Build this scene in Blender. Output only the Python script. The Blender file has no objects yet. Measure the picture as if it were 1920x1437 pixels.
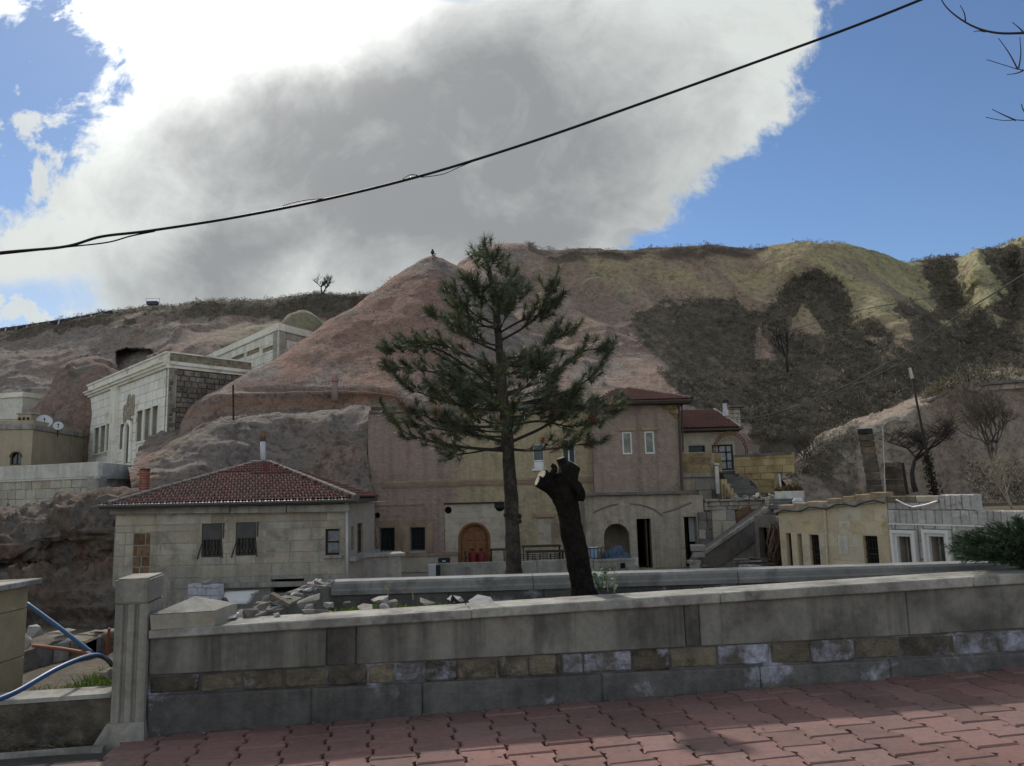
import bpy, bmesh, math, random
import numpy as np
from mathutils import Vector, Matrix

random.seed(7); rng = np.random.default_rng(7)
scene = bpy.context.scene
COL = scene.collection
R = math.radians

# ------------------------------------------------------------------ camera
CAM_H, PITCH, ROLL, FPX = 1.5, R(8.18), R(1.5), 1440.0
cp, sp = math.cos(PITCH), math.sin(PITCH)
F_ = Vector((0, cp, sp)); r0 = Vector((1, 0, 0)); u0 = Vector((0, -sp, cp))
R_ = r0*math.cos(ROLL) - u0*math.sin(ROLL)
U_ = u0*math.cos(ROLL) + r0*math.sin(ROLL)
CAMLOC = Vector((0, 0, CAM_H))
cam = bpy.data.cameras.new('camera'); camo = bpy.data.objects.new('camera', cam); COL.objects.link(camo)
cam.sensor_width = 36; cam.lens = 36*FPX/1920; cam.clip_start = .05; cam.clip_end = 6000
M = Matrix.Identity(4)
for i in range(3):
    M[i][0], M[i][1], M[i][2], M[i][3] = R_[i], U_[i], -F_[i], CAMLOC[i]
camo.matrix_world = M
scene.camera = camo

def ray(px, py):
    return F_ + R_*((px-960)/FPX) + U_*((718.5-py)/FPX)
def P(px, py, Y):                      # photo pixel at world depth Y
    d = ray(px, py); return CAMLOC + d*(Y/d.y)
def G(px, py, z):                      # photo pixel on a level of height z
    d = ray(px, py); return CAMLOC + d*((z-CAM_H)/d.z)
def PLN(px, py, o, n):                 # photo pixel on a plane
    d = ray(px, py); return CAMLOC + d*((o-CAMLOC).dot(n)/d.dot(n))
def proj(A):                           # world points (n,3) -> pixels
    A = np.asarray(A, float) - np.array(CAMLOC)
    z = A@np.array(F_); z = np.where(z < .1, .1, z)
    return 960+FPX*(A@np.array(R_))/z, 718.5-FPX*(A@np.array(U_))/z

# ------------------------------------------------------------------ light
SUN_AZ, SUN_EL = R(-23), R(40)         # azimuth from +Y, negative = left
SUN = Vector((math.sin(SUN_AZ)*math.cos(SUN_EL), math.cos(SUN_AZ)*math.cos(SUN_EL), math.sin(SUN_EL)))
sl = bpy.data.lights.new('sun', 'SUN'); sl.energy = 2.8; sl.angle = R(2.2); sl.color = (1, .95, .87)
so = bpy.data.objects.new('sun', sl); COL.objects.link(so)
so.rotation_euler = (-SUN).to_track_quat('-Z', 'Y').to_euler()
scene.view_settings.view_transform = 'Standard'; scene.view_settings.look = 'None'
scene.view_settings.gamma = 1; scene.view_settings.use_curve_mapping = False
scene.view_settings.exposure = 0.15

def build_world():
    w = bpy.data.worlds.new('World'); scene.world = w; w.use_nodes = True
    nt = w.node_tree; N = nt.nodes; L = nt.links; N.clear()
    def node(t, **k):
        n = N.new(t)
        for a, b in k.items(): setattr(n, a, b)
        return n
    def inp(s, v):
        if isinstance(v, bpy.types.NodeSocket): L.new(v, s)
        else: s.default_value = v
    def m(op, a, b=0.0, c=0.0):
        n = node('ShaderNodeMath', operation=op)
        inp(n.inputs[0], a); inp(n.inputs[1], b)
        if op in ('MULTIPLY_ADD', 'SMOOTH_MIN', 'COMPARE'): inp(n.inputs[2], c)
        return n.outputs[0]
    def ss(x, a, b, lo=0., hi=1.):
        n = node('ShaderNodeMapRange', interpolation_type='SMOOTHSTEP')
        inp(n.inputs[0], x); inp(n.inputs[1], a); inp(n.inputs[2], b); inp(n.inputs[3], lo); inp(n.inputs[4], hi)
        return n.outputs[0]
    def mixc(f, a, b):
        n = node('ShaderNodeMix', data_type='RGBA'); inp(n.inputs[0], f); inp(n.inputs[6], a); inp(n.inputs[7], b)
        return n.outputs[2]
    def noise(v, s, det, rough=.55, dist=0.):
        n = node('ShaderNodeTexNoise'); L.new(v, n.inputs['Vector'])
        n.inputs['Scale'].default_value = s; n.inputs['Detail'].default_value = det
        n.inputs['Roughness'].default_value = rough; n.inputs['Distortion'].default_value = dist
        return n.outputs[0]
    tc = node('ShaderNodeTexCoord').outputs['Generated']
    sep = node('ShaderNodeSeparateXYZ'); L.new(tc, sep.inputs[0])
    x, y, z = sep.outputs
    ay = m('MAXIMUM', m('ABSOLUTE', y), .12)
    a = m('DIVIDE', x, ay); b = m('DIVIDE', z, ay)
    cmb = node('ShaderNodeCombineXYZ'); L.new(a, cmb.inputs[0]); L.new(b, cmb.inputs[1]); L.new(m('SIGN', y), cmb.inputs[2])
    v = cmb.outputs[0]
    n1 = m('SUBTRACT', noise(v, 3.4, 7, .62, .45), .5)
    n2 = m('SUBTRACT', noise(v, 11.0, 7, .66, .35), .5)
    n3 = m('SUBTRACT', noise(v, 2.3, 6, .58, .8), .5)
    n5 = m('SUBTRACT', noise(v, 5.2, 6, .6, 1.2), .5)
    n4 = m('SUBTRACT', noise(v, 1.1, 6, .55, .3), .5)
    wob = m('ADD', m('MULTIPLY', n1, .20), m('MULTIPLY', n2, .24))
    # edge of the big cloud bank, leaning away to the left towards the skyline
    edge = m('SUBTRACT', m('MULTIPLY', b, 1.18), .19)
    edge = m('MINIMUM', edge, m('ADD', m('MULTIPLY', b, .12), .365))
    s = m('ADD', m('SUBTRACT', edge, a), wob)
    mask = ss(s, -.008, .045)
    def ell(ca, cb, ra, rb, rot=0.):
        da = m('SUBTRACT', a, ca); db = m('SUBTRACT', b, cb)
        c_, s_ = math.cos(rot), math.sin(rot)
        u = m('DIVIDE', m('ADD', m('MULTIPLY', da, c_), m('MULTIPLY', db, s_)), ra)
        w_ = m('DIVIDE', m('SUBTRACT', m('MULTIPLY', db, c_), m('MULTIPLY', da, s_)), rb)
        return m('SQRT', m('ADD', m('MULTIPLY', u, u), m('MULTIPLY', w_, w_)))
    # blue gap on the left and small tears
    gap = m('ADD', ell(-.68, .55, .13, .20, -.25), m('MULTIPLY', wob, 5.5))
    mask = m('MULTIPLY', mask, ss(gap, .82, 1.05, .06, 1.))
    gap2 = m('ADD', ell(-.16, .73, .12, .018, -.28), m('MULTIPLY', wob, 3.))
    mask = m('MULTIPLY', mask, ss(gap2, .55, 1.2, .35, 1.))
    gap3 = m('ADD', ell(-.74, .25, .20, .05, .15), m('MULTIPLY', wob, 6.))
    mask = m('MULTIPLY', mask, ss(gap3, .5, 1.2, .35, 1.))
    frag = m('MULTIPLY', ss(m('ADD', n5, m('ADD', m('MULTIPLY', n2, .9), m('MULTIPLY', ss(b, .75, .25), .16))), .09, .22, 0., .92), ss(a, -.40, -.50))
    mask = m('MAXIMUM', mask, frag)
    front = ss(y, -.05, .12)
    generic = ss(m('ADD', n4, m('MULTIPLY', n2, .3)), -.06, .1)
    mask = m('ADD', m('MULTIPLY', mask, front), m('MULTIPLY', generic, m('SUBTRACT', 1., front)))
    # thickness: dark belly in the middle of the bank, thin bright edges
    core = ss(m('ADD', ell(-.10, .47, .44, .24, .1), m('ADD', m('MULTIPLY', n3, 1.1), m('MULTIPLY', n1, .5))), 1.12, .35)
    core2 = ss(m('ADD', ell(-.36, .33, .22, .10, .35), m('ADD', m('MULTIPLY', n3, 1.6), m('MULTIPLY', n5, 1.5))), 1.25, .2)
    core3 = ss(m('ADD', ell(.02, .345, .17, .07, -.1), m('ADD', m('MULTIPLY', n3, 1.6), m('MULTIPLY', n5, 1.5))), 1.2, .2)
    core4 = ss(m('ADD', ell(.165, .335, .05, .035, 0), m('MULTIPLY', wob, 2.5)), 1.05, .3)
    thick = m('MAXIMUM', core, m('MAXIMUM', m('MULTIPLY', core2, .95), m('MAXIMUM', m('MULTIPLY', core3, 1.0), m('MULTIPLY', core4, .7))))
    thick = m('ADD', m('MULTIPLY', thick, front), m('MULTIPLY', ss(n3, -.1, .2, 0., .8), m('SUBTRACT', 1., front)))
    soft = m('ADD', m('ADD', m('MULTIPLY', n1, .55), m('MULTIPLY', n5, .75)), m('MULTIPLY', n2, .55))
    ccol = mixc(m('ADD', thick, m('MULTIPLY', soft, 1.25)), (.76, .80, .78, 1), (.335, .348, .36, 1))
    dt0 = node('ShaderNodeVectorMath', operation='DOT_PRODUCT'); L.new(tc, dt0.inputs[0]); dt0.inputs[1].default_value = SUN
    # clouds on the side away from the sun are seen front-lit
    fl_ = node('ShaderNodeVectorMath', operation='SCALE'); L.new(ccol, fl_.inputs[0]); L.new(ss(dt0.outputs['Value'], .45, -.6, 1., 1.6), fl_.inputs['Scale']); ccol = fl_.outputs[0]
    # forward scattering through the thin part of the cloud round the hidden sun
    dt = node('ShaderNodeVectorMath', operation='DOT_PRODUCT'); L.new(tc, dt.inputs[0]); dt.inputs[1].default_value = SUN
    ang = m('ARCCOSINE', m('MINIMUM', dt.outputs['Value'], .99999))
    glow = m('ADD', m('MULTIPLY', m('EXPONENT', m('MULTIPLY', m('MULTIPLY', ang, ang), -26.)), 2.6),
             m('MULTIPLY', m('EXPONENT', m('MULTIPLY', ang, -6.0)), .36))
    thin = m('SUBTRACT', 1.05, m('MULTIPLY', thick, .93))
    gl = m('MULTIPLY', m('MULTIPLY', glow, thin), m('ADD', 1., m('MULTIPLY', soft, -1.3)))
    gcol = node('ShaderNodeVectorMath', operation='SCALE'); gcol.inputs[0].default_value = (1, .985, .95); L.new(gl, gcol.inputs['Scale'])
    add = node('ShaderNodeVectorMath', operation='ADD'); L.new(ccol, add.inputs[0]); L.new(gcol.outputs[0], add.inputs[1])
    sky = node('ShaderNodeTexSky', sky_type='NISHITA'); sky.sun_disc = False
    sky.sun_elevation = SUN_EL; sky.sun_rotation = SUN_AZ; sky.altitude = 1100; sky.dust_density = .15; sky.ozone_density = 4.
    bg1 = node('ShaderNodeBackground'); L.new(sky.outputs[0], bg1.inputs[0]); bg1.inputs[1].default_value = SKY_STR
    bg2 = node('ShaderNodeBackground'); L.new(add.outputs[0], bg2.inputs[0]); bg2.inputs[1].default_value = CLOUD_STR
    mx = node('ShaderNodeMixShader'); L.new(mask, mx.inputs[0]); L.new(bg1.outputs[0], mx.inputs[1]); L.new(bg2.outputs[0], mx.inputs[2])
    out = node('ShaderNodeOutputWorld'); L.new(mx.outputs[0], out.inputs[0])
SKY_STR, CLOUD_STR = .10, .84
build_world()

# ------------------------------------------------------------------ materials
MATS = {}
def mat(name, col, col2=None, patch=.6, var=.25, vscale=8., rough=.9, bump=.3, bscale=30., objrand=.0,
        streak=0., attr=None, spec=.25, hue=0., stain=None, stain_amt=0., stain_scale=2., metal=0., trans=0., xmix=None, speck=0., sscale=4.):
    if name in MATS: return MATS[name]
    mt = bpy.data.materials.new(name); mt.use_nodes = True; MATS[name] = mt
    nt = mt.node_tree; N = nt.nodes; L = nt.links
    bs = N['Principled BSDF']; bs.inputs['Roughness'].default_value = rough
    bs.inputs['Specular IOR Level'].default_value = spec; bs.inputs['Metallic'].default_value = metal
    geo = N.new('ShaderNodeNewGeometry')
    def noise(s, det=5, ro=.6, vec=None, dist=0.):
        n = N.new('ShaderNodeTexNoise'); L.new(vec or geo.outputs['Position'], n.inputs['Vector'])
        n.inputs['Scale'].default_value = s; n.inputs['Detail'].default_value = det; n.inputs['Roughness'].default_value = ro
        n.inputs['Distortion'].default_value = dist
        return n.outputs[0]
    def mix(f, a, b, bt='MIX'):
        n = N.new('ShaderNodeMix'); n.data_type = 'RGBA'; n.blend_type = bt
        for s, v in ((n.inputs[0], f), (n.inputs[6], a), (n.inputs[7], b)):
            if isinstance(v, bpy.types.NodeSocket): L.new(v, s)
            else: s.default_value = v if not isinstance(v, tuple) or len(v) == 4 else (*v, 1)
        return n.outputs[2]
    def rmp(x, a, b, lo=0., hi=1.):
        n = N.new('ShaderNodeMapRange'); L.new(x, n.inputs[0])
        n.inputs[1].default_value = a; n.inputs[2].default_value = b; n.inputs[3].default_value = lo; n.inputs[4].default_value = hi
        return n.outputs[0]
    if attr:
        at = N.new('ShaderNodeAttribute'); at.attribute_name = attr; c = at.outputs['Color']
    else:
        rgb = N.new('ShaderNodeRGB'); rgb.outputs[0].default_value = (*col, 1); c = rgb.outputs[0]
    if col2: c = mix(rmp(noise(patch, 6, .62), .42, .60), c, (*col2, 1))
    if xmix:
        sx = N.new('ShaderNodeSeparateXYZ'); L.new(geo.outputs['Position'], sx.inputs[0])
        ad = N.new('ShaderNodeMath'); ad.operation = 'MULTIPLY_ADD'; L.new(noise(.7, 6, .65), ad.inputs[0]); ad.inputs[1].default_value = 2.2; L.new(sx.outputs[0], ad.inputs[2])
        c = mix(rmp(ad.outputs[0], xmix[0]+1.1, xmix[1]+1.1), c, (*xmix[2], 1))
    if stain: c = mix(rmp(noise(stain_scale, 7, .66, None, .4), .60-.25*stain_amt, .74-.15*stain_amt, 0, .9), c, (*stain, 1))
    if streak:
        mp = N.new('ShaderNodeMapping'); mp.inputs['Scale'].default_value = (1, 1, .07); L.new(geo.outputs['Position'], mp.inputs['Vector'])
        c = mix(rmp(noise(3.2, 6, .65, mp.outputs[0]), .47, .68, 0, streak), c, (.045, .04, .036, 1))
    if speck: c = mix(rmp(noise(sscale, 4, .75, None, .6), .50, .62, 0, speck), c, (.045, .037, .031, 1))
    f = rmp(noise(vscale, 8, .68), .25, .75, 1-var, 1+var)
    cb = N.new('ShaderNodeCombineColor')
    for i in range(3): L.new(f, cb.inputs[i])
    c = mix(1., c, cb.outputs[0], 'MULTIPLY')
    if objrand or hue:
        oi = N.new('ShaderNodeObjectInfo'); hs = N.new('ShaderNodeHueSaturation'); L.new(c, hs.inputs['Color'])
        L.new(rmp(oi.outputs['Random'], 0, 1, 1-objrand, 1+objrand), hs.inputs['Value'])
        if hue:
            wn = N.new('ShaderNodeTexWhiteNoise'); wn.noise_dimensions = '1D'; L.new(oi.outputs['Random'], wn.inputs['W'])
            L.new(rmp(wn.outputs['Value'], 0, 1, .5-hue, .5+hue), hs.inputs['Hue'])
            L.new(rmp(wn.outputs['Value'], 0, 1, 1.2, .7), hs.inputs['Saturation'])
        c = hs.outputs[0]
    L.new(c, bs.inputs['Base Color'])
    if bump:
        bp = N.new('ShaderNodeBump'); bp.inputs['Strength'].default_value = bump; bp.inputs['Distance'].default_value = .6/bscale*3
        L.new(noise(bscale, 6, .7), bp.inputs['Height']); L.new(bp.outputs[0], bs.inputs['Normal'])
    if trans:
        tr = N.new('ShaderNodeBsdfTranslucent'); L.new(c, tr.inputs[0]); ms = N.new('ShaderNodeMixShader'); ms.inputs[0].default_value = trans
        L.new(bs.outputs[0], ms.inputs[1]); L.new(tr.outputs[0], ms.inputs[2]); L.new(ms.outputs[0], N['Material Output'].inputs[0])
    return mt

# ------------------------------------------------------------------ object helpers
def tag(o, label=None, cat=None, group=None, kind=None):
    if label: o['label'] = label
    if cat: o['category'] = cat
    if group: o['group'] = group
    if kind: o['kind'] = kind
    return o
def link(name, data, parent=None, loc=None):
    o = bpy.data.objects.new(name, data); COL.objects.link(o)
    if parent is not None: o.parent = parent
    if loc is not None: o.location = loc
    return o
def thing(name, label, cat, loc=(0, 0, 0), rotz=0., group=None):
    o = link(name, None); o.location = loc; o.rotation_euler = (0, 0, rotz); o.empty_display_size = .2
    return tag(o, label, cat, group)
def mesh(name, verts, faces, m=None, smooth=False):
    me = bpy.data.meshes.new(name); me.from_pydata([tuple(v) for v in verts], [], [tuple(f) for f in faces])
    if m: me.materials.append(m)
    if smooth: me.polygons.foreach_set('use_smooth', [True]*len(me.polygons))
    me.update(); return me
def bmobj(name, bm, m, parent=None, smooth=False, recalc=True):
    if recalc: bmesh.ops.recalc_face_normals(bm, faces=bm.faces[:])
    me = bpy.data.meshes.new(name); bm.to_mesh(me); bm.free()
    if isinstance(m, (list, tuple)):
        for q in m: me.materials.append(q)
    elif m: me.materials.append(m)
    if smooth: me.polygons.foreach_set('use_smooth', [True]*len(me.polygons))
    o = link(name, me)
    if parent is not None:
        o.parent = parent; o.matrix_parent_inverse = parent_world(parent).inverted()
    return o
def parent_world(o):
    m = o.matrix_basis.copy()
    if o.parent is not None: m = parent_world(o.parent) @ o.matrix_parent_inverse @ m
    return m
def setparent(o, p):
    o.parent = p; o.matrix_parent_inverse = parent_world(p).inverted(); return o

class B:
    """collects shapes in world space"""
    def __init__(s): s.bm = bmesh.new()
    def box(s, c, size, rot=None, bev=0., jit=0.):
        c = Vector(c); h = Vector(size)/2; rot = rot or Matrix.Identity(3)
        vs = []
        for sx in (-1, 1):
            for sy in (-1, 1):
                for sz in (-1, 1):
                    q = Vector((sx*h.x, sy*h.y, sz*h.z))
                    if jit: q += Vector((random.uniform(-jit, jit) for _ in range(3)))
                    vs.append(s.bm.verts.new(c+rot@q))
        fs = [s.bm.faces.new([vs[i] for i in f]) for f in ((0, 1, 3, 2), (4, 6, 7, 5), (0, 4, 5, 1), (2, 3, 7, 6), (0, 2, 6, 4), (1, 5, 7, 3))]
        if bev:
            es = list({e for f in fs for e in f.edges})
            bmesh.ops.bevel(s.bm, geom=es, offset=bev, segments=1, affect='EDGES', profile=.6)
        return s
    def hull8(s, pts):   # 4 bottom, 4 top
        vs = [s.bm.verts.new(p) for p in pts]
        for f in ((3, 2, 1, 0), (4, 5, 6, 7), (0, 1, 5, 4), (1, 2, 6, 5), (2, 3, 7, 6), (3, 0, 4, 7)): s.bm.faces.new([vs[i] for i in f])
        return s
    def tube(s, pts, rad, n=8, cap=True):
        pts = [Vector(p) for p in pts]
        if not isinstance(rad, (list, tuple)): rad = [rad]*len(pts)
        rings = []; ref = None
        for i, p in enumerate(pts):
            t = (pts[min(i+1, len(pts)-1)]-pts[max(i-1, 0)]).normalized()
            if ref is None: ref = t.orthogonal().normalized()
            ref = (ref-t*ref.dot(t)).normalized() if (ref-t*ref.dot(t)).length > 1e-5 else t.orthogonal().normalized()
            bi = t.cross(ref)
            rings.append([s.bm.verts.new(p+(ref*math.cos(2*math.pi*k/n)+bi*math.sin(2*math.pi*k/n))*rad[i]) for k in range(n)])
        for a, b in zip(rings, rings[1:]):
            for k in range(n): s.bm.faces.new((a[k], a[(k+1) % n], b[(k+1) % n], b[k]))
        if cap and n > 2:
            s.bm.faces.new(rings[0][::-1]); s.bm.faces.new(rings[-1])
        return s
    def poly(s, pts): s.bm.faces.new([s.bm.verts.new(p) for p in pts]); return s
    def prism(s, pts, off):     # polygon extruded by a vector
        off = Vector(off); a = [s.bm.verts.new(p) for p in pts]; b = [s.bm.verts.new(Vector(p)+off) for p in pts]
        n = len(a); s.bm.faces.new(a); s.bm.faces.new(b[::-1])
        for i in range(n): s.bm.faces.new((a[i], b[i], b[(i+1) % n], a[(i+1) % n]))
        return s
    def lathe(s, c, prof, n=16, axis=None):
        c = Vector(c); q = Vector((0, 0, 1)).rotation_difference(Vector(axis)) if axis else None
        rings = []
        for r_, z_ in prof:
            ring = []
            for k in range(n):
                v = Vector((r_*math.cos(2*math.pi*k/n), r_*math.sin(2*math.pi*k/n), z_))
                ring.append(s.bm.verts.new(c+(q@v if q else v)))
            rings.append(ring)
        for a, b in zip(rings, rings[1:]):
            for k in range(n): s.bm.faces.new((a[k], a[(k+1) % n], b[(k+1) % n], b[k]))
        if prof[0][0] > 1e-4: s.bm.faces.new(rings[0][::-1])
        if prof[-1][0] > 1e-4: s.bm.faces.new(rings[-1])
        return s
    def done(s, name, m, parent=None, smooth=False): return bmobj(name, s.bm, m, parent, smooth)

# numpy gradient-ish value noise
_perm = rng.random((64, 64, 64))
def vnoise(p):
    p = np.asarray(p, float); i = np.floor(p).astype(int); f = p-i; f = f*f*(3-2*f); i &= 63; j = (i+1) & 63
    x0, y0, z0 = i.T; x1, y1, z1 = j.T; fx, fy, fz = f.T
    l = lambda a, b, t: a+(b-a)*t
    return l(l(l(_perm[x0, y0, z0], _perm[x1, y0, z0], fx), l(_perm[x0, y1, z0], _perm[x1, y1, z0], fx), fy),
             l(l(_perm[x0, y0, z1], _perm[x1, y0, z1], fx), l(_perm[x0, y1, z1], _perm[x1, y1, z1], fx), fy), fz)-.5
def fbm(p, o=5, g=.5):
    p = np.asarray(p, float); s = 0; a = 1.
    for k in range(o): s = s+a*vnoise(p*2**k+k*11.3); a *= g
    return s
def inpoly(x, y, poly):
    x = np.asarray(x); y = np.asarray(y); c = np.zeros(x.shape, bool); n = len(poly)
    for i in range(n):
        x1, y1 = poly[i]; x2, y2 = poly[(i+1) % n]
        if y1 == y2: continue
        c ^= ((y1 > y) != (y2 > y)) & (x < (x2-x1)*(y-y1)/(y2-y1)+x1)
    return c
def crom(A, n):      # Catmull-Rom along axis 0 of (k,...) to n samples
    k = len(A); t = np.linspace(0, k-1, n); i = np.minimum(t.astype(int), k-2); f = (t-i).reshape(-1, *([1]*(A.ndim-1)))
    g = lambda j: A[np.clip(j, 0, k-1)]
    p0, p1, p2, p3 = g(i-1), g(i), g(i+1), g(i+2)
    return .5*(2*p1+(p2-p0)*f+(2*p0-5*p1+4*p2-p3)*f**2+(3*p1-p0-3*p2+p3)*f**3)
def loft(rows, nu, nv, amp=.4, fr=.25, octv=5, drop=None, edit=None, seed=0., stretch=1., crack=0., cfr=.5):
    """rows: lists of (px,py,Y), top to bottom -> (nv,nu,3) world grid with natural relief"""
    A = np.array([[tuple(P(*q)) for q in r] for r in rows])
    if drop is not None:
        last = A[-1].copy(); last[:, 1] -= .5; last[:, 2] = drop; A = np.concatenate([A, last[None]])
    A = crom(A, nv); A = crom(A.transpose(1, 0, 2), nu).transpose(1, 0, 2)
    fl = A.reshape(-1, 3)
    du = np.gradient(A, axis=1).reshape(-1, 3); dv = np.gradient(A, axis=0).reshape(-1, 3)
    nn = np.cross(du, dv); nn /= np.linalg.norm(nn, axis=1, keepdims=True)+1e-9
    q = fl*np.array([fr, fr, fr*stretch])+seed
    d = fbm(q, octv, .5)*amp
    if crack:
        w1_ = vnoise(fl*np.array([cfr, cfr, cfr*.55])+seed*1.3+fbm(fl*cfr*1.5+9, 3)[:, None]*.5); w2_ = vnoise(fl*np.array([cfr*.6, cfr*.6, cfr*2.2])+seed+77+fbm(fl*cfr*2+5, 3)[:, None]*.4)
        d = d-crack*(np.exp(-(w1_/.035)**2)+.8*np.exp(-(w2_/.03)**2))*(.4+.6*(vnoise(fl*cfr*.7+31) > -.05))
    fl2 = fl+nn*d[:, None]
    if edit is not None: fl2 = edit(fl2, nn, fl)
    return fl2.reshape(A.shape), nn
def gridmesh(name, A, m, cols=None, smooth=True):
    nv, nu = A.shape[:2]; idx = np.arange(nv*nu).reshape(nv, nu)
    f = np.stack([idx[:-1, :-1], idx[1:, :-1], idx[1:, 1:], idx[:-1, 1:]], -1).reshape(-1, 4)
    me = bpy.data.meshes.new(name); v = A.reshape(-1, 3)
    me.vertices.add(len(v)); me.vertices.foreach_set('co', v.ravel().astype(np.float32))
    me.loops.add(f.size); me.loops.foreach_set('vertex_index', f.ravel().astype(np.int32))
    me.polygons.add(len(f)); me.polygons.foreach_set('loop_start', np.arange(0, f.size, 4, dtype=np.int32))
    me.update(calc_edges=True)
    me.polygons.foreach_set('use_smooth', [smooth]*len(f))
    if cols is not None:
        ca = me.color_attributes.new('col', 'FLOAT_COLOR', 'POINT')
        ca.data.foreach_set('color', np.concatenate([cols, np.ones((len(cols), 1))], 1).ravel().astype(np.float32))
    if m: me.materials.append(m)
    return me
def fastmesh(name, V, Fc, m, smooth=False, cols=None):
    """V (n,3), Fc (k,3|4) arrays"""
    me = bpy.data.meshes.new(name); V = np.asarray(V); Fc = np.asarray(Fc); w = Fc.shape[1]
    me.vertices.add(len(V)); me.vertices.foreach_set('co', V.ravel().astype(np.float32))
    me.loops.add(Fc.size); me.loops.foreach_set('vertex_index', Fc.ravel().astype(np.int32))
    me.polygons.add(len(Fc)); me.polygons.foreach_set('loop_start', np.arange(0, Fc.size, w, dtype=np.int32))
    me.update(calc_edges=True)
    if smooth: me.polygons.foreach_set('use_smooth', [True]*len(Fc))
    if cols is not None:
        ca = me.color_attributes.new('col', 'FLOAT_COLOR', 'POINT')
        ca.data.foreach_set('color', np.concatenate([cols, np.ones((len(cols), 1))], 1).ravel().astype(np.float32))
    if m: me.materials.append(m)
    return me
def sm(x, a, b):
    t = np.clip((x-a)/(b-a), 0, 1); return t*t*(3-2*t)
# ------------------------------------------------------------------ terrain
M_tuff = mat('tuff', (.3, .2, .17), attr='col', var=.34, vscale=1.6, bump=.8, bscale=5., rough=.97, spec=.1, speck=.45, sscale=3.6)
M_earth = mat('earth', (.13, .10, .075), (.17, .14, .10), .4, var=.4, vscale=5, bump=.5, bscale=14, rough=1., spec=.1)
M_scrub = mat('scrub', (.05, .045, .035), attr='col', var=.35, vscale=6, bump=0, rough=1., spec=.05)

g_ = B(); g_.poly([(-2500, -40, -2.6), (2500, -40, -2.6), (2500, 3500, -2.6), (-2500, 3500, -2.6)])
tag(g_.done('ground', M_earth), kind='structure')

PINK = np.array((.40, .285, .235)); GREY = np.array((.33, .28, .245)); YEL = np.array((.48, .395, .22)); GRN = np.array((.38, .37, .22))
ORNG = np.array((.37, .23, .17)); BRN = np.array((.19, .145, .115)); SOIL = np.array((.155, .13, .10))
def lerp(a, b, t): return a+(b-a)*t[:, None]
def colnoise(V, fr, o=4, seed=0): return fbm(V*fr+seed, o, .55)

def scrub(name, label, V, nrm, n, size, seed=1, up=.6, cols=((.150, .133, .105), (.095, .085, .068), (.205, .182, .14)), flakes=16):
    """a cover of low twiggy shrubs: each a dome of small leaf and twig flakes"""
    rg = np.random.default_rng(seed); pick = rg.integers(0, len(V), n)
    c = V[pick]+rg.normal(0, .12, (n, 3)); nr = nrm[pick]
    nr = nr*np.sign(nr[:, 2:3]+1e-6); ax = nr*(1-up)+np.array([0, 0, 1.])*up; ax /= np.linalg.norm(ax, axis=1, keepdims=True)
    sz = size*rg.uniform(.5, 1.35, n)*np.where(rg.random(n) < .06, 1.8, 1.)
    k = flakes; d = rg.normal(0, 1, (n, k, 3)); d /= np.linalg.norm(d, axis=2, keepdims=True)
    d += ax[:, None]*.75; d /= np.linalg.norm(d, axis=2, keepdims=True)
    ctr = c[:, None]+d*(sz[:, None, None]*rg.uniform(.25, 1., (n, k, 1)))
    t1 = np.cross(d, rg.normal(0, 1, (n, k, 3))); t1 /= np.linalg.norm(t1, axis=2, keepdims=True)+1e-9
    ln = sz[:, None, None]*rg.uniform(.28, .62, (n, k, 1)); wd = ln*rg.uniform(.10, .24, (n, k, 1))
    a = ctr-t1*wd; b = ctr+t1*wd; e = ctr+d*ln
    VV = np.stack([a, b, e], 2).reshape(-1, 3); FF = np.arange(len(VV)).reshape(-1, 3)
    pal = np.array(cols); base = pal[rg.integers(0, len(pal), n)]*rg.uniform(.55, 1.6, (n, 1))
    cc = np.repeat(np.repeat(base, k, 0)*rg.uniform(.7, 1.35, (n*k, 1)), 3, 0)
    me = fastmesh(name, VV, FF, M_scrub, cols=cc)
    return tag(link(name, me), label, 'scrub', kind='stuff')

# ---- ridge behind the village (right two thirds)
sky_r = [(840, 520, 84), (872, 492, 84), (905, 466, 82), (928, 455, 81), (985, 452, 80), (1025, 466, 80), (1130, 471, 80), (1240, 468, 80), (1330, 466, 80), (1405, 471, 80),
         (1450, 463, 79), (1500, 457, 78), (1560, 457, 78), (1610, 466, 79), (1655, 479, 81), (1705, 492, 85), (1765, 484, 86), (1805, 476, 84),
         (1832, 462, 81), (1862, 466, 82), (1900, 451, 80), (1930, 440, 79), (2060, 400, 78), (2300, 440, 78)]
rows = [[(x, y+30, Y+12) for x, y, Y in sky_r], sky_r]
dy2 = np.array([0, 0, 0, 0, 0, 0, 0, 0, 0, 0, -1, -2, -2.5, -2, 0, 4, 6, 3, -1.5, -1, 2, 0, 0, 0])
dy3 = np.array([0, 0, 0, 0, 0, 0, 1, 2, 2, 1.5, 1, 1.5, 1, -1.5, -3, -1, 5, 6, 4, 1, 3, 2, 0, 0])
dy4 = np.array([0, 0, 0, 0, 0, 0, 0, 1, 3, 3, 2, 2.5, 2, 1, -1, -2.5, 2, 4, 4, 3, 2, 1, 0, 0])
dy5 = np.array([0, 0, 0, 0, 0, 0, 0, 0, 2, 3, 3, 3, 2, 2, 1, 0, 0, 1, 1, 1, 0, 0, 0, 0])
for j, (py, Y, dd) in enumerate(((512, 75.5, dy2), (565, 70, dy3), (640, 62.5, dy4), (715, 55.5, dy5), (790, 50.5, dy5*.6), (850, 48, dy5*.3))):
    rows.append([(x+(0 if x < 1200 else 0), py+(y-468)*(.55-.11*j), Y+d) for (x, y, _), d in zip(sky_r, dd)])
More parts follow.
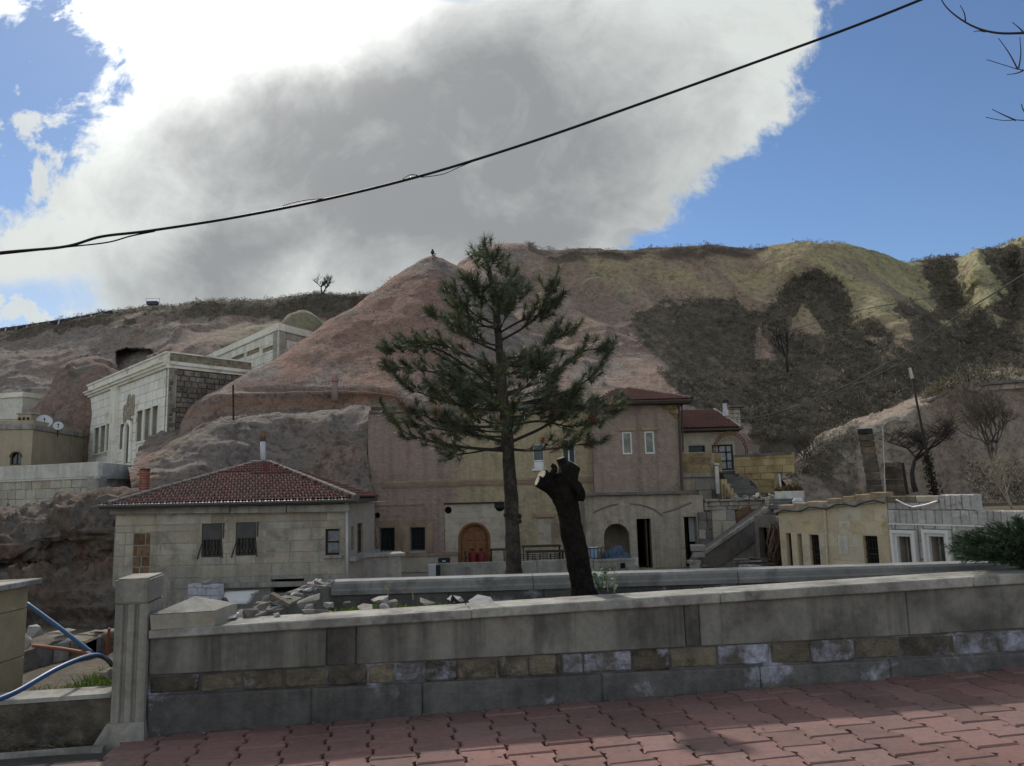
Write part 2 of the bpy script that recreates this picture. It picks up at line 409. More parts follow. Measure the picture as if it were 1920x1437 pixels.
VEGP = [[(1180, 590), (1225, 573), (1310, 552), (1380, 559), (1420, 592), (1450, 562), (1488, 522), (1530, 506), (1575, 520), (1604, 553), (1597, 592), (1645, 606), (1690, 650),
         (1725, 668), (1765, 694), (1850, 694), (1870, 712), (1745, 722), (1690, 752), (1640, 775), (1560, 815), (1510, 850), (1440, 860), (1400, 800), (1370, 800), (1290, 760), (1262, 722), (1238, 678), (1203, 640)],
        [(1712, 490), (1795, 482), (1790, 520), (1812, 560), (1800, 600), (1745, 598), (1757, 560), (1738, 520)],
        [(1842, 480), (1875, 462), (1930, 470), (1930, 700), (1850, 688), (1740, 690), (1700, 640), (1660, 600), (1680, 572), (1730, 580), (1780, 612), (1835, 590), (1880, 560), (1870, 520)],
        [(1930, 460), (2400, 460), (2400, 700), (1930, 700)]]
BARE = [[(1506, 568), (1474, 626), (1551, 630)], [(1424, 610), (1412, 675), (1457, 679)], [(1600, 565), (1640, 560), (1700, 600), (1712, 640), (1690, 632), (1640, 600), (1596, 606)],
        [(1615, 632), (1655, 634), (1640, 645)], [(1655, 655), (1690, 670), (1670, 676)], [(1862, 590), (1885, 600), (1870, 620)]]
def vegmask(px, py, V):
    wx = px+colnoise(V, .5, 4, 3)*26; wy = py+colnoise(V, .5, 4, 9)*20
    m_ = np.zeros(len(V), bool)
    for q in VEGP: m_ |= inpoly(wx, wy, q)
    bx, by = px+(wx-px)*.35, py+(wy-py)*.35
    for q in BARE: m_ &= ~inpoly(bx, by, q)
    return m_
def ridge_edit(V, nn, base):       # rills running down the slope
    px, py = proj(base)
    u = (base[:, 0]-.42*(80-base[:, 1]))*.8
    rill = np.abs(vnoise(np.stack([u, base[:, 1]*.03, base[:, 0]*0+5], 1)))
    w = sm(py, 455, 560)
    V = V-nn*((rill*1.1-.25)*w)[:, None]
    return V
A, nn = loft(rows, 460, 240, .9, .10, 6, drop=-3, edit=ridge_edit, seed=4, crack=.25, cfr=.2)
V = A.reshape(-1, 3); px, py = proj(V)
n_a = colnoise(V, .12, 4, 1); n_b = colnoise(V, .35, 5, 20); n_c = colnoise(V, 1.6, 4, 31)
c = np.tile(PINK*.92, (len(V), 1))
c = lerp(c, GREY, sm(n_b+n_a*.4, -.05, .45))
yel = sm(px+n_a*200, 930, 1080)*sm(py+n_b*40, 640, 520)*(.35+.65*sm(n_a+n_b*.7+.0, -.25, .2))
yel = np.maximum(yel, sm(px+n_a*80, 1380, 1520)*sm(py, 720, 560)*.9)
c = lerp(c, YEL*.92, np.clip(yel, 0, 1)*.85)
c = lerp(c, GRN*1.02, sm(px+n_b*120, 1450, 1750)*sm(py, 640, 560)*.75)
c = lerp(c, BRN*.8, sm(n_c+n_b*.5, .22, .5)*.5)
fu = (V[:, 0]-.42*(80-V[:, 1])); flute = vnoise(np.stack([fu*.42+n_b*.5, V[:, 1]*.03, V[:, 0]*0+3], 1))+.6*vnoise(np.stack([fu*1.1, V[:, 1]*.05, V[:, 0]*0+8], 1))
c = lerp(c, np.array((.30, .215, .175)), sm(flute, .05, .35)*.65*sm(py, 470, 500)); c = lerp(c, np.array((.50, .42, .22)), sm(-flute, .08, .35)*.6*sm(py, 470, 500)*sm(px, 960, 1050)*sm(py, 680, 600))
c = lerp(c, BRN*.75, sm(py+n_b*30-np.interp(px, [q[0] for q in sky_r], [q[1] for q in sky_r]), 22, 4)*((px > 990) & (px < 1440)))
vm = vegmask(px, py, V)
c[vm] = SOIL*(1+.5*n_c[vm])[:, None]
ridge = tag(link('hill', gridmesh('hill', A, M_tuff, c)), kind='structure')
ncol = A.shape[1]
vis = vm & (px > 1100) & (px < 2050) & (py < 830)
scrub('hillside_scrub', 'dense dark grey-brown scrub covering the lower hillside on the right', V[vis], nn[vis], 14000, .235, 2, up=.35, flakes=22)
edge_ = (vegmask(px+16, py, V) | vegmask(px-16, py, V) | vegmask(px, py+14, V) | vegmask(px, py-14, V)) & ~vm & (px > 1150) & (px < 2000) & (py < 800)
scrub('hillside_scrub', 'sparse single tufts fringing the dark scrub on the right hillside', V[edge_], nn[edge_], 420, .26, 22, flakes=26)
crest = (np.abs(py-np.interp(px, [q[0] for q in sky_r], [q[1] for q in sky_r])) < 8) & (((px > 985) & (px < 1430)) | ((px > 1490) & (px < 1590)) | ((px > 1690) & (px < 1800)))
crest &= (colnoise(V, .5, 3, 50) > -.12)
scrub('crest_scrub', 'thin dark tufts of scrub along the crest of the bare ridge', V[crest], nn[crest], 700, .20, 3)

# ---- reddish tuff cone in the middle
rows = [[(811, 482, 66.5), (811, 475, 63.6), (812, 475, 63), (813, 475, 63), (816, 477, 63), (832, 482, 64.5)],
        [(775, 512, 67), (757, 503, 62.5), (790, 505, 60.5), (820, 510, 60), (850, 515, 60.8), (897, 520, 64)],
        [(730, 565, 66), (700, 546, 60), (750, 555, 57.5), (820, 560, 57), (880, 570, 58), (960, 580, 61)],
        [(650, 635, 64), (610, 613, 56), (690, 625, 53.5), (800, 630, 53), (900, 640, 53.5), (1010, 650, 56.5)],
        [(570, 700, 61), (522, 672, 52.3), (620, 690, 49.6), (760, 695, 49), (900, 700, 49.2), (1060, 705, 51.5)],
        [(480, 750, 58), (425, 726, 48.4), (560, 740, 46.8), (720, 738, 46.3), (900, 752, 46), (1100, 745, 47.5)],
        [(390, 800, 55), (335, 786, 44.6), (500, 768, 45.1), (720, 768, 44.9), (900, 790, 44.6), (1120, 780, 44.5)]]
def cone_edit(V, nn, base):
    px, py = proj(base)
    # cut bank above the footpath
    w = sm(px, 300, 360)*sm(py, 728, 748)*sm(760-px, -5, 40)
    V = V.copy(); V[:, 1] += w*.9
    return V
A, nn = loft(rows, 300, 200, .5, .22, 6, drop=-3, edit=cone_edit, seed=40)
V = A.reshape(-1, 3); px, py = proj(V)
n_a = colnoise(V, .15, 4, 2); n_b = colnoise(V, .5, 5, 23); n_c = colnoise(V, 2.2, 4, 37)
c = lerp(np.tile(np.array((.345, .215, .17)), (len(V), 1)), GREY*.78, np.clip(sm(n_a+n_b*.5+(.25*sm(px, 780, 900)-.05), -.12, .30), 0, 1))
c = lerp(c, GREY*.85, sm(py+n_b*30, 690, 735)*.6)
bank = inpoly(px+n_b*10, py+n_b*10, [(330, 800), (345, 775), (430, 748), (560, 745), (640, 740), (740, 722), (745, 745), (640, 762), (500, 766), (380, 768)])
c[bank] = ORNG*.9*(1+.3*n_c[bank])[:, None]
c = lerp(c, BRN*.9, sm(n_c+n_b*.3, .16, .42)*.55)
cone = tag(link('rock_cone', gridmesh('rock_cone', A, M_tuff, c)), kind='structure')
pick = (px > 430) & (px < 1200) & (py > 520) & (py < 735) & (n_a > -.25)
scrub('cone_tufts', 'tiny dry brown tufts speckled over the red rock cone', V[pick], nn[pick], 2600, .13, 12, cols=((.15, .11, .085), (.19, .14, .11), (.11, .085, .07)), flakes=7)

# ---- grey rock shoulder behind the red-roofed cottage
rows = [[(280, 830, 49), (440, 774, 47.5), (600, 770, 47.5), (752, 772, 47.5), (760, 772, 47.5)],
        [(262, 846, 44.5), (425, 778, 44.5), (570, 776, 44.6), (712, 780, 44), (722, 780, 44)],
        [(252, 858, 41), (405, 792, 41.2), (560, 790, 41.8), (690, 787, 41.4), (697, 789, 42)],
        [(240, 870, 38), (385, 826, 38.3), (540, 832, 40.4), (686, 820, 40.0), (693, 820, 41)],
        [(245, 900, 36), (380, 885, 36.2), (540, 893, 39.0), (684, 890, 39.4), (691, 890, 40.5)],
        [(250, 960, 35.2), (380, 960, 35.6), (540, 960, 38.2), (684, 960, 39.0), (690, 960, 40.5)]]
def shoulder_edit(V, nn, base):
    d = fbm(base*np.array([.16, .16, .5])+70, 4, .5)
    return V+nn*(np.clip(d, -.3, .3)*.8)[:, None]
A, nn = loft(rows, 260, 150, .55, .35, 6, drop=-3, edit=shoulder_edit, seed=90, crack=.11, cfr=.55)
V = A.reshape(-1, 3); px, py = proj(V); n_a = colnoise(V, .22, 4, 5); n_b = colnoise(V, .7, 5, 26); n_c = colnoise(V, 3., 4, 39)
c = lerp(np.tile(GREY*.80, (len(V), 1)), PINK*.82, sm(n_a+n_b*.5, .05, .3)*.8)
c = lerp(c, ORNG*.8, sm(px, 380, 260)*sm(n_b, -.1, .2)*.8)
c = lerp(c, BRN*.7, sm(n_c+n_b*.6, .1, .45)*.65)
tag(link('rock_shoulder', gridmesh('rock_shoulder', A, M_tuff, c)), kind='structure')

# ---- hill on the left with the cave
sky_l = [(-400, 690, 97), (-150, 650, 97), (0, 626, 96), (100, 607, 95), (190, 590, 95), (285, 569, 95), (400, 563, 94), (480, 566, 94), (580, 551, 93), (700, 546, 92), (830, 570, 92), (950, 600, 92)]
rows = [[(x, y+22, Y+14) for x, y, Y in sky_l], sky_l]
for f_, Y in ((.12, 89), (.32, 81), (.52, 74), (.72, 68.5), (1., 64)):
    rows.append([(x, y+(900-y)*f_, Y+(1.5*math.sin(x*.013)) - (3 if x > 300 else 0)*(f_ > .3)) for x, y, _ in sky_l])
CAVE = [(219, 660), (236, 654), (282, 656), (288, 662), (276, 668), (268, 690), (262, 702), (225, 706), (217, 690)]
CAVE2 = [(286, 668), (296, 665), (296, 680), (284, 684)]
NICHE = [(146, 670), (186, 668), (190, 682), (170, 681)]
def left_edit(V, nn, base):
    px, py = proj(V); V = V.copy()
    for pg, dep in ((CAVE, 3.2), (CAVE2, 1.8), (NICHE, 2.)):
        i = inpoly(px, py, pg); d = np.array([tuple(ray(a, b)) for a, b in zip(px[i], py[i])])
        if len(d): V[i] += d/d[:, 1:2]*dep
    j = inpoly(px, py, [(215, 648), (290, 648), (300, 660), (280, 657), (235, 655), (217, 662)]); V[j, 1] -= .15
    return V
A, nn = loft(rows, 520, 220, 1.6, .11, 6, drop=-3, edit=left_edit, seed=130, crack=.2, cfr=.22)
V = A.reshape(-1, 3); px, py = proj(V); n_a = colnoise(V, .12, 4, 6); n_b = colnoise(V, .4, 5, 27); n_c = colnoise(V, 1.8, 4, 40)
sl_y = np.interp(px, [q[0] for q in sky_l], [q[1] for q in sky_l])
c = lerp(np.tile(GREY*.86, (len(V), 1)), PINK*.85, sm(n_a+n_b*.5, .0, .3)*.6)
c = lerp(c, GRN*.8, sm(px, 380, 470)*sm(580-px, -40, 60)*sm(py-sl_y, 30, 60)*.5)
c = lerp(c, BRN*.7, sm(n_c+n_b*.5, .15, .5)*.55)
vl = (py-sl_y+n_b*26 < np.interp(px, [0, 190, 300, 420, 560, 620, 700], [16, 18, 24, 30, 42, 50, 54])) & (px > -200)
c[vl] = SOIL*(1+.4*n_c[vl])[:, None]
tag(link('hill', gridmesh('hill', A, M_tuff, c)), kind='structure')
sel = vl & (px > -40) & (px < 730) & (py > sl_y-6)
scrub('hilltop_scrub', 'dark low scrub along the top of the left hill above the cave', V[sel], nn[sel], 4200, .22, 5, flakes=20)
# small red cone before that hill
rows = [[(165, 690, 70), (146, 672, 66.5), (160, 668, 66), (185, 668, 66), (205, 675, 67)],
        [(145, 712, 69), (118, 697, 64.5), (150, 695, 63), (190, 695, 63), (225, 700, 64.5)],
        [(110, 760, 68), (78, 750, 62.5), (130, 750, 61), (185, 750, 61), (240, 750, 62)],
        [(70, 810, 67), (38, 800, 62), (110, 810, 60.5), (180, 810, 60.5), (250, 810, 61)],
        [(50, 870, 66), (0, 860, 62), (100, 870, 60.4), (180, 870, 60.4), (260, 870, 60.6)]]
A, nn = loft(rows, 110, 100, .9, .22, 6, drop=-3, seed=170, crack=.25, cfr=.4)
V = A.reshape(-1, 3); n_b = colnoise(V, .5, 5, 28); n_c = colnoise(V, 2., 4, 41)
c = lerp(np.tile(PINK*.72, (len(V), 1)), GREY*.7, sm(n_b, .0, .35)); c = lerp(c, BRN*.8, sm(n_c, .12, .4)*.5)
tag(link('rock_cone', gridmesh('rock_cone', A, M_tuff, c)), kind='structure')

# ---- eroded cliff at the far left bottom
rows = [[(-120, 960, 36), (0, 962, 35), (60, 940, 34.5), (130, 922, 34), (200, 917, 33.5), (275, 912, 33.5)],
        [(-120, 985, 32), (0, 978, 31.5), (60, 960, 31), (130, 945, 30.5), (195, 945, 30), (255, 945, 30.2)],
        [(-120, 1030, 29.5), (0, 1020, 29.3), (60, 1010, 29), (130, 1005, 28.6), (190, 1000, 28.2), (235, 1000, 28.5)],
        [(-120, 1060, 30), (0, 1062, 30.2), (60, 1062, 30), (130, 1060, 29.8), (190, 1055, 29.2), (226, 1055, 28.8)],
        [(-120, 1100, 29), (0, 1100, 28.5), (60, 1095, 28), (130, 1095, 27.6), (190, 1092, 27.2), (222, 1090, 27.3)],
        [(-120, 1190, 27.5), (0, 1190, 27.5), (60, 1185, 27), (130, 1180, 26.6), (190, 1175, 26.2), (222, 1170, 26.6)]]
def cliff_edit(V, nn, base):
    d = fbm(base*np.array([.3, .3, 1.6])+55, 5, .55)
    V = V+nn*(d*1.1)[:, None]
    return V
A, nn = loft(rows, 150, 150, .8, .45, 6, drop=-3.5, edit=cliff_edit, seed=210, crack=.22, cfr=.7)
V = A.reshape(-1, 3); px, py = proj(V); n_a = colnoise(V, .3, 4, 7); n_b = colnoise(V, 1., 5, 29); n_c = colnoise(V, 3.5, 4, 42)
c = lerp(np.tile(GREY*.62, (len(V), 1)), BRN*1.1, sm(n_a+n_b*.6, -.1, .25))
band = sm(py+n_b*30, 1015, 1035)*sm(1082-py-n_b*30, 0, 20)*sm(n_b+n_c*.5, -.25, .1)
c = lerp(c, ORNG*.62, band*.8)
c = lerp(c, BRN*.55, sm(n_c+n_b*.5, .1, .45)*.6)
tag(link('cliff', gridmesh('cliff', A, M_tuff, c)), kind='structure')

# ---- pale rock face on the right behind the bare trees
rows = [[(1460, 880, 50), (1540, 818, 50), (1640, 775, 50), (1738, 742, 50), (1790, 716, 50), (1920, 706, 50), (2200, 700, 50)],
        [(1455, 890, 47), (1545, 828, 46.6), (1645, 788, 46.4), (1740, 750, 46.2), (1792, 722, 46.0), (1920, 712, 45.6), (2200, 706, 45.0)],
        [(1470, 905, 45.6), (1555, 850, 45.6), (1650, 820, 45.6), (1745, 790, 45.9), (1796, 770, 46.0), (1920, 765, 45.6), (2200, 760, 45.0)],
        [(1480, 925, 44.6), (1570, 890, 44.8), (1660, 870, 45.3), (1750, 860, 45.8), (1800, 850, 46.0), (1920, 850, 45.6), (2200, 850, 45.0)],
        [(1490, 960, 43.6), (1580, 950, 44), (1670, 950, 45), (1755, 950, 45.7), (1802, 950, 45.9), (1920, 950, 45.5), (2200, 950, 45)]]
A, nn = loft(rows, 260, 120, .55, .4, 6, drop=-3, seed=250, crack=.14, cfr=.6)
V = A.reshape(-1, 3); px, py = proj(V); n_a = colnoise(V, .2, 4, 8); n_b = colnoise(V, .7, 5, 30); n_c = colnoise(V*np.array([1, 1, .2]), 1.2, 4, 43)
c = lerp(np.tile(np.array((.42, .36, .29)), (len(V), 1)), PINK*1.0, sm(n_a+n_b*.5, -.1, .3)*.5)
c = lerp(c, GREY*.85, sm(1640-px+n_b*60, 0, 120)*.7)
c = lerp(c, BRN*1.2, sm(n_c+n_b*.3, .12, .45)*.4)
c = lerp(c, SOIL, sm(n_b+.35*sm(1600-px, 0, 100), .16, .35)*sm(1660-px, 0, 40)*.7)
tag(link('cliff', gridmesh('cliff', A, M_tuff, c)), kind='structure')
sel = (px > 1480) & (px < 1610) & (py < 900) & (n_b > .0)
scrub('gully_scrub', 'grey dry brush on the rock slope left of the tall stone chimney', V[sel], nn[sel], 420, .22, 8, cols=((.19, .17, .13), (.11, .095, .075), (.24, .21, .16)))
sel = (px > 1735) & (px < 2050) & (py < np.interp(px, [1740, 1792, 1920], [752, 728, 716]))
scrub('cliff_top_scrub', 'dry tufted scrub on top of the pale cliff at the right edge', V[sel], nn[sel], 700, .30, 18, cols=((.17, .155, .115), (.11, .10, .075), (.26, .23, .15)))
scene.cycles.max_bounces = 5; scene.cycles.diffuse_bounces = 2; scene.cycles.glossy_bounces = 2; scene.cycles.transmission_bounces = 3
scene.world.cycles.sampling_method = 'MANUAL'; scene.world.cycles.sample_map_resolution = 512
# ------------------------------------------------------------------ pavement and front wall
M_conc = mat('concrete', (.235, .22, .19), (.165, .155, .135), 1.6, var=.22, vscale=18, bump=.25, bscale=60, streak=.8, stain=(.085, .078, .068), stain_amt=.45, stain_scale=1.6)
M_cop = mat('coping', (.37, .355, .315), (.28, .265, .235), 2.5, var=.22, vscale=26, bump=.3, bscale=70, stain=(.13, .12, .105), stain_amt=.45, stain_scale=3, streak=.4)
M_dark = mat('stone_dark', (.10, .085, .07), (.20, .165, .12), 5., var=.4, vscale=14, bump=.9, bscale=18, objrand=.25, stain=(.58, .59, .70), stain_amt=.25, stain_scale=4.)
M_tan = mat('stone_tan', (.30, .25, .175), (.19, .16, .12), 3., var=.3, vscale=14, bump=.9, bscale=18, objrand=.2, stain=(.07, .06, .05), stain_amt=.25, stain_scale=5)
M_blu = mat('stone_whitewashed', (.20, .18, .165), (.16, .14, .12), 3., var=.35, vscale=14, bump=.9, bscale=18, objrand=.15, stain=(.62, .63, .74), stain_amt=.6, stain_scale=4.5)
M_base = mat('plinth', (.155, .147, .137), (.10, .094, .088), 1.4, var=.3, vscale=12, bump=.5, bscale=26, stain=(.52, .52, .62), stain_amt=.12, stain_scale=2.6, streak=.5)
M_paver = mat('paver', (.235, .128, .113), (.205, .13, .118), .9, var=.2, vscale=22, bump=.3, bscale=120, objrand=.17, stain=(.13, .095, .08), stain_amt=.4, stain_scale=1.1)
M_sand = mat('joint_sand', (.17, .15, .13), var=.4, vscale=30, bump=.5, bscale=90)
M_asph = mat('asphalt', (.045, .043, .042), (.07, .065, .06), 2., var=.4, vscale=30, bump=.6, bscale=80)
M_soil = mat('soil', (.10, .078, .055), (.14, .115, .085), 2., var=.5, vscale=14, bump=.8, bscale=24)
M_rub = mat('rubble', (.32, .29, .25), (.24, .21, .18), 3., var=.3, vscale=9, bump=.6, bscale=22, objrand=.35, hue=.012)

W0 = G(273, 1379, 0); W1 = G(1920, 1250, 0); W0.z = W1.z = 0
wu = (W1-W0); WL = wu.length; wu /= WL; wn = Vector((wu.y, -wu.x, 0))          # wn towards the camera
WROT = Matrix((wu, -wn, Vector((0, 0, 1)))).transposed()
def W(s, d, z): return W0+wu*s+wn*d+Vector((0, 0, z))
LEND = WL+4.5

pv = B(); pv.poly([W(-3, 9, -.03), W(-3, 0.2, -.03), W(12, 0.2, -.03), W(12, 9, -.03)])
pave = tag(pv.done('pavement', M_sand), kind='structure')
def paver_mesh(ch):
    hl, wd, nr = .1358, .1395, .1085
    out = [(-wd, -hl), (wd, -hl), (wd, -hl*.52), (nr, -hl*.36), (nr, hl*.36), (wd, hl*.52), (wd, hl), (-wd, hl), (-wd, hl*.52), (-nr, hl*.36), (-nr, -hl*.36), (-wd, -hl*.52)]
    k = len(out); v = [(x, y, -.05) for x, y in out]+[(x, y, -.010) for x, y in out]+[(x-math.copysign(ch, x), y-math.copysign(ch, y), 0) for x, y in out]
    f = [tuple(range(2*k, 3*k))]
    for a in (0, k):
        for i in range(k): f.append((a+i, a+(i+1) % k, a+k+(i+1) % k, a+k+i))
    return mesh('paver', v, f, M_paver)
PM = [paver_mesh(c_) for c_ in (.007, .009, .012)]
cand = []
for i in range(-9, 62):
    for j in range(-1, 12):
        s = i*.262; d = .03+j*.281+(.1405 if i % 2 else 0)
        if j < 0 and (i % 2 == 0 or s < .1): continue
        c_ = W(s, d+.14, 0); px, py = proj([tuple(c_)]); px, py = px[0], py[0]
        if s < -.05 and d < .28-s*.25: continue
        if c_.y < 2.4 or px < -150 or px > 3600 or py > 1560: continue
        if px < 120+(1437-py)*1.9: continue
        cand.append((py if px < 1990 and py < 1500 else py-5000, s, d+.14))
cand.sort(reverse=True)
print('pavers', len(cand))
far = B() if len(cand) > 300 else None
for k, (py, s, d) in enumerate(cand):
    if k >= 300 or py < 0:
        far.box(W(s, d, -.025), (.255, .27, .05), WROT, bev=.005); continue
    o = link('paver', random.choice(PM), pave); o.location = W(s, d, random.uniform(-.004, .003))
    o.rotation_euler = (random.gauss(0, .008), random.gauss(0, .008), math.atan2(wu.y, wu.x)+random.gauss(0, .008))
if far: tag(far.done('paver', M_paver, pave), kind='stuff')
rd = B(); rd.poly([(-30, -30, -.05), (30, -30, -.05), (30, 4.2, -.05), (-30, 4.2, -.05)])
tag(rd.done('road', M_asph), kind='structure')
lf = B(); lf.poly([(-14, 0, -.022), W(-.05, 9, -.022), W(-.05, .25, -.022), W(-1.2, .12, -.022), (-14, 5.2, -.022)])
tag(lf.done('path', M_asph), kind='structure')

wall = thing('boundary_wall', 'low roadside wall with smooth panels above a band of rough patchy stones', 'wall', W0)
hz_l = (0, .215, .352, .618, .682); hz_r = (0, .107, .288, .655, .741); s640 = 1.45
def hz(s, k):
    t = (s-s640)/(WL-s640); return hz_l[k]+(hz_r[k]-hz_l[k])*max(-.35, min(1.25, t))
def wallpiece(name, s0, s1, k0, k1, front, back, m, g=.0, jit=0., z0=0., z1=0., ch=.006):
    b = B(); s0 += g; s1 -= g
    pts = [W(s0, -back, hz(s0, k0)+z0), W(s1, -back, hz(s1, k0)+z0), W(s1, front, hz(s1, k0)+z0), W(s0, front, hz(s0, k0)+z0),
           W(s0, -back, hz(s0, k1)-z1), W(s1, -back, hz(s1, k1)-z1), W(s1, front, hz(s1, k1)-z1), W(s0, front, hz(s0, k1)-z1)]
    if jit: pts = [p+Vector((random.uniform(-jit, jit) for _ in range(3))) for p in pts]
    b.hull8(pts)
    if ch: bmesh.ops.bevel(b.bm, geom=b.bm.edges[:], offset=ch, segments=1, affect='EDGES')
    return b.done(name, m, wall)
core = B(); core.hull8([W(0, -.24, -.1), W(LEND, -.24, -.1), W(LEND, -.02, -.1), W(0, -.02, -.1), W(0, -.24, .60), W(LEND, -.24, .64), W(LEND, -.02, .64), W(0, -.02, .60)])
core.done('core', M_base, wall)
def s_of(px, z=.4):      # distance along the wall seen at a photo column
    w_ = PLN(px, 1250-(px-270)*.085, W0, wn); return (w_-W0).dot(wu)
M_drip = mat('concrete_stained', (.13, .12, .105), (.07, .063, .056), 2.2, var=.3, vscale=16, bump=.3, bscale=50, streak=.9, stain=(.22, .205, .18), stain_amt=.3, stain_scale=2.5)
ps = [0, s_of(612), s_of(668), s_of(1284), s_of(1312), s_of(1700), LEND]
for k in range(6): wallpiece('panel', ps[k], ps[k+1], 2, 3, .0 if k not in (1, 3) else -.004, .26, M_drip if k in (1, 3) else M_conc, .0025, 0, .004, .0)
bs_ = [(273, 'd'), (376, 't'), (455, 'd'), (533, 't'), (613, 'd'), (690, 't'), (740, 'b'), (795, 'd'), (858, 't'), (932, 'd'), (990, 't'), (1042, 'd'), (1052, 'b'), (1092, 'b'), (1183, 'd'), (1255, 't'), (1342, 'b'), (1440, 't'), (1516, 'b'), (1595, 't'), (1680, 'd'), (1785, 'b'), (1920, 't'), (2020, 'd'), (2100, 'b'), (2200, 'd'), (2320, 't'), (2440, 'd')]
for k, (px_, q) in enumerate(bs_):
    s = max(0., s_of(px_)); e = s_of(bs_[k+1][0]) if k+1 < len(bs_) else LEND
    e = min(e, LEND)
    if e-s > .02: wallpiece('stone', s, e, 1, 2, random.uniform(-.018, .006), .25, {'d': M_dark, 't': M_tan, 'b': M_blu}[q], .003, .006, .004, .003, .014)
s = 0.
for ln in (1.05, .75, 1.3, 1.25, 1.1, 1.6, 1.4, 1.5, 1.6, 1.6):
    e = min(s+ln, LEND)
    if s < LEND-.05: wallpiece('plinth_block', s, e, 0, 1, random.uniform(.012, .022), .25, M_base, .002, .004, -.06, .003, .012)
    s = e
s = 0.
for ln in (2.15, 1.9, 2.2, 2.1, 2.2, 2.2):
    e = min(s+ln, LEND)
    if s < LEND: wallpiece('coping', s, e, 3, 4, .045, .30, M_cop, .002, .003, .002, 0, .008)
    s = e
# second wall behind the planting strip
A0 = G(622, 1091, .72); A1 = G(1880, 1054, .72); au = (A1-A0).normalized(); an = Vector((au.y, -au.x, 0)); AL = (A1-A0).length+4.5
def W2(s, d, z): return Vector((A0.x, A0.y, 0))+au*s+an*d+Vector((0, 0, z))
wall2 = thing('planter_wall', 'dark rear wall of the planting strip with a rounded grey coping', 'wall', W2(0, 0, 0))
b = B(); s = 0
M_cop2 = mat('coping_grey', (.26, .255, .245), (.20, .195, .185), 2.5, var=.25, vscale=20, bump=.3, bscale=60, stain=(.10, .095, .09), stain_amt=.35, stain_scale=3)
for ln in (1.9, 1.95, 1.9, 2.0, 2.0, 2.0):
    e = min(s+ln, AL)
    if e-s < .05: continue
    b = B()
    prof = [(.06, .60), (.065, .64), (.05, .655), (.05, .70), (.03, .722), (-.20, .722), (-.22, .70), (-.22, .60)]
    b.prism([W2(s+.003, d, z) for d, z in prof], au*(e-s-.006)); b.done('coping', M_cop2, wall2); s = e
s = 0
for ln in (1.1, .9, 1.3, 1.2, 1.0, 1.4, 1.3, 1.3, 1.4, 1.4):
    e = min(s+ln, AL)
    if s < AL-.05:
        b = B(); b.box(W2((s+e)/2, -.08, .02), (e-s-.004, .22, 1.155), Matrix((au, -an, Vector((0, 0, 1)))).transposed(), bev=.006); b.done('panel', M_base, wall2)
    s = e
b = B(); b.hull8([W2(0.002, -.35, -2.6), W2(AL, -.35, -2.6), W2(AL, -.2, -2.6), W2(0.002, -.2, -2.6), W2(0.002, -.22, .58), W2(AL, -.22, .58), W2(AL, -.195, .58), W2(0.002, -.195, .58)])
b.done('footing', M_base, wall2)

# soil of the strip and ground left of the gate
def heightsheet(name, poly_, z, amp, m, n=70, zf=None):
    xs = [p[0] for p in poly_]; ys = [p[1] for p in poly_]
    gx, gy = np.meshgrid(np.linspace(min(xs), max(xs), n), np.linspace(min(ys), max(ys), n))
    pts = np.stack([gx.ravel(), gy.ravel(), gx.ravel()*0], 1)
    ins = inpoly(pts[:, 0], pts[:, 1], poly_).reshape(n, n)
    pts[:, 2] = (zf(pts[:, 0], pts[:, 1]) if zf else z)+fbm(pts*1.7+3, 5)*amp
    idx = np.arange(n*n).reshape(n, n); ok = ins[:-1, :-1] & ins[1:, :-1] & ins[1:, 1:] & ins[:-1, 1:]
    f = np.stack([idx[:-1, :-1], idx[:-1, 1:], idx[1:, 1:], idx[1:, :-1]], -1)[ok]
    return tag(link(name, fastmesh(name, pts, f, m, True)), kind='structure')
heightsheet('planter_soil', [tuple(W(-.5, -.15, 0))[:2], tuple(W(LEND, -.15, 0))[:2], tuple(W2(AL, .0, 0))[:2], tuple(W2(-.1, 0, 0))[:2], (-2.75, 6.2)], .53, .07, M_soil,
            zf=lambda x, y: .50+.05*np.clip((x+1)/3, -1, 1))
heightsheet('side_ground', [(-12, 5.05), tuple(W(-.02, -.1, 0))[:2], (-2.3, 6.2), (-3.2, 9.5), (-12, 10)], 0, .06, M_soil, zf=lambda x, y: .12-.03*(y-5))
heightsheet('bank', [(-40, 9.3), (-3.0, 9.3), (-2.2, 6.8), (3, 7.5), (12, 7.6), (12, 14), (-40, 14)], 0, .2, M_soil, zf=lambda x, y: np.clip(-.05-.55*(y-9.0), -2.7, .1)-.5*np.clip(x+2.5, 0, 1))

def rock_mesh(name, seed, m, n=14, flat=.6, bev=.03):
    r_ = random.Random(seed); bm = bmesh.new()
    for _ in range(n):
        v = Vector((r_.gauss(0, 1), r_.gauss(0, 1), r_.gauss(0, 1))).normalized()
        v = Vector((max(-.75, min(.75, v.x)), max(-.75, min(.75, v.y)), max(-.6, min(.6, v.z))*flat))
        bm.verts.new(v*.66)
    bmesh.ops.convex_hull(bm, input=bm.verts[:])
    for v in [v for v in bm.verts if not v.link_faces]: bm.verts.remove(v)
    bmesh.ops.recalc_face_normals(bm, faces=bm.faces[:])
    me = bpy.data.meshes.new(name); bm.to_mesh(me); bm.free(); me.materials.append(m); return me
ROCKS = [rock_mesh('broken_stone', q, M_rub, 12+q % 5, .45+.12*(q % 4)) for q in range(8)]
M_pal = mat('pale_stone', (.38, .365, .35), (.30, .29, .29), 4, var=.2, vscale=9, bump=.5, bscale=22, objrand=.2)
PALER = [rock_mesh('broken_stone', 50+q, M_pal, 11+q % 4, .4+.1*q) for q in range(4)]
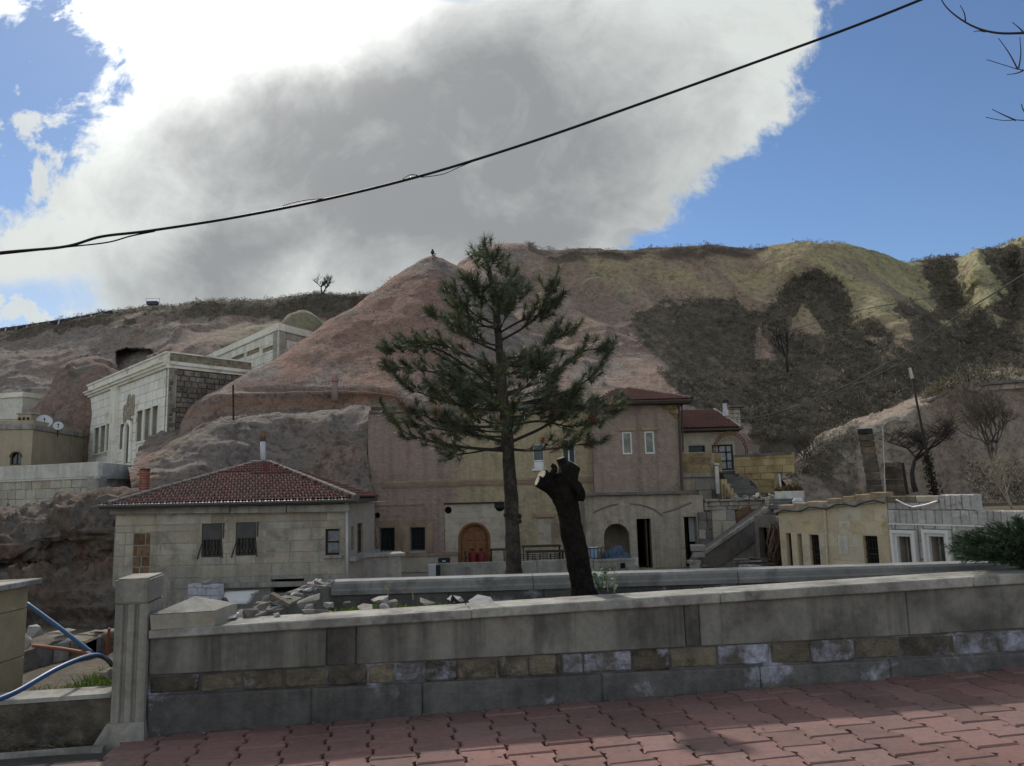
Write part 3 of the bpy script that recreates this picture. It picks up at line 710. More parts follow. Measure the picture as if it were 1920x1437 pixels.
def rock(px, py, Y, w, h, label, pale=False, group='broken stones lying in the planting strip', rz=None, name='broken_stone'):
    o = link(name, random.choice(PALER if pale else ROCKS)); o.location = P(px, py, Y)
    sx = w*Y/FPX/.95; o.scale = (sx, sx*random.uniform(.6, .9), h*Y/FPX/.6)
    o.rotation_euler = (random.uniform(-.25, .25), random.uniform(-.25, .25), random.uniform(0, 6.3) if rz is None else rz)
    return tag(o, label, 'stone', group)

# gate pillar at the wall's end
gp = thing('gate_pillar', 'grooved concrete gate pillar at the left end of the roadside wall', 'pillar', W(-.1, 0, 0))
M_pil = mat('pillar_concrete', (.335, .31, .265), (.27, .25, .215), 2.2, var=.2, vscale=20, bump=.25, bscale=60, streak=.4, stain=(.17, .15, .125), stain_amt=.3, stain_scale=2)
x0, x1, dep = -.215, -.002, .34
prof = []
fd = .045
for a_, d_ in ((x0, fd-.03), (x0+.008, fd-.008), (x0+.03, fd), (x0+.055, fd), (x0+.064, fd-.022), (x0+.078, fd-.022), (x0+.088, fd), (x0+.125, fd), (x0+.134, fd-.022), (x0+.148, fd-.022), (x0+.158, fd), (x1-.02, fd), (x1-.006, fd-.008), (x1, fd-.03)):
    prof.append((a_, d_))
b = B(); b.prism([W(a_, d_, .10) for a_, d_ in prof]+[W(x1, -dep, .10), W(x0, -dep, .10)], (0, 0, .74)); b.done('shaft', M_pil, gp)
b = B(); b.prism([W(x0, fd, .842), W(x0+.02, fd+.004, .842), W(x1-.02, fd+.004, .842), W(x1, fd, .842), W(x1+.003, -dep, .842), W(x0-.003, -dep, .842)], (0, 0, .165))
bmesh.ops.bevel(b.bm, geom=b.bm.edges[:], offset=.012, segments=2, affect='EDGES'); b.done('head', M_pil, gp)
b = B(); b.hull8([W(x0-.09, -.3, -.05), W(x1+.03, -.3, -.05), W(x1+.03, fd+.09, -.05), W(x0-.09, fd+.09, -.05), W(x0-.01, -.3, .10), W(x1+.002, -.3, .10), W(x1+.002, fd+.012, .10), W(x0-.01, fd+.012, .10)])
b.done('foot', M_pil, gp)
# fallen pyramid cap lying on the coping
cb_ = thing('pillar_cap', 'fallen pyramid-topped concrete cap lying on the coping beside the pillar', 'pillar cap', W(.25, -.12, .66))
b = B(); zc = hz(.2, 4)+.003
q0 = [W(.02, .05, zc), W(.41, .02, zc), W(.50, -.33, zc), W(.06, -.30, zc)]
q1 = [p+Vector((0, 0, .095)) for p in q0]
q1[0] += wu*-.01; b.hull8([q0[3], q0[2], q0[1], q0[0], q1[3], q1[2], q1[1], q1[0]]); b.done('slab', M_tan if False else mat('cap_edge', (.36, .31, .235), (.30, .27, .22), 3, var=.2, vscale=20, bump=.3, bscale=50, stain=(.2, .18, .15), stain_amt=.3), cb_)
ap = (q1[0]+q1[1]+q1[2]+q1[3])/4+Vector((0, 0, .085)); ap2 = ap+wu*.05
b = B(); e_ = [p+(ap-p)*.02+Vector((0, 0, .002)) for p in q1]
vs = [b.bm.verts.new(p) for p in e_]; va = b.bm.verts.new(ap-wn*.03)
for i in range(4): b.bm.faces.new((vs[i], vs[(i+1) % 4], va))
b.bm.faces.new(vs[::-1]); b.done('top', M_cop, cb_)

# left gate pillar with cap slab
lp = thing('gate_pillar', 'plain ochre gate pillar with a thin grey slab on top at the left edge', 'pillar', P(0, 1310, 5.5))
M_och = mat('ochre_plaster', (.42, .33, .20), (.36, .28, .17), 2.2, var=.15, vscale=12, bump=.15, bscale=60, stain=(.52, .52, .52), stain_amt=.02, stain_scale=2, streak=.15)
PY = 5.62
xl = P(48, 1200, PY+.2).x; zt = P(20, 1105, PY).z
for k, (za, zb) in enumerate(((.0, .42), (.423, zt-.16), (zt-.157, zt))):
    b = B(); b.box(((xl-.26), PY, (za+zb)/2), (.52, .40, zb-za), bev=.006); b.done('block', M_och, lp)
b = B(); b.box((xl-.23, PY, zt+.022), (.60, .50, .042), Matrix.Rotation(R(-1.5), 3, 'Y'), bev=.006); b.done('cap', M_cop, lp)
# low sill wall between the pillars
sw = thing('sill_wall', 'very low dark wall with a pale top between the two gate pillars', 'wall', W(-1, 0, 0))
b = B(); b.hull8([W(-2.2, -.16, -.1), W(-.22, -.16, -.1), W(-.22, .0, -.1), W(-2.2, .0, -.1), W(-2.2, -.16, .25), W(-.22, -.16, .25), W(-.22, .0, .25), W(-2.2, .0, .25)]); b.done('body', M_dark, sw)
b = B(); b.hull8([W(-2.2, -.2, .253), W(-.22, -.2, .253), W(-.22, .01, .253), W(-2.2, .01, .253), W(-2.2, -.2, .285), W(-.22, -.2, .285), W(-.22, .01, .28), W(-2.2, .01, .28)]); b.done('top', M_cop, sw)
kb = B(); kb.hull8([W(-2.6, .12, -.06), W(-.2, .14, -.06), W(-.2, .20, -.06), W(-2.6, .19, -.06), W(-2.6, .12, .0), W(-.2, .14, .0), W(-.2, .20, .0), W(-2.6, .19, .0)])
tag(kb.done('kerb', M_cop), kind='structure')
# litter before the sill: twigs
rg = np.random.default_rng(5); n = 520
c0 = np.array([tuple(W(rg.uniform(-2.4, -.3), rg.uniform(.02, .13), -.015)) for _ in range(n)]); a_ = rg.uniform(0, 6.28, n); l_ = rg.uniform(.02, .11, n)
dv = np.stack([np.cos(a_)*l_, np.sin(a_)*l_*.5, rg.uniform(0, .03, n)], 1); sd = np.stack([-np.sin(a_), np.cos(a_), a_*0], 1)*.004
VV = np.stack([c0-dv, c0+dv+sd, c0+dv+np.array([0, 0, .006])], 1).reshape(-1, 3)
tag(link('leaf_litter', fastmesh('leaf_litter', VV, np.arange(3*n).reshape(-1, 3), mat('litter', (.09, .075, .055), var=.5, bump=0))), 'dry twigs and leaf litter along the foot of the sill wall', 'litter', kind='stuff')

n = 420; rg = np.random.default_rng(15); s_a = rg.uniform(0, LEND, n); d_a = np.abs(rg.normal(0, .10, n))+.02; far_ = rg.random(n) < .3; d_a[far_] = rg.uniform(.05, 1.6, far_.sum())
c0 = np.array([tuple(W(a, b, .004)) for a, b in zip(s_a, d_a)]); a_ = rg.uniform(0, 6.28, n); l_ = rg.uniform(.006, .022, n); dv = np.stack([np.cos(a_)*l_, np.sin(a_)*l_, rg.uniform(0, .006, n)], 1); sd = np.stack([-np.sin(a_), np.cos(a_), a_*0], 1)*(l_*.5)[:, None]
VV = np.stack([c0-dv, c0+sd, c0+dv, c0-sd+np.array([0, 0, .004])], 1).reshape(-1, 3)
tag(link('grit', fastmesh('grit', VV, np.arange(4*n).reshape(-1, 4), mat('grit', (.20, .165, .12), var=.6, vscale=3, bump=0))), 'scattered grit and leaf crumbs along the foot of the roadside wall', 'litter', kind='stuff')
# broken end wall of the strip
bw = thing('broken_wall', 'broken rubble-topped end wall of the planting strip running down to the left', 'wall', (-2, 6.6, .4))
E0 = W2(-.02, -.02, 0); E1 = P(425, 1150, 6.05); E1.z = 0; E2 = P(395, 1160, 5.75); E2.z = 0
eu = (E1-E0); EL = eu.length; eu /= EL; en = Vector((eu.y, -eu.x, 0)); en = en if en.y < 0 else -en
for k in range(6):
    s0, s1 = EL*k/6, EL*(k+1)/6
    b = B(); zt0 = .72-.14*k/6+random.uniform(-.02, .01); zt1 = .72-.14*(k+1)/6+random.uniform(-.03, .02)
    pts = [E0+eu*s0-en*.16, E0+eu*s1-en*.16, E0+eu*s1+en*random.uniform(.02, .05), E0+eu*s0+en*random.uniform(.02, .05)]
    b.hull8([p+Vector((0, 0, .30)) for p in pts]+[pts[0]+Vector((0, 0, zt0)), pts[1]+Vector((0, 0, zt1)), pts[2]+Vector((0, 0, zt1-.02)), pts[3]+Vector((0, 0, zt0-.02))])
    bmesh.ops.bevel(b.bm, geom=b.bm.edges[:], offset=.012, segments=1, affect='EDGES'); b.done('block', M_conc, bw)
for k in range(34):
    t = random.random(); o = link('rubble', random.choice(ROCKS+PALER), bw); q = E0+eu*(EL*t)-en*random.uniform(-.04, .16)
    o.matrix_parent_inverse = parent_world(bw).inverted(); o.location = q+Vector((0, 0, .72-.14*t+random.uniform(-.015, .02)))
    s_ = random.uniform(.05, .14); o.scale = (s_, s_*random.uniform(.6, 1), s_*random.uniform(.4, .8)); o.rotation_euler = (random.uniform(-.4, .4), random.uniform(-.4, .4), random.uniform(0, 6))
for px, py, Y, w, h, lab, pl in (
        (716, 1126, 6.35, 42, 14, 'flat beige slab leaning in the planting strip, second row from the coping', False), (690, 1137, 5.95, 36, 20, 'blue-grey pointed stone left of the small tan stone', False),
        (735, 1133, 6.1, 22, 16, 'small tan stone beside the blue-grey pointed one', False), (722, 1139, 5.9, 20, 12, 'small pale stone just over the coping', True),
        (797, 1128, 6.2, 34, 9, 'thin grey slab at the edge of the grass', False), (855, 1123, 6.3, 26, 10, 'pale rounded stone at the right end of the stones', True),
        (617, 1134, 6.1, 18, 14, 'grey wedge-shaped stone below the broken wall', False), (590, 1147, 5.8, 46, 9, 'long flat grey stone against the coping', False),
        (578, 1140, 5.95, 20, 13, 'greenish-grey stone behind the long flat one', False), (620, 1146, 5.85, 16, 10, 'small grey stone beside the long flat one', False),
        (520, 1142, 5.85, 26, 24, 'brown broken block below the slanting slab', False), (518, 1153, 5.65, 22, 10, 'lilac-white chip in front of the brown block', True),
        (470, 1148, 5.7, 26, 22, 'beige broken stone left of the slanting slab', False), (495, 1136, 6.0, 30, 20, 'grey chunk leaning on the broken wall', False),
        (580, 1128, 6.3, 40, 16, 'large beige chunk at the foot of the broken wall', False), (650, 1131, 6.2, 14, 8, 'tiny grey stone in the bare soil', False),
        (900, 1130, 5.9, 60, 6, 'flat pale slab lying just behind the coping', True)):
    rock(px, py, Y, w, h, lab, pl)
# slanting slab, white board, rusty post, small iron bracket
b = B(); b.hull8([P(505, 1120, 6.0), P(512, 1116, 6.1), P(546, 1135, 6.1), P(541, 1140, 6.0), P(506, 1113, 6.0), P(513, 1110, 6.1), P(548, 1130, 6.1), P(543, 1133, 6.0)])
tag(b.done('stone_slab', M_tan), 'slanting beige slab propped among the rubble of the broken wall', 'slab')
b = B(); b.hull8([P(404, 1163, 5.55), P(441, 1159, 5.55), P(449, 1150, 5.75), P(408, 1156, 5.75), P(404, 1160, 5.55), P(441, 1156, 5.55), P(449, 1147.5, 5.75), P(408, 1152, 5.75)])
tag(b.done('white_board', mat('white_board', (.62, .62, .63), var=.1, bump=.1)), 'flat white board lying behind the coping near the fallen cap', 'board')
b = B(); b.tube([P(437, 1158, 5.9), P(430, 1140, 5.9), P(420, 1124, 5.95)], [.028, .024, .022], 6)
tag(b.done('wooden_stake', mat('dark_wood', (.045, .036, .03), var=.4, vscale=20, bump=.4)), 'short dark stake leaning out of the rubble', 'stake')
b = B(); b.tube([P(846, 1132, 6.0), P(850, 1118, 6.0), P(853, 1126, 6.0), P(862, 1131, 6.0)], [.012, .018, .016, .008], 6)
tag(b.done('iron_bracket', mat('iron', (.03, .028, .027), rough=.6, bump=.3, metal=.3)), 'small black bent iron piece standing among the stones', 'iron piece')

# grass tufts, weeds
M_grass = mat('grass', (.10, .17, .03), attr='col', var=.3, vscale=30, bump=0, rough=.8, trans=.3)
def grass(name, label, regions, n, hgt, seed, dry=.1):
    rg = np.random.default_rng(seed); base = []
    for (px, py, Y, rx, ry, z) in regions:
        c_ = P(px, py, Y); q = rg.normal(0, .45, (n, 2)); base.append(np.stack([c_.x+q[:, 0]*rx, c_.y+q[:, 1]*ry, np.full(n, z)], 1))
    bs = np.concatenate(base); k = len(bs); a_ = rg.uniform(0, 6.28, k); h_ = hgt*rg.uniform(.4, 1.3, k); ln = rg.uniform(.2, .9, k)
    tip = bs+np.stack([np.cos(a_)*h_*ln, np.sin(a_)*h_*ln, h_], 1); md = bs+(tip-bs)*.5+np.stack([a_*0, a_*0, h_*.18], 1)
    sd = np.stack([-np.sin(a_), np.cos(a_), a_*0], 1)*(.0035+.004*rg.random((k, 1)))
    VV = np.stack([bs-sd, bs+sd, md+sd*.8, md-sd*.8, tip], 1).reshape(-1, 3); i5 = np.arange(k)*5
    F3 = np.concatenate([np.stack([i5, i5+1, i5+2], 1), np.stack([i5, i5+2, i5+3], 1), np.stack([i5+3, i5+2, i5+4], 1)])
    g = np.array((.085, .15, .025))*rg.uniform(.5, 1.5, (k, 1)); d = rg.random(k) < dry; g[d] = np.array((.30, .24, .12))
    return tag(link(name, fastmesh(name, VV, F3, M_grass, cols=np.repeat(g, 5, 0))), label, 'grass', kind='stuff')
grass('grass', 'short green grass growing in the planting strip', [(1035, 1115, 6.7, .35, .25, .53), (960, 1117, 6.6, .35, .2, .53), (760, 1115, 6.7, .4, .3, .5), (830, 1112, 6.8, .35, .3, .5), (1190, 1107, 6.6, .3, .2, .54), (700, 1113, 6.9, .3, .2, .5), (640, 1142, 5.9, .08, .05, .5)], 1500, .05, 3)
grass('grass', 'tall bright green grass tuft inside the gate', [(185, 1270, 5.6, .28, .25, .1), (130, 1285, 5.5, .3, .15, .08), (205, 1240, 6.0, .15, .2, .08)], 900, .16, 4, .12)
M_leaf = mat('weed_leaf', (.05, .12, .04), var=.3, bump=0, rough=.6, trans=.25)
def weed(name, label, base, h, leaves, seed, stemc=None, lw=.035):
    r_ = random.Random(seed); t = thing(name, label, 'plant', base); base = Vector(base)
    b = B()
    for k in range(4):
        d = Vector((r_.uniform(-.6, .6), r_.uniform(-.6, .6), 1))*h; b.tube([base, base+d*.5+Vector((0, 0, .02)), base+d*r_.uniform(.7, 1)], [.004, .003, .0015], 5)
    b.done('stem', M_leaf, t)
    b = B()
    for k in range(leaves):
        c_ = base+Vector((r_.gauss(0, .35)*h, r_.gauss(0, .35)*h, r_.uniform(.15, 1)*h)); d = Vector((r_.gauss(0, 1), r_.gauss(0, 1), r_.uniform(-.1, .6))).normalized(); s_ = d.orthogonal().normalized()
        l_ = lw*r_.uniform(.6, 1.3); b.poly([c_, c_+d*l_*.5+s_*l_*.4, c_+d*l_, c_+d*l_*.5-s_*l_*.4])
    b.done('foliage', M_leaf, t); return t
weed('weed', 'small broad-leaved green weed right of the pollarded stump', P(1128, 1112, 6.7), .20, 60, 1)
M_dry = mat('dry_stalk', (.30, .24, .15), var=.2, bump=0)
for k, (px, py, Y, h, lab) in enumerate(((1140, 1110, 6.7, 55, 'thin dry stalk standing right of the green weed'), (1152, 1112, 6.6, 46, 'shorter dry stalk, the right one of the pair by the weed'), (775, 1125, 6.5, 26, 'dry bent stalk in front of the rear wall'), (727, 1120, 6.6, 22, 'pale curled stalk near the beige slab'))):
    b = B(); p = P(px, py, Y); q = P(px+random.uniform(-6, 6), py-h, Y); b.tube([p, (p+q)/2+Vector((random.uniform(-.02, .02), 0, 0)), q], [.006, .005, .002], 5)
    for j in range(5):
        a_ = p+(q-p)*random.uniform(.4, 1); b.tube([a_, a_+Vector((random.uniform(-.05, .05), random.uniform(-.04, .04), random.uniform(.01, .05)))], [.003, .001], 4)
    tag(b.done('dry_stalk', M_dry), lab, 'stalk')

# pollarded stump
M_bark = mat('dark_bark', (.016, .0135, .012), (.026, .022, .019), 6, var=.5, vscale=24, bump=1., bscale=26, rough=1., spec=.1)
M_cut = mat('cut_wood', (.52, .46, .35), (.36, .29, .2), 30, var=.15, vscale=40, bump=.2)
st = thing('pollarded_stump', 'black pollarded tree stump with pale sawn ends in the planting strip', 'tree stump', P(1094, 1118, 6.6))
SY = 6.6
def limb(b, pts, nseg=6, n=14, amp=.10):
    """organic limb through (px,py,Y,radius px)"""
    A = np.array([(*P(x, y, Y), r*Y/FPX) for x, y, Y, r in pts]); A = crom(A, nseg*(len(pts)-1)+1)
    rings = []
    for i, q in enumerate(A):
        c_ = Vector(q[:3]); t = Vector(A[min(i+1, len(A)-1)][:3]-A[max(i-1, 0)][:3]).normalized(); x_ = t.cross(Vector((0, 1, 0))).normalized(); y_ = t.cross(x_)
        ring = []
        for k in range(n):
            a_ = 2*math.pi*k/n; d = x_*math.cos(a_)+y_*math.sin(a_); p = c_+d*q[3]
            p = c_+d*q[3]*(1+amp*2.2*float(fbm(np.array([tuple(p*9)]), 4)[0])); ring.append(b.bm.verts.new(p))
        rings.append(ring)
    for a, c2 in zip(rings, rings[1:]):
        for k in range(n): b.bm.faces.new((a[k], a[(k+1) % n], c2[(k+1) % n], c2[k]))
    b.bm.faces.new(rings[0][::-1]); b.bm.faces.new(rings[-1])
    return rings[-1]
b = B()
limb(b, [(1098, 1128, SY, 27), (1093, 1095, SY, 21), (1081, 1040, SY, 21), (1070, 985, SY, 21.5), (1060, 940, SY, 22), (1053, 910, SY, 25), (1052, 888, SY, 22)], 7, 18, .12)
ends = []
ends.append(limb(b, [(1050, 926, SY, 18), (1036, 915, SY-.05, 16), (1020, 908, SY-.10, 13), (1008, 903, SY-.12, 11)], 5, 14, .10))
ends.append(limb(b, [(1046, 915, SY+.0, 17), (1030, 902, SY-.05, 13), (1016, 891, SY-.1, 13)], 4, 12, .1))
ends.append(limb(b, [(1060, 905, SY, 22), (1061, 888, SY+.02, 17), (1056, 872, SY+.05, 10), (1052, 860, SY+.05, 10)], 5, 12, .1))
ends.append(limb(b, [(1064, 900, SY+.02, 20), (1070, 884, SY, 17), (1077, 872, SY, 14)], 5, 12, .1))
limb(b, [(1072, 905, SY-.04, 12), (1082, 913, SY-.08, 10), (1089, 926, SY-.1, 8), (1089, 940, SY-.1, 5)], 4, 9, .2)
limb(b, [(1036, 890, SY-.1, 7), (1040, 878, SY-.1, 6), (1034, 872, SY-.1, 4)], 3, 7, .3)
tips = [[v.co.copy() for v in e_] for e_ in ends]
b.done('trunk', M_bark, st, True)
for e_ in tips:
    c_ = sum(e_, Vector())/len(e_); nrm_ = (e_[0]-c_).cross(e_[4]-c_).normalized()
    if nrm_.z < 0: nrm_ = -nrm_
    b = B(); b.prism([c_+(p-c_)*.78+nrm_*.001 for p in e_], nrm_*.006); b.done('cut_face', M_cut, st)

# pipes inside the gate
def pipe(name, label, pts, rad, m, n=8):
    A = crom(np.array([tuple(P(*q)) for q in pts]), 8*(len(pts)-1)+1); b = B(); b.tube([Vector(q) for q in A], rad, n)
    return tag(b.done(name, m, None, True), label, 'pipe')
M_blue = mat('blue_pipe', (.022, .085, .21), var=.2, vscale=10, bump=0, rough=.5, spec=.5); M_orng = mat('orange_pipe', (.20, .055, .022), var=.2, bump=0, rough=.5)
pipe('water_pipe', 'straight blue pipe slanting down from the ochre pillar', [(50, 1132, 6.2), (110, 1176, 6.15), (173, 1225, 6.1)], .017, M_blue)
pipe('water_pipe', 'curved blue pipe bending from the grass out over the sill wall', [(-20, 1318, 4.75), (30, 1298, 4.9), (100, 1258, 5.2), (150, 1236, 5.5), (180, 1229, 5.8), (200, 1236, 6.0), (212, 1250, 6.1)], .017, M_blue)
pipe('conduit', 'thin orange conduit lying across the low broken kerb', [(62, 1211, 6.4), (115, 1217, 6.2), (172, 1227, 6.05)], .014, M_orng)
pipe('conduit', 'short upright orange conduit stub beside the grooved pillar', [(203, 1232, 6.3), (202, 1205, 6.3), (205, 1178, 6.3)], .012, M_orng)
pipe('conduit', 'thin brown hose looping beside the curved blue pipe', [(105, 1256, 5.6), (130, 1240, 5.7), (165, 1228, 5.8), (192, 1232, 5.9), (208, 1248, 6.)], .009, mat('brown_hose', (.12, .08, .06), bump=0))
# broken inner kerb behind the gate
ik = thing('broken_kerb', 'broken stone kerb with pale top edge behind the pipes', 'kerb', P(130, 1240, 8))
kp = [(40, 1222, 6.9), (75, 1213, 7.2), (100, 1207, 7.4), (130, 1200, 7.6), (160, 1204, 7.6), (185, 1190, 7.9), (222, 1182, 8.0)]
for k in range(len(kp)-1):
    a_, c_ = P(*kp[k]), P(*kp[k+1]); bk = Vector((0, .22, .01)); dn = Vector((0, 0, -.42-random.uniform(0, .1)))
    b = B(); b.hull8([a_+bk+dn, c_+bk+dn, c_+dn, a_+dn, a_+bk, c_+bk, c_, a_]); bmesh.ops.bevel(b.bm, geom=b.bm.edges[:], offset=.015, segments=1, affect='EDGES'); b.done('stone', M_tan if k % 2 else M_rub, ik)
for k in range(14):
    o = link('rubble', random.choice(ROCKS), ik); o.matrix_parent_inverse = parent_world(ik).inverted(); o.location = P(random.uniform(90, 215), random.uniform(1183, 1198), 8.3); s_ = random.uniform(.08, .2); o.scale = (s_*1.4, s_, s_*.5)
rock(64, 1186, 7.6, 28, 46, 'upright lilac-white pointed stone by the ochre pillar', True, 'stones inside the gate'); rock(50, 1205, 7.3, 22, 34, 'rounded grey stone beside the ochre pillar', False, 'stones inside the gate')
rock(203, 1262, 5.5, 34, 26, 'square dark block in the grass beside the grooved pillar', False, 'stones inside the gate', 0.)
# ------------------------------------------------------------------ building helpers
class Fr:
    """a wall plane: s along it, z up, d outwards"""
    def __init__(s, a, b):
        a, b = Vector(a), Vector(b); s.o = Vector((a.x, a.y, 0)); s.u = Vector((b.x-a.x, b.y-a.y, 0)); s.L = s.u.length; s.u /= s.L
        s.n = Vector((s.u.y, -s.u.x, 0)); s.rot = Matrix((s.u, -s.n, Vector((0, 0, 1)))).transposed(); s.rz = math.atan2(s.u.y, s.u.x)
    def p(s, q, z, d=0.): return s.o+s.u*q+s.n*d+Vector((0, 0, z))
    def sz(s, px, py, d=0.):
        w = PLN(px, py, s.o+s.n*d, s.n); return ((w-s.o).dot(s.u), w.z)
    def rect(s, x0, y0, x1, y1, d=0.):     # photo box -> s0,z0,s1,z1
        xm, ym = (x0+x1)/2, (y0+y1)/2
        return (s.sz(x0, ym, d)[0], s.sz(xm, y1, d)[1], s.sz(x1, ym, d)[0], s.sz(xm, y0, d)[1])
def rloop(r): s0, z0, s1, z1 = r; return [(s0, z0), (s1, z0), (s1, z1), (s0, z1)]
def arch(s0, z0, s1, z1, n=14):            # round-headed opening
    r = (s1-s0)/2; c = (s0+s1)/2; zc = max(z0+.05, z1-r); return [(s0, z0), (s1, z0)]+[(c+r*math.cos(math.pi*k/n), zc+(z1-zc)*math.sin(math.pi*k/n)) for k in range(n+1)]
def circle(c, z, r, n=14): return [(c+r*math.cos(2*math.pi*k/n), z+r*math.sin(2*math.pi*k/n)) for k in range(n)]
def holed(name, fr, outer, holes, m, parent, d=0., thick=.4, reveal=None):
    bm = bmesh.new(); ed = []
    loops = []
    for lp in [outer]+holes:
        vs = [bm.verts.new(fr.p(a, b, d)) for a, b in lp]; loops.append(vs)
        ed += [bm.edges.new((vs[i], vs[(i+1) % len(vs)])) for i in range(len(vs))]
    bmesh.ops.triangle_fill(bm, use_beauty=True, use_dissolve=False, edges=ed, normal=fr.n)
    for f in bm.faces:
        f.normal_update()
        if f.normal.dot(fr.n) < 0: f.normal_flip()
    for k, vs in enumerate(loops):
        t = thick if k == 0 else (reveal or thick*.6); back = [bm.verts.new(v.co-fr.n*t) for v in vs]; n = len(vs)
        for i in range(n):
            f = bm.faces.new((vs[i], vs[(i+1) % n], back[(i+1) % n], back[i]))
            if k == 0: f.normal_flip()
    return bmobj(name, bm, m, parent, recalc=False)
def fbox(fr, parent, name, s0, s1, z0, z1, d0, d1, m, bev=0., jit=0.):
    b = B(); b.box(fr.p((s0+s1)/2, (z0+z1)/2, (d0+d1)/2), (abs(s1-s0), abs(d1-d0), abs(z1-z0)), fr.rot, bev=bev, jit=jit); return b.done(name, m, parent)
def unit_block(seed, ch=.04, jit=.02):
    r_ = random.Random(seed); v = []
    def j(): return r_.uniform(-jit, jit)
    for y, s in ((.5, 1), (-.38, 1), (-.5, 1-2*ch)):
        for x, z in ((-.5, -.5), (.5, -.5), (.5, .5), (-.5, .5)): v.append((x*s+(j() if y < 0 else 0), y, z*s+(j() if y < 0 else 0)))
    f = [(8, 9, 10, 11)]
    for a in (0, 4):
        for i in range(4): f.append((a+i, a+(i+1) % 4, a+4+(i+1) % 4, a+4+i))
    return v, f
_UB = {}
def ublock(m, rough):
    k = (m.name, rough)
    if k not in _UB: _UB[k] = [mesh('block', *unit_block(q, .02+.05*rough, .004+.045*rough), m) for q in range(5)]
    return random.choice(_UB[k])
def subtract(r, h):
    s0, z0, s1, z1 = r; a, b, c, d = h
    if c <= s0 or a >= s1 or d <= z0 or b >= z1: return [r]
    o = []
    if a > s0: o.append((s0, z0, min(a, s1), z1))
    if c < s1: o.append((max(c, s0), z0, s1, z1))
    m0, m1 = max(a, s0), min(c, s1)
    if b > z0: o.append((m0, z0, m1, b))
    if d < z1: o.append((m0, d, m1, z1))
    return o
def blocks(fr, parent, s0, s1, z0, z1, rowh, lens, mats, holes=(), joint=.012, depth=.10, proud=.012, rough=.3, name='block', keep=None, vary=.0, d=0.):
    z = z0; n = 0; row = 0
    while z < z1-.04:
        h = rowh*random.uniform(1-vary, 1+vary); h = z1-z if z+h > z1-.35*rowh else h
        q = s0-random.uniform(0, lens[0])
        while q < s1-.02:
            l_ = random.uniform(*lens); e = q+l_
            if e > s1-.3*lens[0]: e = s1
            rs = [(max(q, s0), z, min(e, s1), z+h)]
            for hl in holes: rs = [t for r_ in rs for t in subtract(r_, hl)]
            for a, b, c, t in rs:
                if c-a < .07 or t-b < .05: continue
                if keep and not keep((a+c)/2, (b+t)/2): continue
                m = random.choice(mats); o = link(name, ublock(m, rough), parent); pr = proud*random.uniform(.3, 1.6)
                o.matrix_parent_inverse = parent_world(parent).inverted()
                o.location = fr.p((a+c)/2, (b+t)/2, d+pr-depth/2); o.scale = (c-a-joint, depth, t-b-joint); o.rotation_euler = (0, 0, fr.rz); n += 1
            q = e
        z += h; row += 1
    return n
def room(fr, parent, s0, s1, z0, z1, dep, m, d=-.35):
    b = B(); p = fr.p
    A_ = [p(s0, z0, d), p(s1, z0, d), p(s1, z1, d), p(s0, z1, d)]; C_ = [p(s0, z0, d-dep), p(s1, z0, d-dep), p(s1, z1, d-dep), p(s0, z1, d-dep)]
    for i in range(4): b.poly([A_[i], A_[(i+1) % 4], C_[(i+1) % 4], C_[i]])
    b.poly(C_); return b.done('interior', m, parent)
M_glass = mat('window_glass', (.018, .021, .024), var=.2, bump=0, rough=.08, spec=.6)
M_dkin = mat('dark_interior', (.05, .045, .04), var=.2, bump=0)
M_white = mat('white_frame', (.68, .68, .67), var=.08, bump=.05, rough=.5)
M_wood = mat('brown_wood', (.075, .05, .036), (.10, .075, .055), 8, var=.3, vscale=20, bump=.4, bscale=60)
M_iron = mat('black_iron', (.025, .024, .024), var=.3, bump=.2, rough=.6)
def window(fr, parent, r, m, fw=.05, dep=-.16, mull=(), trans=(), glass=None, name='window', bars=0, sill=None):
    s0, z0, s1, z1 = r; b = B(); fd = .05
    def bar(a, c, e, f): b.box(fr.p((a+c)/2, (e+f)/2, dep), (c-a, fd, f-e), fr.rot)
    bar(s0, s0+fw, z0, z1); bar(s1-fw, s1, z0, z1); bar(s0+fw, s1-fw, z0, z0+fw); bar(s0+fw, s1-fw, z1-fw, z1)
    for t in mull: c = s0+(s1-s0)*t; bar(c-fw*.4, c+fw*.4, z0+fw, z1-fw)
    for t in trans: c = z0+(z1-z0)*t; bar(s0+fw, s1-fw, c-fw*.4, c+fw*.4)
    w = b.done(name, m, parent)
    b = B(); b.box(fr.p((s0+s1)/2, (z0+z1)/2, dep-.012), (s1-s0-.01, .012, z1-z0-.01), fr.rot); b.done('pane', glass or M_glass, w)
    if bars:
        b = B()
        for k in range(bars): c = s0+(s1-s0)*(k+.5)/bars; b.tube([fr.p(c, z0, dep+.10), fr.p(c, z1, dep+.10)], .014, 5)
        for k in (.25, .55, .85): b.tube([fr.p(s0, z0+(z1-z0)*k, dep+.11), fr.p(s1, z0+(z1-z0)*k, dep+.11)], .012, 5)
        b.done('grille', M_iron, w)
    if sill: fbox(fr, w, 'sill', s0-.06, s1+.06, z0-.10, z0-.005, -.05, .09, sill)
    return w
def solid(name, pts, z0, z1, m, parent):   # plan polygon extruded
    b = B(); b.prism([Vector((p[0], p[1], z0)) for p in pts], (0, 0, z1-z0)); return b.done(name, m, parent)

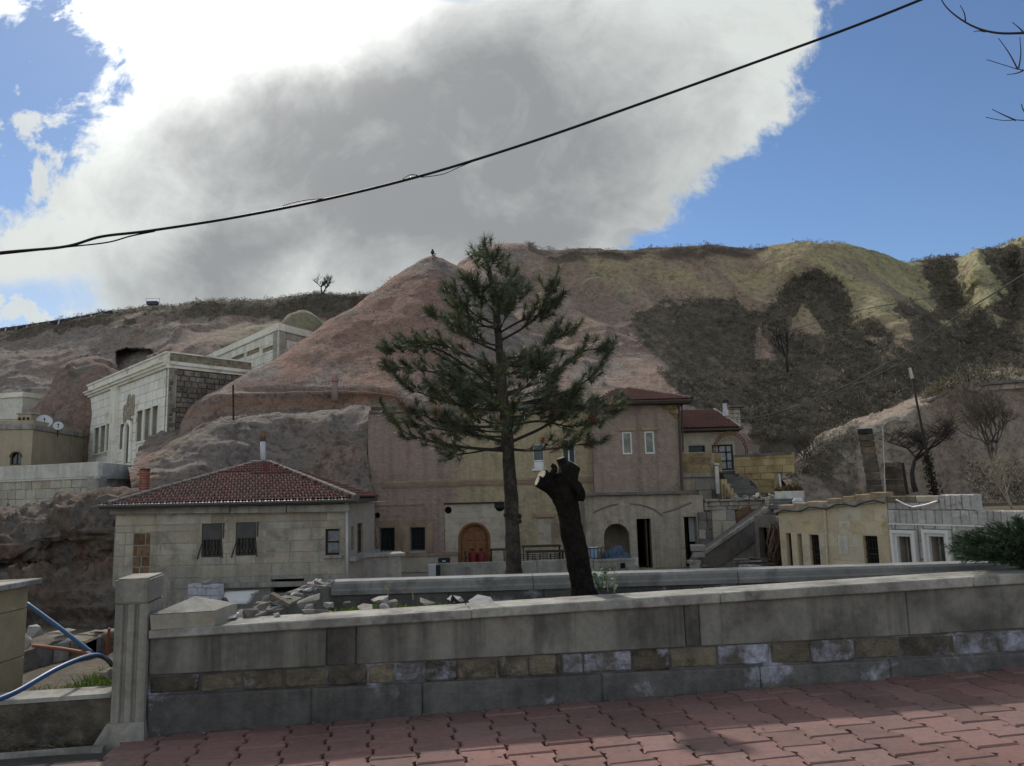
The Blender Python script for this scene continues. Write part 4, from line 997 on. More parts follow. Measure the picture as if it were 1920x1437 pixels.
M_ash = mat('ashlar', (.45, .405, .325), (.375, .335, .265), .8, var=.15, vscale=7, bump=.45, bscale=24, objrand=.13, hue=.008, streak=.22, stain=(.20, .18, .15), stain_amt=.3, stain_scale=1.1)
M_mort = mat('mortar', (.35, .33, .285), (.28, .265, .23), 1., var=.25, vscale=9, bump=.4, bscale=30, streak=.3)
M_rust = mat('rusty_stone', (.20, .12, .07), (.13, .085, .06), 3, var=.35, vscale=8, bump=.6, bscale=22, objrand=.25)
M_tile = mat('roof_tile', (.125, .048, .041), (.085, .046, .04), .9, var=.3, vscale=12, bump=.3, bscale=40, objrand=.28, stain=(.085, .06, .05), stain_amt=.35, stain_scale=1.5, rough=.85, spec=.2)
M_cap = mat('ridge_mortar', (.19, .165, .15), (.14, .12, .11), 2, var=.3, vscale=8, bump=.5, bscale=20)
M_fas = mat('fascia', (.34, .325, .29), (.24, .225, .20), 1.2, var=.25, vscale=6, bump=.3, bscale=20, streak=.4)
M_und = mat('roof_boards', (.085, .07, .06), var=.3, bump=.3)
M_pipe = mat('pale_pipe', (.52, .53, .56), var=.12, vscale=5, bump=0, rough=.5)

TILE_N = 5
def tile_verts(w, l, h=.055, th=.012):
    xs = [-.5, -.36, -.22, -.06, .06, .22, .36, .5]; zs = [.0, 1., .3, .0, .15, 1., .4, .0]
    v = []
    for y, up in ((0, .55), (1, 0)):
        for x, z in zip(xs, zs): v.append((x*w, y*l, z*h+up*h+th))
    for x, z in zip(xs, zs): v.append((x*w, 0, z*h+.55*h))
    k = len(xs); f = []
    for i in range(k-1): f.append((i, i+1, k+i+1, k+i)); f.append((2*k+i, 2*k+i+1, i+1, i))
    return v, f
def tiled(parent, quad, tw, tl, individual=0, base=None):
    """quad: eave-left, eave-right, top-right, top-left; tiles laid in courses from the eave up"""
    E0_, E1_, T1_, T0_ = [Vector(q) for q in quad]; u = (E1_-E0_).normalized(); nrm = u.cross(T0_-E0_).normalized(); nrm = nrm if nrm.z > 0 else -nrm; v = nrm.cross(u); v = v if v.z > 0 else -v
    f2 = lambda q: ((q-E0_).dot(u), (q-E0_).dot(v)); Q = [f2(q) for q in (E0_, E1_, T1_, T0_)]; vm = max(q[1] for q in Q)
    roof = base
    b = B(); b.poly([E0_-nrm*.01, E1_-nrm*.01, T1_-nrm*.01, T0_-nrm*.01] if (T1_-T0_).length > .02 else [E0_-nrm*.01, E1_-nrm*.01, T1_-nrm*.01])
    if roof is None: roof = b.done('roof', M_und, parent)
    else: b.done('deck', M_und, roof)
    spots = []; r = 0
    while r*tl < vm-.03:
        y = r*tl; xs = []
        for (a, c) in zip(Q, Q[1:]+Q[:1]):
            yy = y+tl*.4
            if (a[1] > yy) != (c[1] > yy): xs.append(a[0]+(c[0]-a[0])*(yy-a[1])/(c[1]-a[1]))
        if len(xs) == 2:
            x0_, x1_ = sorted(xs); x = math.floor(x0_/tw)*tw+tw*.5
            while x < x1_+tw*.2:
                if x > x0_-tw*.2: spots.append((x, y))
                x += tw
        r += 1
    tv, tf = tile_verts(tw*1.02, tl*1.12)
    rotm = Matrix((u, v, nrm)).transposed()
    me = None
    if individual:
        me = mesh('tile', tv, tf, M_tile)
        for k, (x, y) in enumerate(spots[:individual]):
            o = link('tile', me, roof); o.matrix_parent_inverse = parent_world(roof).inverted(); o.location = E0_+u*(x+random.gauss(0, .006))+v*(y+random.gauss(0, .008)); o.rotation_euler = (rotm @ Matrix.Rotation(random.gauss(0, .012), 3, 'Z')).to_euler()
        spots = spots[individual:]
    if spots:
        V = np.array(tv); F_l = []; V_l = []
        Rm = np.array(rotm)
        for k, (x, y) in enumerate(spots):
            o = E0_+u*x+v*(y+random.gauss(0, .01)); V_l.append(V@Rm.T+np.array(o)+np.array(nrm)*random.uniform(0, .01)); F_l.append(np.array(tf)+k*len(tv))
        o = link('tile', fastmesh('tile', np.concatenate(V_l), np.concatenate(F_l), M_tile), roof); o.matrix_parent_inverse = parent_world(roof).inverted(); tag(o, kind='stuff')
    return roof
def capline(parent, a, b, r, m, name='ridge_cap', n=None):
    a, b = Vector(a), Vector(b); L_ = (b-a).length; n = n or max(2, int(L_/.38))
    for k in range(n):
        p, q = a+(b-a)*(k/n), a+(b-a)*((k+1.08)/n); bb = B(); bb.tube([p-Vector((0, 0, .03)), q-Vector((0, 0, .02))], [r*1.08, r*.92], 8); bb.done(name, m, parent)

# ------------------------------------------------------------------ red-roofed cottage on the left
HY = 27.
C = Fr(P(215, 1000, HY), P(655, 1000, HY))
zE = P(430, 950, HY).z; zB = -2.45
cot = thing('stone_cottage', 'low pale ashlar cottage with a red tiled hip roof at left centre', 'house', C.p(C.L/2, zB))
w1, w2, w3 = C.rect(378, 982, 416, 1045), C.rect(442, 979, 480, 1042), C.rect(610, 992, 639, 1041)
slot = C.rect(508, 1086, 570, 1112)
holed('wall', C, [(0, zB), (C.L, zB), (C.L, zE), (0, zE)], [rloop(w1), rloop(w2), rloop(w3), rloop(slot)], M_mort, cot, 0, .35, .3)
crn = C.sz(300, 985)[1]
def cot_mats(s, z): return True
blocks(C, cot, .02, C.L-.02, C.sz(400, 1083)[1], crn, .405, (.75, 1.35), [M_ash], [w1, w2, w3, slot, (C.sz(251, 1000)[0], -9, C.sz(283, 1000)[0], C.sz(260, 1000)[1])], .02, .10, .012, .35, vary=.12)
blocks(C, cot, C.sz(251, 1000)[0], C.sz(283, 1000)[0], C.sz(270, 1083)[1], C.sz(260, 1000)[1], .36, (.28, .5), [M_rust], (), .02, .10, .010, .6)
blocks(C, cot, .02, C.L-.02, crn+.01, C.sz(300, 962)[1], .36, (1.6, 2.6), [M_ash], (), .016, .10, .016, .2)
blocks(C, cot, .02, C.L-.02, zB, C.sz(400, 1085)[1], .5, (1.2, 2.0), [M_mort], [slot], .01, .10, .018, .3)
fbox(C, cot, 'lintel_beam', C.sz(405, 1090)[0], slot[2]+.1, C.sz(470, 1101)[1], C.sz(470, 1092)[1], .02, .20, M_fas)
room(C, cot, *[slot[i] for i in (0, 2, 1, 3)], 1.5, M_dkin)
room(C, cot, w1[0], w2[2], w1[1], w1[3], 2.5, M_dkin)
M_shut = mat('grey_shutter', (.10, .097, .095), (.075, .072, .07), 2, var=.2, bump=.2)
for r in (w1, w2):
    w = window(C, cot, r, M_wood, .05, -.12, (.5,), (), M_glass)
    s0, z0, s1, z1 = r; fbox(C, w, 'shutter', s0+.02, s1-.02, z0+(z1-z0)*.52, z1-.02, -.05, -.02, M_shut)
    for q_ in ((C.p(s0-.12, z0-.05, .04), C.p(s0+.02, z0+.45, .03)), (C.p(s1+.05, z0-.04, .04), C.p(s1-.01, z0+.5, .03)), (C.p(s1+.06, z1, .03), C.p(s1+.05, z1-.5, .03))): b = B(); b.tube(q_, .022, 5); b.done('broken_trim', M_wood, w)
    b = B()
    for q in range(4):
        a_ = s0+.08+q*(s1-s0-.16)/4; e = a_+(s1-s0-.16)/4; b.tube([C.p(a_, z0+.1, -.03), C.p((a_+e)/2, z0+.38, -.03), C.p(e, z0+.1, -.03)], .014, 4)
    for q in range(6): a_ = s0+.06+q*(s1-s0-.12)/5; b.tube([C.p(a_, z0+.04, -.03), C.p(a_, z0+(z1-z0)*.52, -.03)], .010, 4)
    b.done('grille', M_shut, w)
window(C, cot, w3, mat('maroon_wood', (.045, .022, .02), bump=.2), .07, -.08, (), (.5,), mat('curtain_glass', (.20, .22, .24), (.13, .14, .16), 6, var=.2, bump=0, rough=.15, spec=.5), sill=M_fas)
C2 = Fr(C.p(C.L, 0), P(702, 1000, 30.3))
sd1, sd2 = C2.rect(658.5, 987, 663.5, 1032), C2.rect(670, 981, 681, 1037)
holed('wall', C2, [(0, zB), (C2.L, zB), (C2.L, zE), (0, zE)], [rloop(sd1), rloop(sd2)], mat('side_plaster', (.36, .30, .245), (.30, .26, .21), 1, var=.15, vscale=6, bump=.3), cot, 0, .35, .3)
window(C2, cot, sd1, M_wood, .03, -.1); window(C2, cot, sd2, M_wood, .06, -.1, (), (.8,))
fbox(C2, cot, 'ledge', -.02, C2.L, sd2[1]-.18, sd2[1]-.02, .0, .22, M_fas)
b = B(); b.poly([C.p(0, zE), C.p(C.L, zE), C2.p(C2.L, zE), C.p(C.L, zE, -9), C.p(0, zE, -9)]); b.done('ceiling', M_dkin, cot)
b = B(); b.box(C.p(0.15, (zE+zB)/2, -4.7), (.3, 8.6, zE-zB), C.rot); b.done('wall', M_mort, cot)
zF = zE+.16; FL = P(186, 946, HY-.55); FR = P(668, 938, HY-.55); FL.z = FR.z = zF; RB = P(708, 940, 30.6); RB.z = zF
A1 = P(474, 868, 31.3); A2 = P(506, 869, 31.3); A1.z = A2.z = (A1.z+A2.z)/2; LB = FL+Vector((0, 9.4, 0))
roof = tiled(cot, (FL, FR, A2, A1), .215, .33, 300)
tiled(cot, (FR, RB, A2, A2), .215, .33, 0, roof)
b = B(); b.poly([LB, FL, A1]); b.poly([LB, A1, A2, RB+Vector((-2.8, 4.5, 0))]); b.poly([RB, RB+Vector((-2.8, 4.5, 0)), A2]); b.done('back_slope', M_tile, roof)
capline(roof, FL+Vector((.3, 0, .05)), A1, .13, M_cap); capline(roof, A1, A2, .14, M_cap); capline(roof, FR+Vector((0, 0, .05)), A2, .13, M_cap)
b = B(); b.hull8([FL+Vector((0, .6, -.16)), FR+Vector((0, .6, -.16)), FR+Vector((0, 0, -.14)), FL+Vector((0, 0, -.14)), FL+Vector((0, .6, -.02)), FR+Vector((0, .6, -.02)), FR+Vector((0, 0, -.02)), FL+Vector((0, 0, -.02))]); b.done('soffit', M_und, roof)
b = B(); b.hull8([FR+Vector((-.6, .6, -.16)), RB+Vector((-.8, 0, -.16)), RB+Vector((0, 0, -.14)), FR+Vector((0, 0.01, -.14)), FR+Vector((-.6, .6, -.02)), RB+Vector((-.8, 0, -.02)), RB+Vector((0, 0, -.02)), FR+Vector((0, .01, -.02))]); b.done('soffit', M_und, roof)
for a_, c_, y0 in ((206, 430, 958), (432, 536, 956), (538, 655, 954)):
    b = B(); p, q = P(a_, y0, HY-.25), P(c_, y0-(c_-a_)*.012, HY-.25); b.hull8([p+Vector((0, .2, -.12)), q+Vector((0, .2, -.12)), q+Vector((0, 0, -.12)), p+Vector((0, 0, -.12)), p+Vector((0, .2, .10)), q+Vector((0, .2, .12)), q+Vector((0, 0, .12)), p+Vector((0, 0, .10))]); b.done('fascia', M_fas, roof)
b = B(); b.tube([FL+Vector((0, -.05, -.03)), FR+Vector((0, -.05, -.05))], .055, 8); b.done('gutter', mat('gutter', (.10, .10, .105), bump=0, rough=.5), roof)
b = B(); b.tube([P(650, 941, HY-.3), P(650, 946, HY-.12), P(650.5, 1010, HY-.10), P(651, 1085, HY-.1)], .05, 8); b.done('downpipe', M_pipe, cot, True)
# its chimneys
bc = thing('brick_chimney', 'slim red brick chimney at the left end of the cottage roof', 'chimney', P(270, 925, 29.5))
M_brick = mat('brick', (.28, .085, .055), var=.25, vscale=10, bump=.4, objrand=.2)
p0 = P(270, 924, 29.5); wch = 14*29.5/FPX; n_c = 9; hch = 42*29.5/FPX/n_c
for k in range(n_c):
    for j in (-1, 1):
        b = B(); b.box(p0+Vector((j*wch/4+(.03 if k % 2 else -.03)*0, 0, hch*(k+.5))), (wch/2-.012, wch, hch-.014), bev=.006); b.done('brick', M_brick, bc)
b = B(); b.box(p0+Vector((0, 0, hch*n_c/2)), (wch*.94, wch*.94, hch*n_c)); b.done('core', M_mort, bc)
b = B(); b.box(p0+Vector((0, 0, hch*n_c+.02)), (wch*1.02, wch*1.02, .05)); b.done('top', M_iron, bc)
fl = thing('flue_pipe', 'grey metal flue pipe with rusty top behind the cottage ridge', 'flue', P(493, 868, 31.8))
b = B(); b.tube([P(494, 872, 31.8), P(492.5, 826, 31.8)], .105, 10); b.done('pipe', M_pipe, fl, True)
b = B(); b.tube([P(492.5, 828, 31.8), P(492, 808, 31.8)], .12, 10); b.done('cowl', M_rust, fl, True)
# plastered stub wall joined to the cottage's right and white wreckage before it
sw_ = thing('stub_wall', 'short plastered yard wall with broken end right of the cottage', 'wall', P(705, 1075, 28.5))
S_ = Fr(P(652, 1060, 28.3), P(752, 1060, 29.0)); tz = S_.sz(700, 1045)[1]
M_pla = mat('grey_plaster', (.33, .315, .28), (.27, .255, .23), 1.2, var=.15, vscale=6, bump=.3, bscale=30, streak=.3, stain=(.16, .15, .13), stain_amt=.25)
fbox(S_, sw_, 'wall', 0, S_.L, -2.5, tz, -.3, 0, M_pla); blocks(Fr(S_.p(S_.L+.002, 0), S_.p(S_.L+.002, 0, -.3)), sw_, 0, .3, -2.4, tz, .22, (.15, .3), [M_rub], (), .02, .1, .03, .8)
b = B(); b.hull8([S_.p(-.2, tz+.01, -.6), S_.p(S_.L+.1, tz+.01, -.6), S_.p(S_.L+.15, tz+.01, .1), S_.p(-.1, tz+.01, .08), S_.p(-.2, tz+.1, -.6), S_.p(S_.L+.1, tz+.12, -.6), S_.p(S_.L+.15, tz+.1, .1), S_.p(-.1, tz+.08, .08)]); b.done('capping', M_fas, sw_)
M_wht = mat('whitewash', (.52, .52, .56), (.42, .42, .47), 2, var=.12, vscale=6, bump=.3, objrand=.1)
ww = thing('whitewashed_stub', 'whitewashed block stub with broken top before the cottage wall', 'wall', P(380, 1130, 25.6))
Q_ = Fr(P(352, 1110, 25.6), P(408, 1110, 25.2))
blocks(Q_, ww, 0, Q_.L, -2.45, Q_.sz(380, 1096)[1], .24, (.35, .6), [M_wht], (), .008, .3, .01, .5)
fbox(Q_, ww, 'core', .03, Q_.L-.03, -2.45, Q_.sz(380, 1097)[1], -.28, -.05, M_wht)
o = rock(389, 1092, 25.5, 26, 12, 'pointed whitewashed stone on top of the whitewashed stub', True, 'loose whitewashed pieces')
wp = thing('board_pile', 'pile of white boards lying at the foot of the cottage', 'boards', P(448, 1125, 25.2))
for k in range(5):
    b = B(); c_ = P(448+random.uniform(-4, 4), 1129-k*4.4, 25.2+.12*k); b.box(c_, (random.uniform(.7, 1.15), .35, .07), Matrix.Rotation(random.uniform(-.08, .08), 3, 'Z')@Matrix.Rotation(random.uniform(-.05, .05), 3, 'Y')); b.done('board', M_white, wp)

# ------------------------------------------------------------------ terrace wall under the white building
tw_ = thing('terrace_wall', 'pale stone retaining wall with a smooth white parapet above the left cliff', 'wall', P(185, 940, 36))
K0 = P(185, 866, 36.); zt = K0.z; T1 = Fr(P(-70, 880, 39.4), K0); T2 = Fr(K0, P(312, 880, 44.5))
M_ret = mat('terrace_stone', (.47, .44, .37), (.40, .36, .275), 1.2, var=.18, vscale=6, bump=.5, bscale=20, objrand=.16, hue=.012)
M_par = mat('parapet_white', (.60, .58, .53), (.50, .48, .43), 1.5, var=.12, vscale=8, bump=.2, streak=.25)
zp = P(185, 893, 36.).z
for T in (T1, T2):
    fbox(T, tw_, 'backing', 0.002, T.L-.002, -2, zp-.02, -.5, -.03, M_mort)
    blocks(T, tw_, 0.02, T.L-.02, .6, zp-.10, .44, (.35, .75), [M_ret], (), .022, .12, .012, .45, vary=.15)
    fbox(T, tw_, 'string_course', 0.01, T.L-.01, zp-.10, zp-.01, -.4, .07, M_par)
    q = 0.
    while q < T.L-.1:
        e = min(q+random.uniform(1.5, 2.4), T.L-.01); fbox(T, tw_, 'parapet_slab', q+.006, e-.004, zp, zt, -.28, .0, M_par, bev=.015); q = e
b = B(); b.prism([T1.p(0, 0), K0-Vector((0, 0, K0.z)), T2.p(T2.L, 0), Vector((T2.p(T2.L, 0).x, 62, 0)), Vector((T1.p(0, 0).x-20, 62, 0))], (0, 0, .1))
for v in b.bm.verts: v.co.z += zp-.15
tag(b.done('terrace_floor', M_pla), kind='structure')
# tan house with dishes
tn = thing('tan_house', 'plain tan plastered house with an arched window at the left edge', 'house', P(62, 870, 53))
Kc = P(62, 806, 53.); N1 = Fr(P(-120, 806, 52.), Kc); N2 = Fr(Kc, P(172, 830, 62.)); M_tanp = mat('tan_plaster', (.41, .34, .25), (.36, .30, .22), .6, var=.12, vscale=4, bump=.2, bscale=14, streak=.15)
aw = N1.rect(19, 848, 40, 872); zt2 = Kc.z
holed('wall', N1, [(0, 2), (N1.L, 2), (N1.L, zt2), (0, zt2)], [arch(*aw)], M_tanp, tn, 0, .5, .3); fbox(N2, tn, 'wall', 0.01, N2.L, 2, zt2-.02, -.5, 0, M_tanp)
w = window(N1, tn, (aw[0], aw[1], aw[2], aw[3]), mat('dark_frame', (.035, .03, .03), bump=0), .09, -.25, (.5,), ())
b = B(); b.tube([N1.p(a_, z_, .03) for a_, z_ in arch(*aw)[2:]], .05, 6); b.done('arch_trim', M_wood, tn)
for N_ in (N1, N2): fbox(N_, tn, 'cornice', -.05 if N_ is N2 else 0, N_.L, zt2+.003, zt2+.40, -.6, .12, M_fas, bev=.05); fbox(N_, tn, 'parapet', 0.02, N_.L-.02, zt2+.40, zt2+.66, -.55, .02, M_tanp)
b = B(); b.tube([N2.p(N2.L*.62, zt2, .06), N2.p(N2.L*.62, 3.2, .06)], .05, 6); b.done('downpipe', M_fas, tn)
b = B(); b.poly([N1.p(0, zt2+.3), N1.p(N1.L, zt2+.3), N2.p(N2.L, zt2+.3), N2.p(N2.L, zt2+.3, -8), N1.p(0, zt2+.3, -8)]); b.done('flat_roof', M_pla, tn)
cm = P(52, 792, 54.5); b = B(); b.box(cm+Vector((0, 0, .15)), (.95, .9, .75), bev=.03); ch_ = b.done('chimney', M_tanp, tn)
for k in range(3): b = B(); b.box(cm+Vector((-.3+.3*k, -.47, .2)), (.14, .05, .22)); b.done('vent_slot', M_iron, ch_)
b = B(); b.box(cm+Vector((0, 0, .58)), (1.1, 1.05, .12), bev=.02); b.done('chimney_cap', M_fas, ch_)
rl = thing('roof_railing', 'thin dark railing on the roof of the tan house', 'railing', P(20, 800, 54)); b = B()
for z_ in (.0, .22, .44): b.tube([P(-40, 800, 54)+Vector((0, 0, z_)), P(41, 798, 54)+Vector((0, 0, z_))], .018, 5)
b.done('rail', M_iron, rl)
for k in range(6): b = B(); q = P(-30+k*14, 802, 54); b.tube([q-Vector((0, 0, .2)), q+Vector((0, 0, .52))], .018, 5); b.done('post', M_iron, rl)
M_dish = mat('dish', (.60, .61, .63), var=.06, bump=0, rough=.4)
for px, py, r_, lab in ((83, 792, 14, 'larger white satellite dish on the tan house roof'), (109, 800, 9, 'smaller white satellite dish, right of the larger one')):
    Y = 55.; c_ = P(px, py, Y); rr = r_*Y/FPX; ds = thing('satellite_dish', lab, 'satellite dish', c_-Vector((0, 0, rr)), group='satellite dishes on the tan house')
    ax = Vector((.5, -.8, .45)).normalized(); b = B(); b.lathe(c_+ax*.05, [(.01, -.18*rr)]+[(rr*q, rr*.32*q*q-.18*rr) for q in (.25, .5, .75, 1.)]+[(rr*.98, rr*.32-.18*rr+.03), (rr*.5, rr*.10-.15*rr), (.01, -.15*rr)], 20, ax); b.done('reflector', M_dish, ds, True)
    b = B(); b.tube([c_-ax*.1, c_-Vector((0, 0, rr+.4))], .04, 6); b.done('mast', M_iron, ds); b = B(); b.tube([c_-Vector((0, 0, rr*.8)), c_+ax*rr*.8], .02, 5); b.tube([c_+ax*rr*.75, c_+ax*rr*.95], .06, 6); b.done('feed_arm', M_iron, ds)

# ------------------------------------------------------------------ white stone building
wb = thing('white_building', 'white ashlar building with cornice and tall triple windows on the left hillside', 'building', P(317, 850, 48))
Gc = P(317, 690, 48.); zc_ = Gc.z; GL = P(168, 745, 61.); g1 = Fr(GL, Gc); g2 = Fr(Gc, P(470, 700, 52.4)); zb_ = 2.6
M_wst = mat('white_ashlar', (.80, .785, .72), (.74, .72, .65), .7, var=.09, vscale=5, bump=.25, bscale=14, objrand=.06, stain=(.42, .37, .24), stain_amt=.12, stain_scale=.6)
M_wst2 = mat('white_trim', (.78, .76, .69), (.72, .68, .57), 1., var=.08, vscale=6, bump=.15, stain=(.40, .34, .20), stain_amt=.25, stain_scale=.9)
wins = [g1.rect(*q) for q in ((177.5, 803, 187, 851), (189, 799, 198.5, 848), (200.5, 795, 209.5, 844))]+[g1.rect(*q) for q in ((257.5, 771, 269, 828), (271.5, 767, 284, 825), (286, 762, 298, 820))]
sidew = g1.rect(225, 796, 233, 842); dr = g1.rect(235.5, 792, 247, 868)
holes = wins+[sidew]
holed('wall', g1, [(0, zb_), (g1.L, zb_), (g1.L, zc_), (0, zc_)], [rloop(h) for h in holes]+[arch(*dr)], M_mort, wb, 0, .5, .45)
pil = (g1.sz(213.5, 780)[0], zb_, g1.sz(222.5, 780)[0], zc_)
blocks(g1, wb, .02, g1.L-.02, zb_, zc_-.02, .62, (.8, 1.3), [M_wst], [(h[0]-.1, h[1]-.02, h[2]+.1, h[3]+.12) for h in wins]+[sidew, (dr[0]-.15, dr[1], dr[2]+.15, dr[3]+.2), pil], .012, .12, .006, .12)
fbox(g1, wb, 'pilaster', pil[0], pil[2], zb_, zc_-.01, -.05, .30, M_wst2)
blocks(g2, wb, .02, g2.L, zb_, zc_-.05, .36, (.3, .7), [mat('rough_stone', (.27, .225, .185), (.18, .15, .125), 2, var=.3, vscale=5, bump=.7, bscale=10, objrand=.35, hue=.01)], (), .06, .2, .05, .8, vary=.25)
fbox(g2, wb, 'backing', 0.02, g2.L, zb_, zc_-.03, -.4, -.10, M_mort)
for a_, c_ in ((0-.25, pil[0]-.05), (pil[0]-.15, g1.L+.02)):
    d_ = .0 if a_ < 0 else .0
    for (z0, z1, dd) in ((0., .16, .18), (.16, .34, .34), (.34, .46, .46), (.46, .95, .12), (.95, 1.06, .22)): fbox(g1, wb, 'cornice', a_, c_, zc_+z0+.002, zc_+z1, -.45, dd, M_wst2)
for (z0, z1, dd) in ((0., .2, .12), (.2, .42, .25), (.42, .95, .08), (.95, 1.05, .15)): fbox(g2, wb, 'cornice', .02, g2.L, zc_+z0+.001, zc_+z1-.002, -.5, dd, M_tan if z0 == .42 else M_wst2)
b = B(); b.poly([g1.p(0, zc_+.5), g1.p(g1.L, zc_+.5), g2.p(g2.L, zc_+.5), Vector((GL.x+8, GL.y+8, zc_+.5))]); b.done('flat_roof', M_pla, wb)
M_pane = mat('grey_pane', (.12, .125, .125), (.16, .165, .16), 1.5, var=.15, bump=0, rough=.1, spec=.5)
for h in wins:
    w = window(g1, wb, h, M_white, .10, -.28, (.62,), (.62,), M_pane)
    b = B(); s0, z0, s1, z1 = h
    for a_, c_, e, f in ((s0-.12, s0, z0-.12, z1+.14), (s1, s1+.12, z0-.12, z1+.14), (s0, s1, z1, z1+.14), (s0, s1, z0-.12, z0)): b.box(g1.p((a_+c_)/2, (e+f)/2, .03), (c_-a_, .12, f-e), g1.rot)
    b.done('surround', M_wst2, w)
window(g1, wb, sidew, M_white, .10, -.28, (), (.7,), M_pane)
dd_ = window(g1, wb, dr, mat('pale_door', (.42, .46, .46), bump=.1), .16, -.3, (.5,), (.3, .62), M_pane, name='door')
ar = arch(*dr); b = B(); b.tube([g1.p(a_, z_, .05) for a_, z_ in ar[1:]+ar[:1]], .16, 6); b.done('surround', M_wst2, dd_)
ct = g1.sz(243, 769); cr = thing('carved_emblem', 'round floral carving above the arched door of the white building', 'carving', g1.p(ct[0], ct[1], .1)); M_car = mat('carving', (.36, .31, .24), var=.2, bump=.2)
for k, (ds, dz, rx, rz_) in enumerate(((0, 0, .55, .85), (0, 0, .32, .5), (-.85, -.2, .25, .6), (.85, .25, .22, .7), (0, .75, .22, .3), (0, -.75, .22, .3))):
    b = B(); b.tube([g1.p(ct[0]+ds+rx*math.cos(q*math.pi/8)*(1+.18*math.cos(q*math.pi/8*6)), ct[1]+dz+rz_*math.sin(q*math.pi/8)*(1+.12*math.cos(q*math.pi/8*6)), .06) for q in range(17)], .06, 6); b.done('scroll', M_car, cr)
b = B(); b.lathe(g1.p(ct[0], ct[1], .02), [(.2, 0), (.2, .08), (.08, .14), (.01, .14)], 10, g1.n); b.done('boss', M_car, cr)
# upper white building
ub = thing('upper_building', 'white stone wall building higher on the hill above the white building', 'building', P(522, 690, 62))
Uc = P(522, 620, 62.); U1 = Fr(P(352, 690, 80), Uc); U2 = Fr(Uc, P(600, 640, 66.5)); zu = Uc.z
M_up = mat('upper_ashlar', (.70, .68, .61), (.60, .575, .50), .8, var=.14, vscale=4, bump=.3, bscale=12, objrand=.12)
slots = [U1.rect(*q) for q in ((462, 656, 486, 664.5), (492, 651, 513, 659), (434, 667, 457, 674))]
fbox(U1, ub, 'backing', 0.02, U1.L-.02, 6, zu-.02, -.6, -.12, M_mort); blocks(U1, ub, 0.02, U1.L-.02, zu-4.6, zu, .75, (.55, 1.0), [M_up], slots, .02, .2, .012, .25)
for h in slots: fbox(U1, ub, 'recessed_strip', h[0], h[2], h[1], h[3], -.2, -.08, M_tan)
fbox(U2, ub, 'backing', .02, U2.L, 6, zu-.02, -.6, -.12, M_mort); blocks(U2, ub, .02, U2.L, zu-4.6, zu, .8, (1.0, 1.8), [M_up, M_ret], (), .02, .2, .012, .3)
for U in (U1, U2):
    fbox(U, ub, 'coping', 0, U.L, zu+.002, zu+.12, -.6, .12, M_up); fbox(U, ub, 'parapet', 0, U.L-.02, zu+.12, zu+.62, -.55, .05, M_wst2)
cc = U2.sz(570, 653); t = thing('security_camera', 'white security camera on the side wall of the upper building', 'camera', U2.p(cc[0], cc[1], .1)); q = U2.p(cc[0], cc[1], .45)
b = B(); b.box(q, (.55, .26, .22), Matrix.Rotation(.7, 3, 'Z')@Matrix.Rotation(.35, 3, 'Y'), bev=.03); b.done('housing', M_white, t); b = B(); b.tube([U2.p(cc[0]+.2, cc[1]+.1, 0), q], .05, 6); b.done('bracket', M_white, t)
dm = B(); dc = P(566, 640, 70.); rr = 46*70/FPX; dm.lathe(dc, [(rr, 0), (rr*.97, rr*.3), (rr*.85, rr*.66), (rr*.62, rr*.98), (rr*.35, rr*1.2), (.02, rr*1.28)], 28)
for v in dm.bm.verts: v.co += (v.co-dc).normalized()*float(fbm(np.array([tuple(v.co*.6)]), 3)[0])*.5
tag(dm.done('rock_dome', mat('dome_rock', (.25, .235, .15), (.22, .19, .14), .6, var=.3, vscale=3, bump=.6, bscale=6), None, True), 'smooth yellowish rock dome rising behind the upper building', 'rock')
# small far wall at the left edge
fw_ = thing('far_building', 'pale stone building corner low at the far left below the hill', 'building', P(20, 790, 64)); Z = Fr(P(-120, 760, 66), P(42, 760, 63.5))
fbox(Z, fw_, 'wall', 0, Z.L, 4, Z.sz(20, 746)[1], -3, 0, M_up); fbox(Z, fw_, 'cornice', 0, Z.L+.1, Z.sz(20, 746)[1]+.002, Z.sz(20, 737)[1], -3, .15, M_wst2)
# ------------------------------------------------------------------ rock-cut main facade
JY = 40.
J = Fr(P(690, 900, JY), P(1282, 900, JY)); zT = P(900, 770, JY).z; zG = -2.3
fac = thing('cave_mansion', 'two-storey rock-cut mansion facade with pink and yellow plaster behind the pine', 'building', J.p(J.L*.45, zG))
M_fac = mat('facade_plaster', (.45, .315, .265), (.41, .315, .27), .35, var=.2, vscale=3, bump=.9, bscale=6, streak=.28, xmix=(J.p(J.sz(838, 900)[0], 0).x, J.p(J.sz(880, 900)[0], 0).x, (.52, .43, .275)), stain=(.31, .245, .20), stain_amt=.3, stain_scale=.7)
M_infill = mat('grey_infill', (.44, .385, .31), (.385, .335, .27), 1., var=.12, vscale=5, bump=.25, bscale=20, objrand=.05, stain=(.24, .21, .17), stain_amt=.2)
M_bay = mat('bay_plaster', (.45, .33, .27), (.42, .33, .265), .5, var=.2, vscale=3, bump=.9, bscale=6, streak=.28, stain=(.33, .26, .215), stain_amt=.3, stain_scale=.6)
M_low = mat('porch_plaster', (.44, .375, .295), (.36, .305, .24), .7, var=.2, vscale=4, bump=.6, bscale=9, streak=.35, stain=(.19, .165, .135), stain_amt=.3, stain_scale=.8)
M_mold = mat('molding', (.34, .255, .175), (.28, .20, .15), 1., var=.2, vscale=6, bump=.3, streak=.3)
r4, r5 = J.rect(711, 990, 740, 1034), J.rect(769, 989, 797, 1033); r6, r7 = J.rect(1000, 832, 1020, 879), J.rect(1055, 822, 1078, 871)
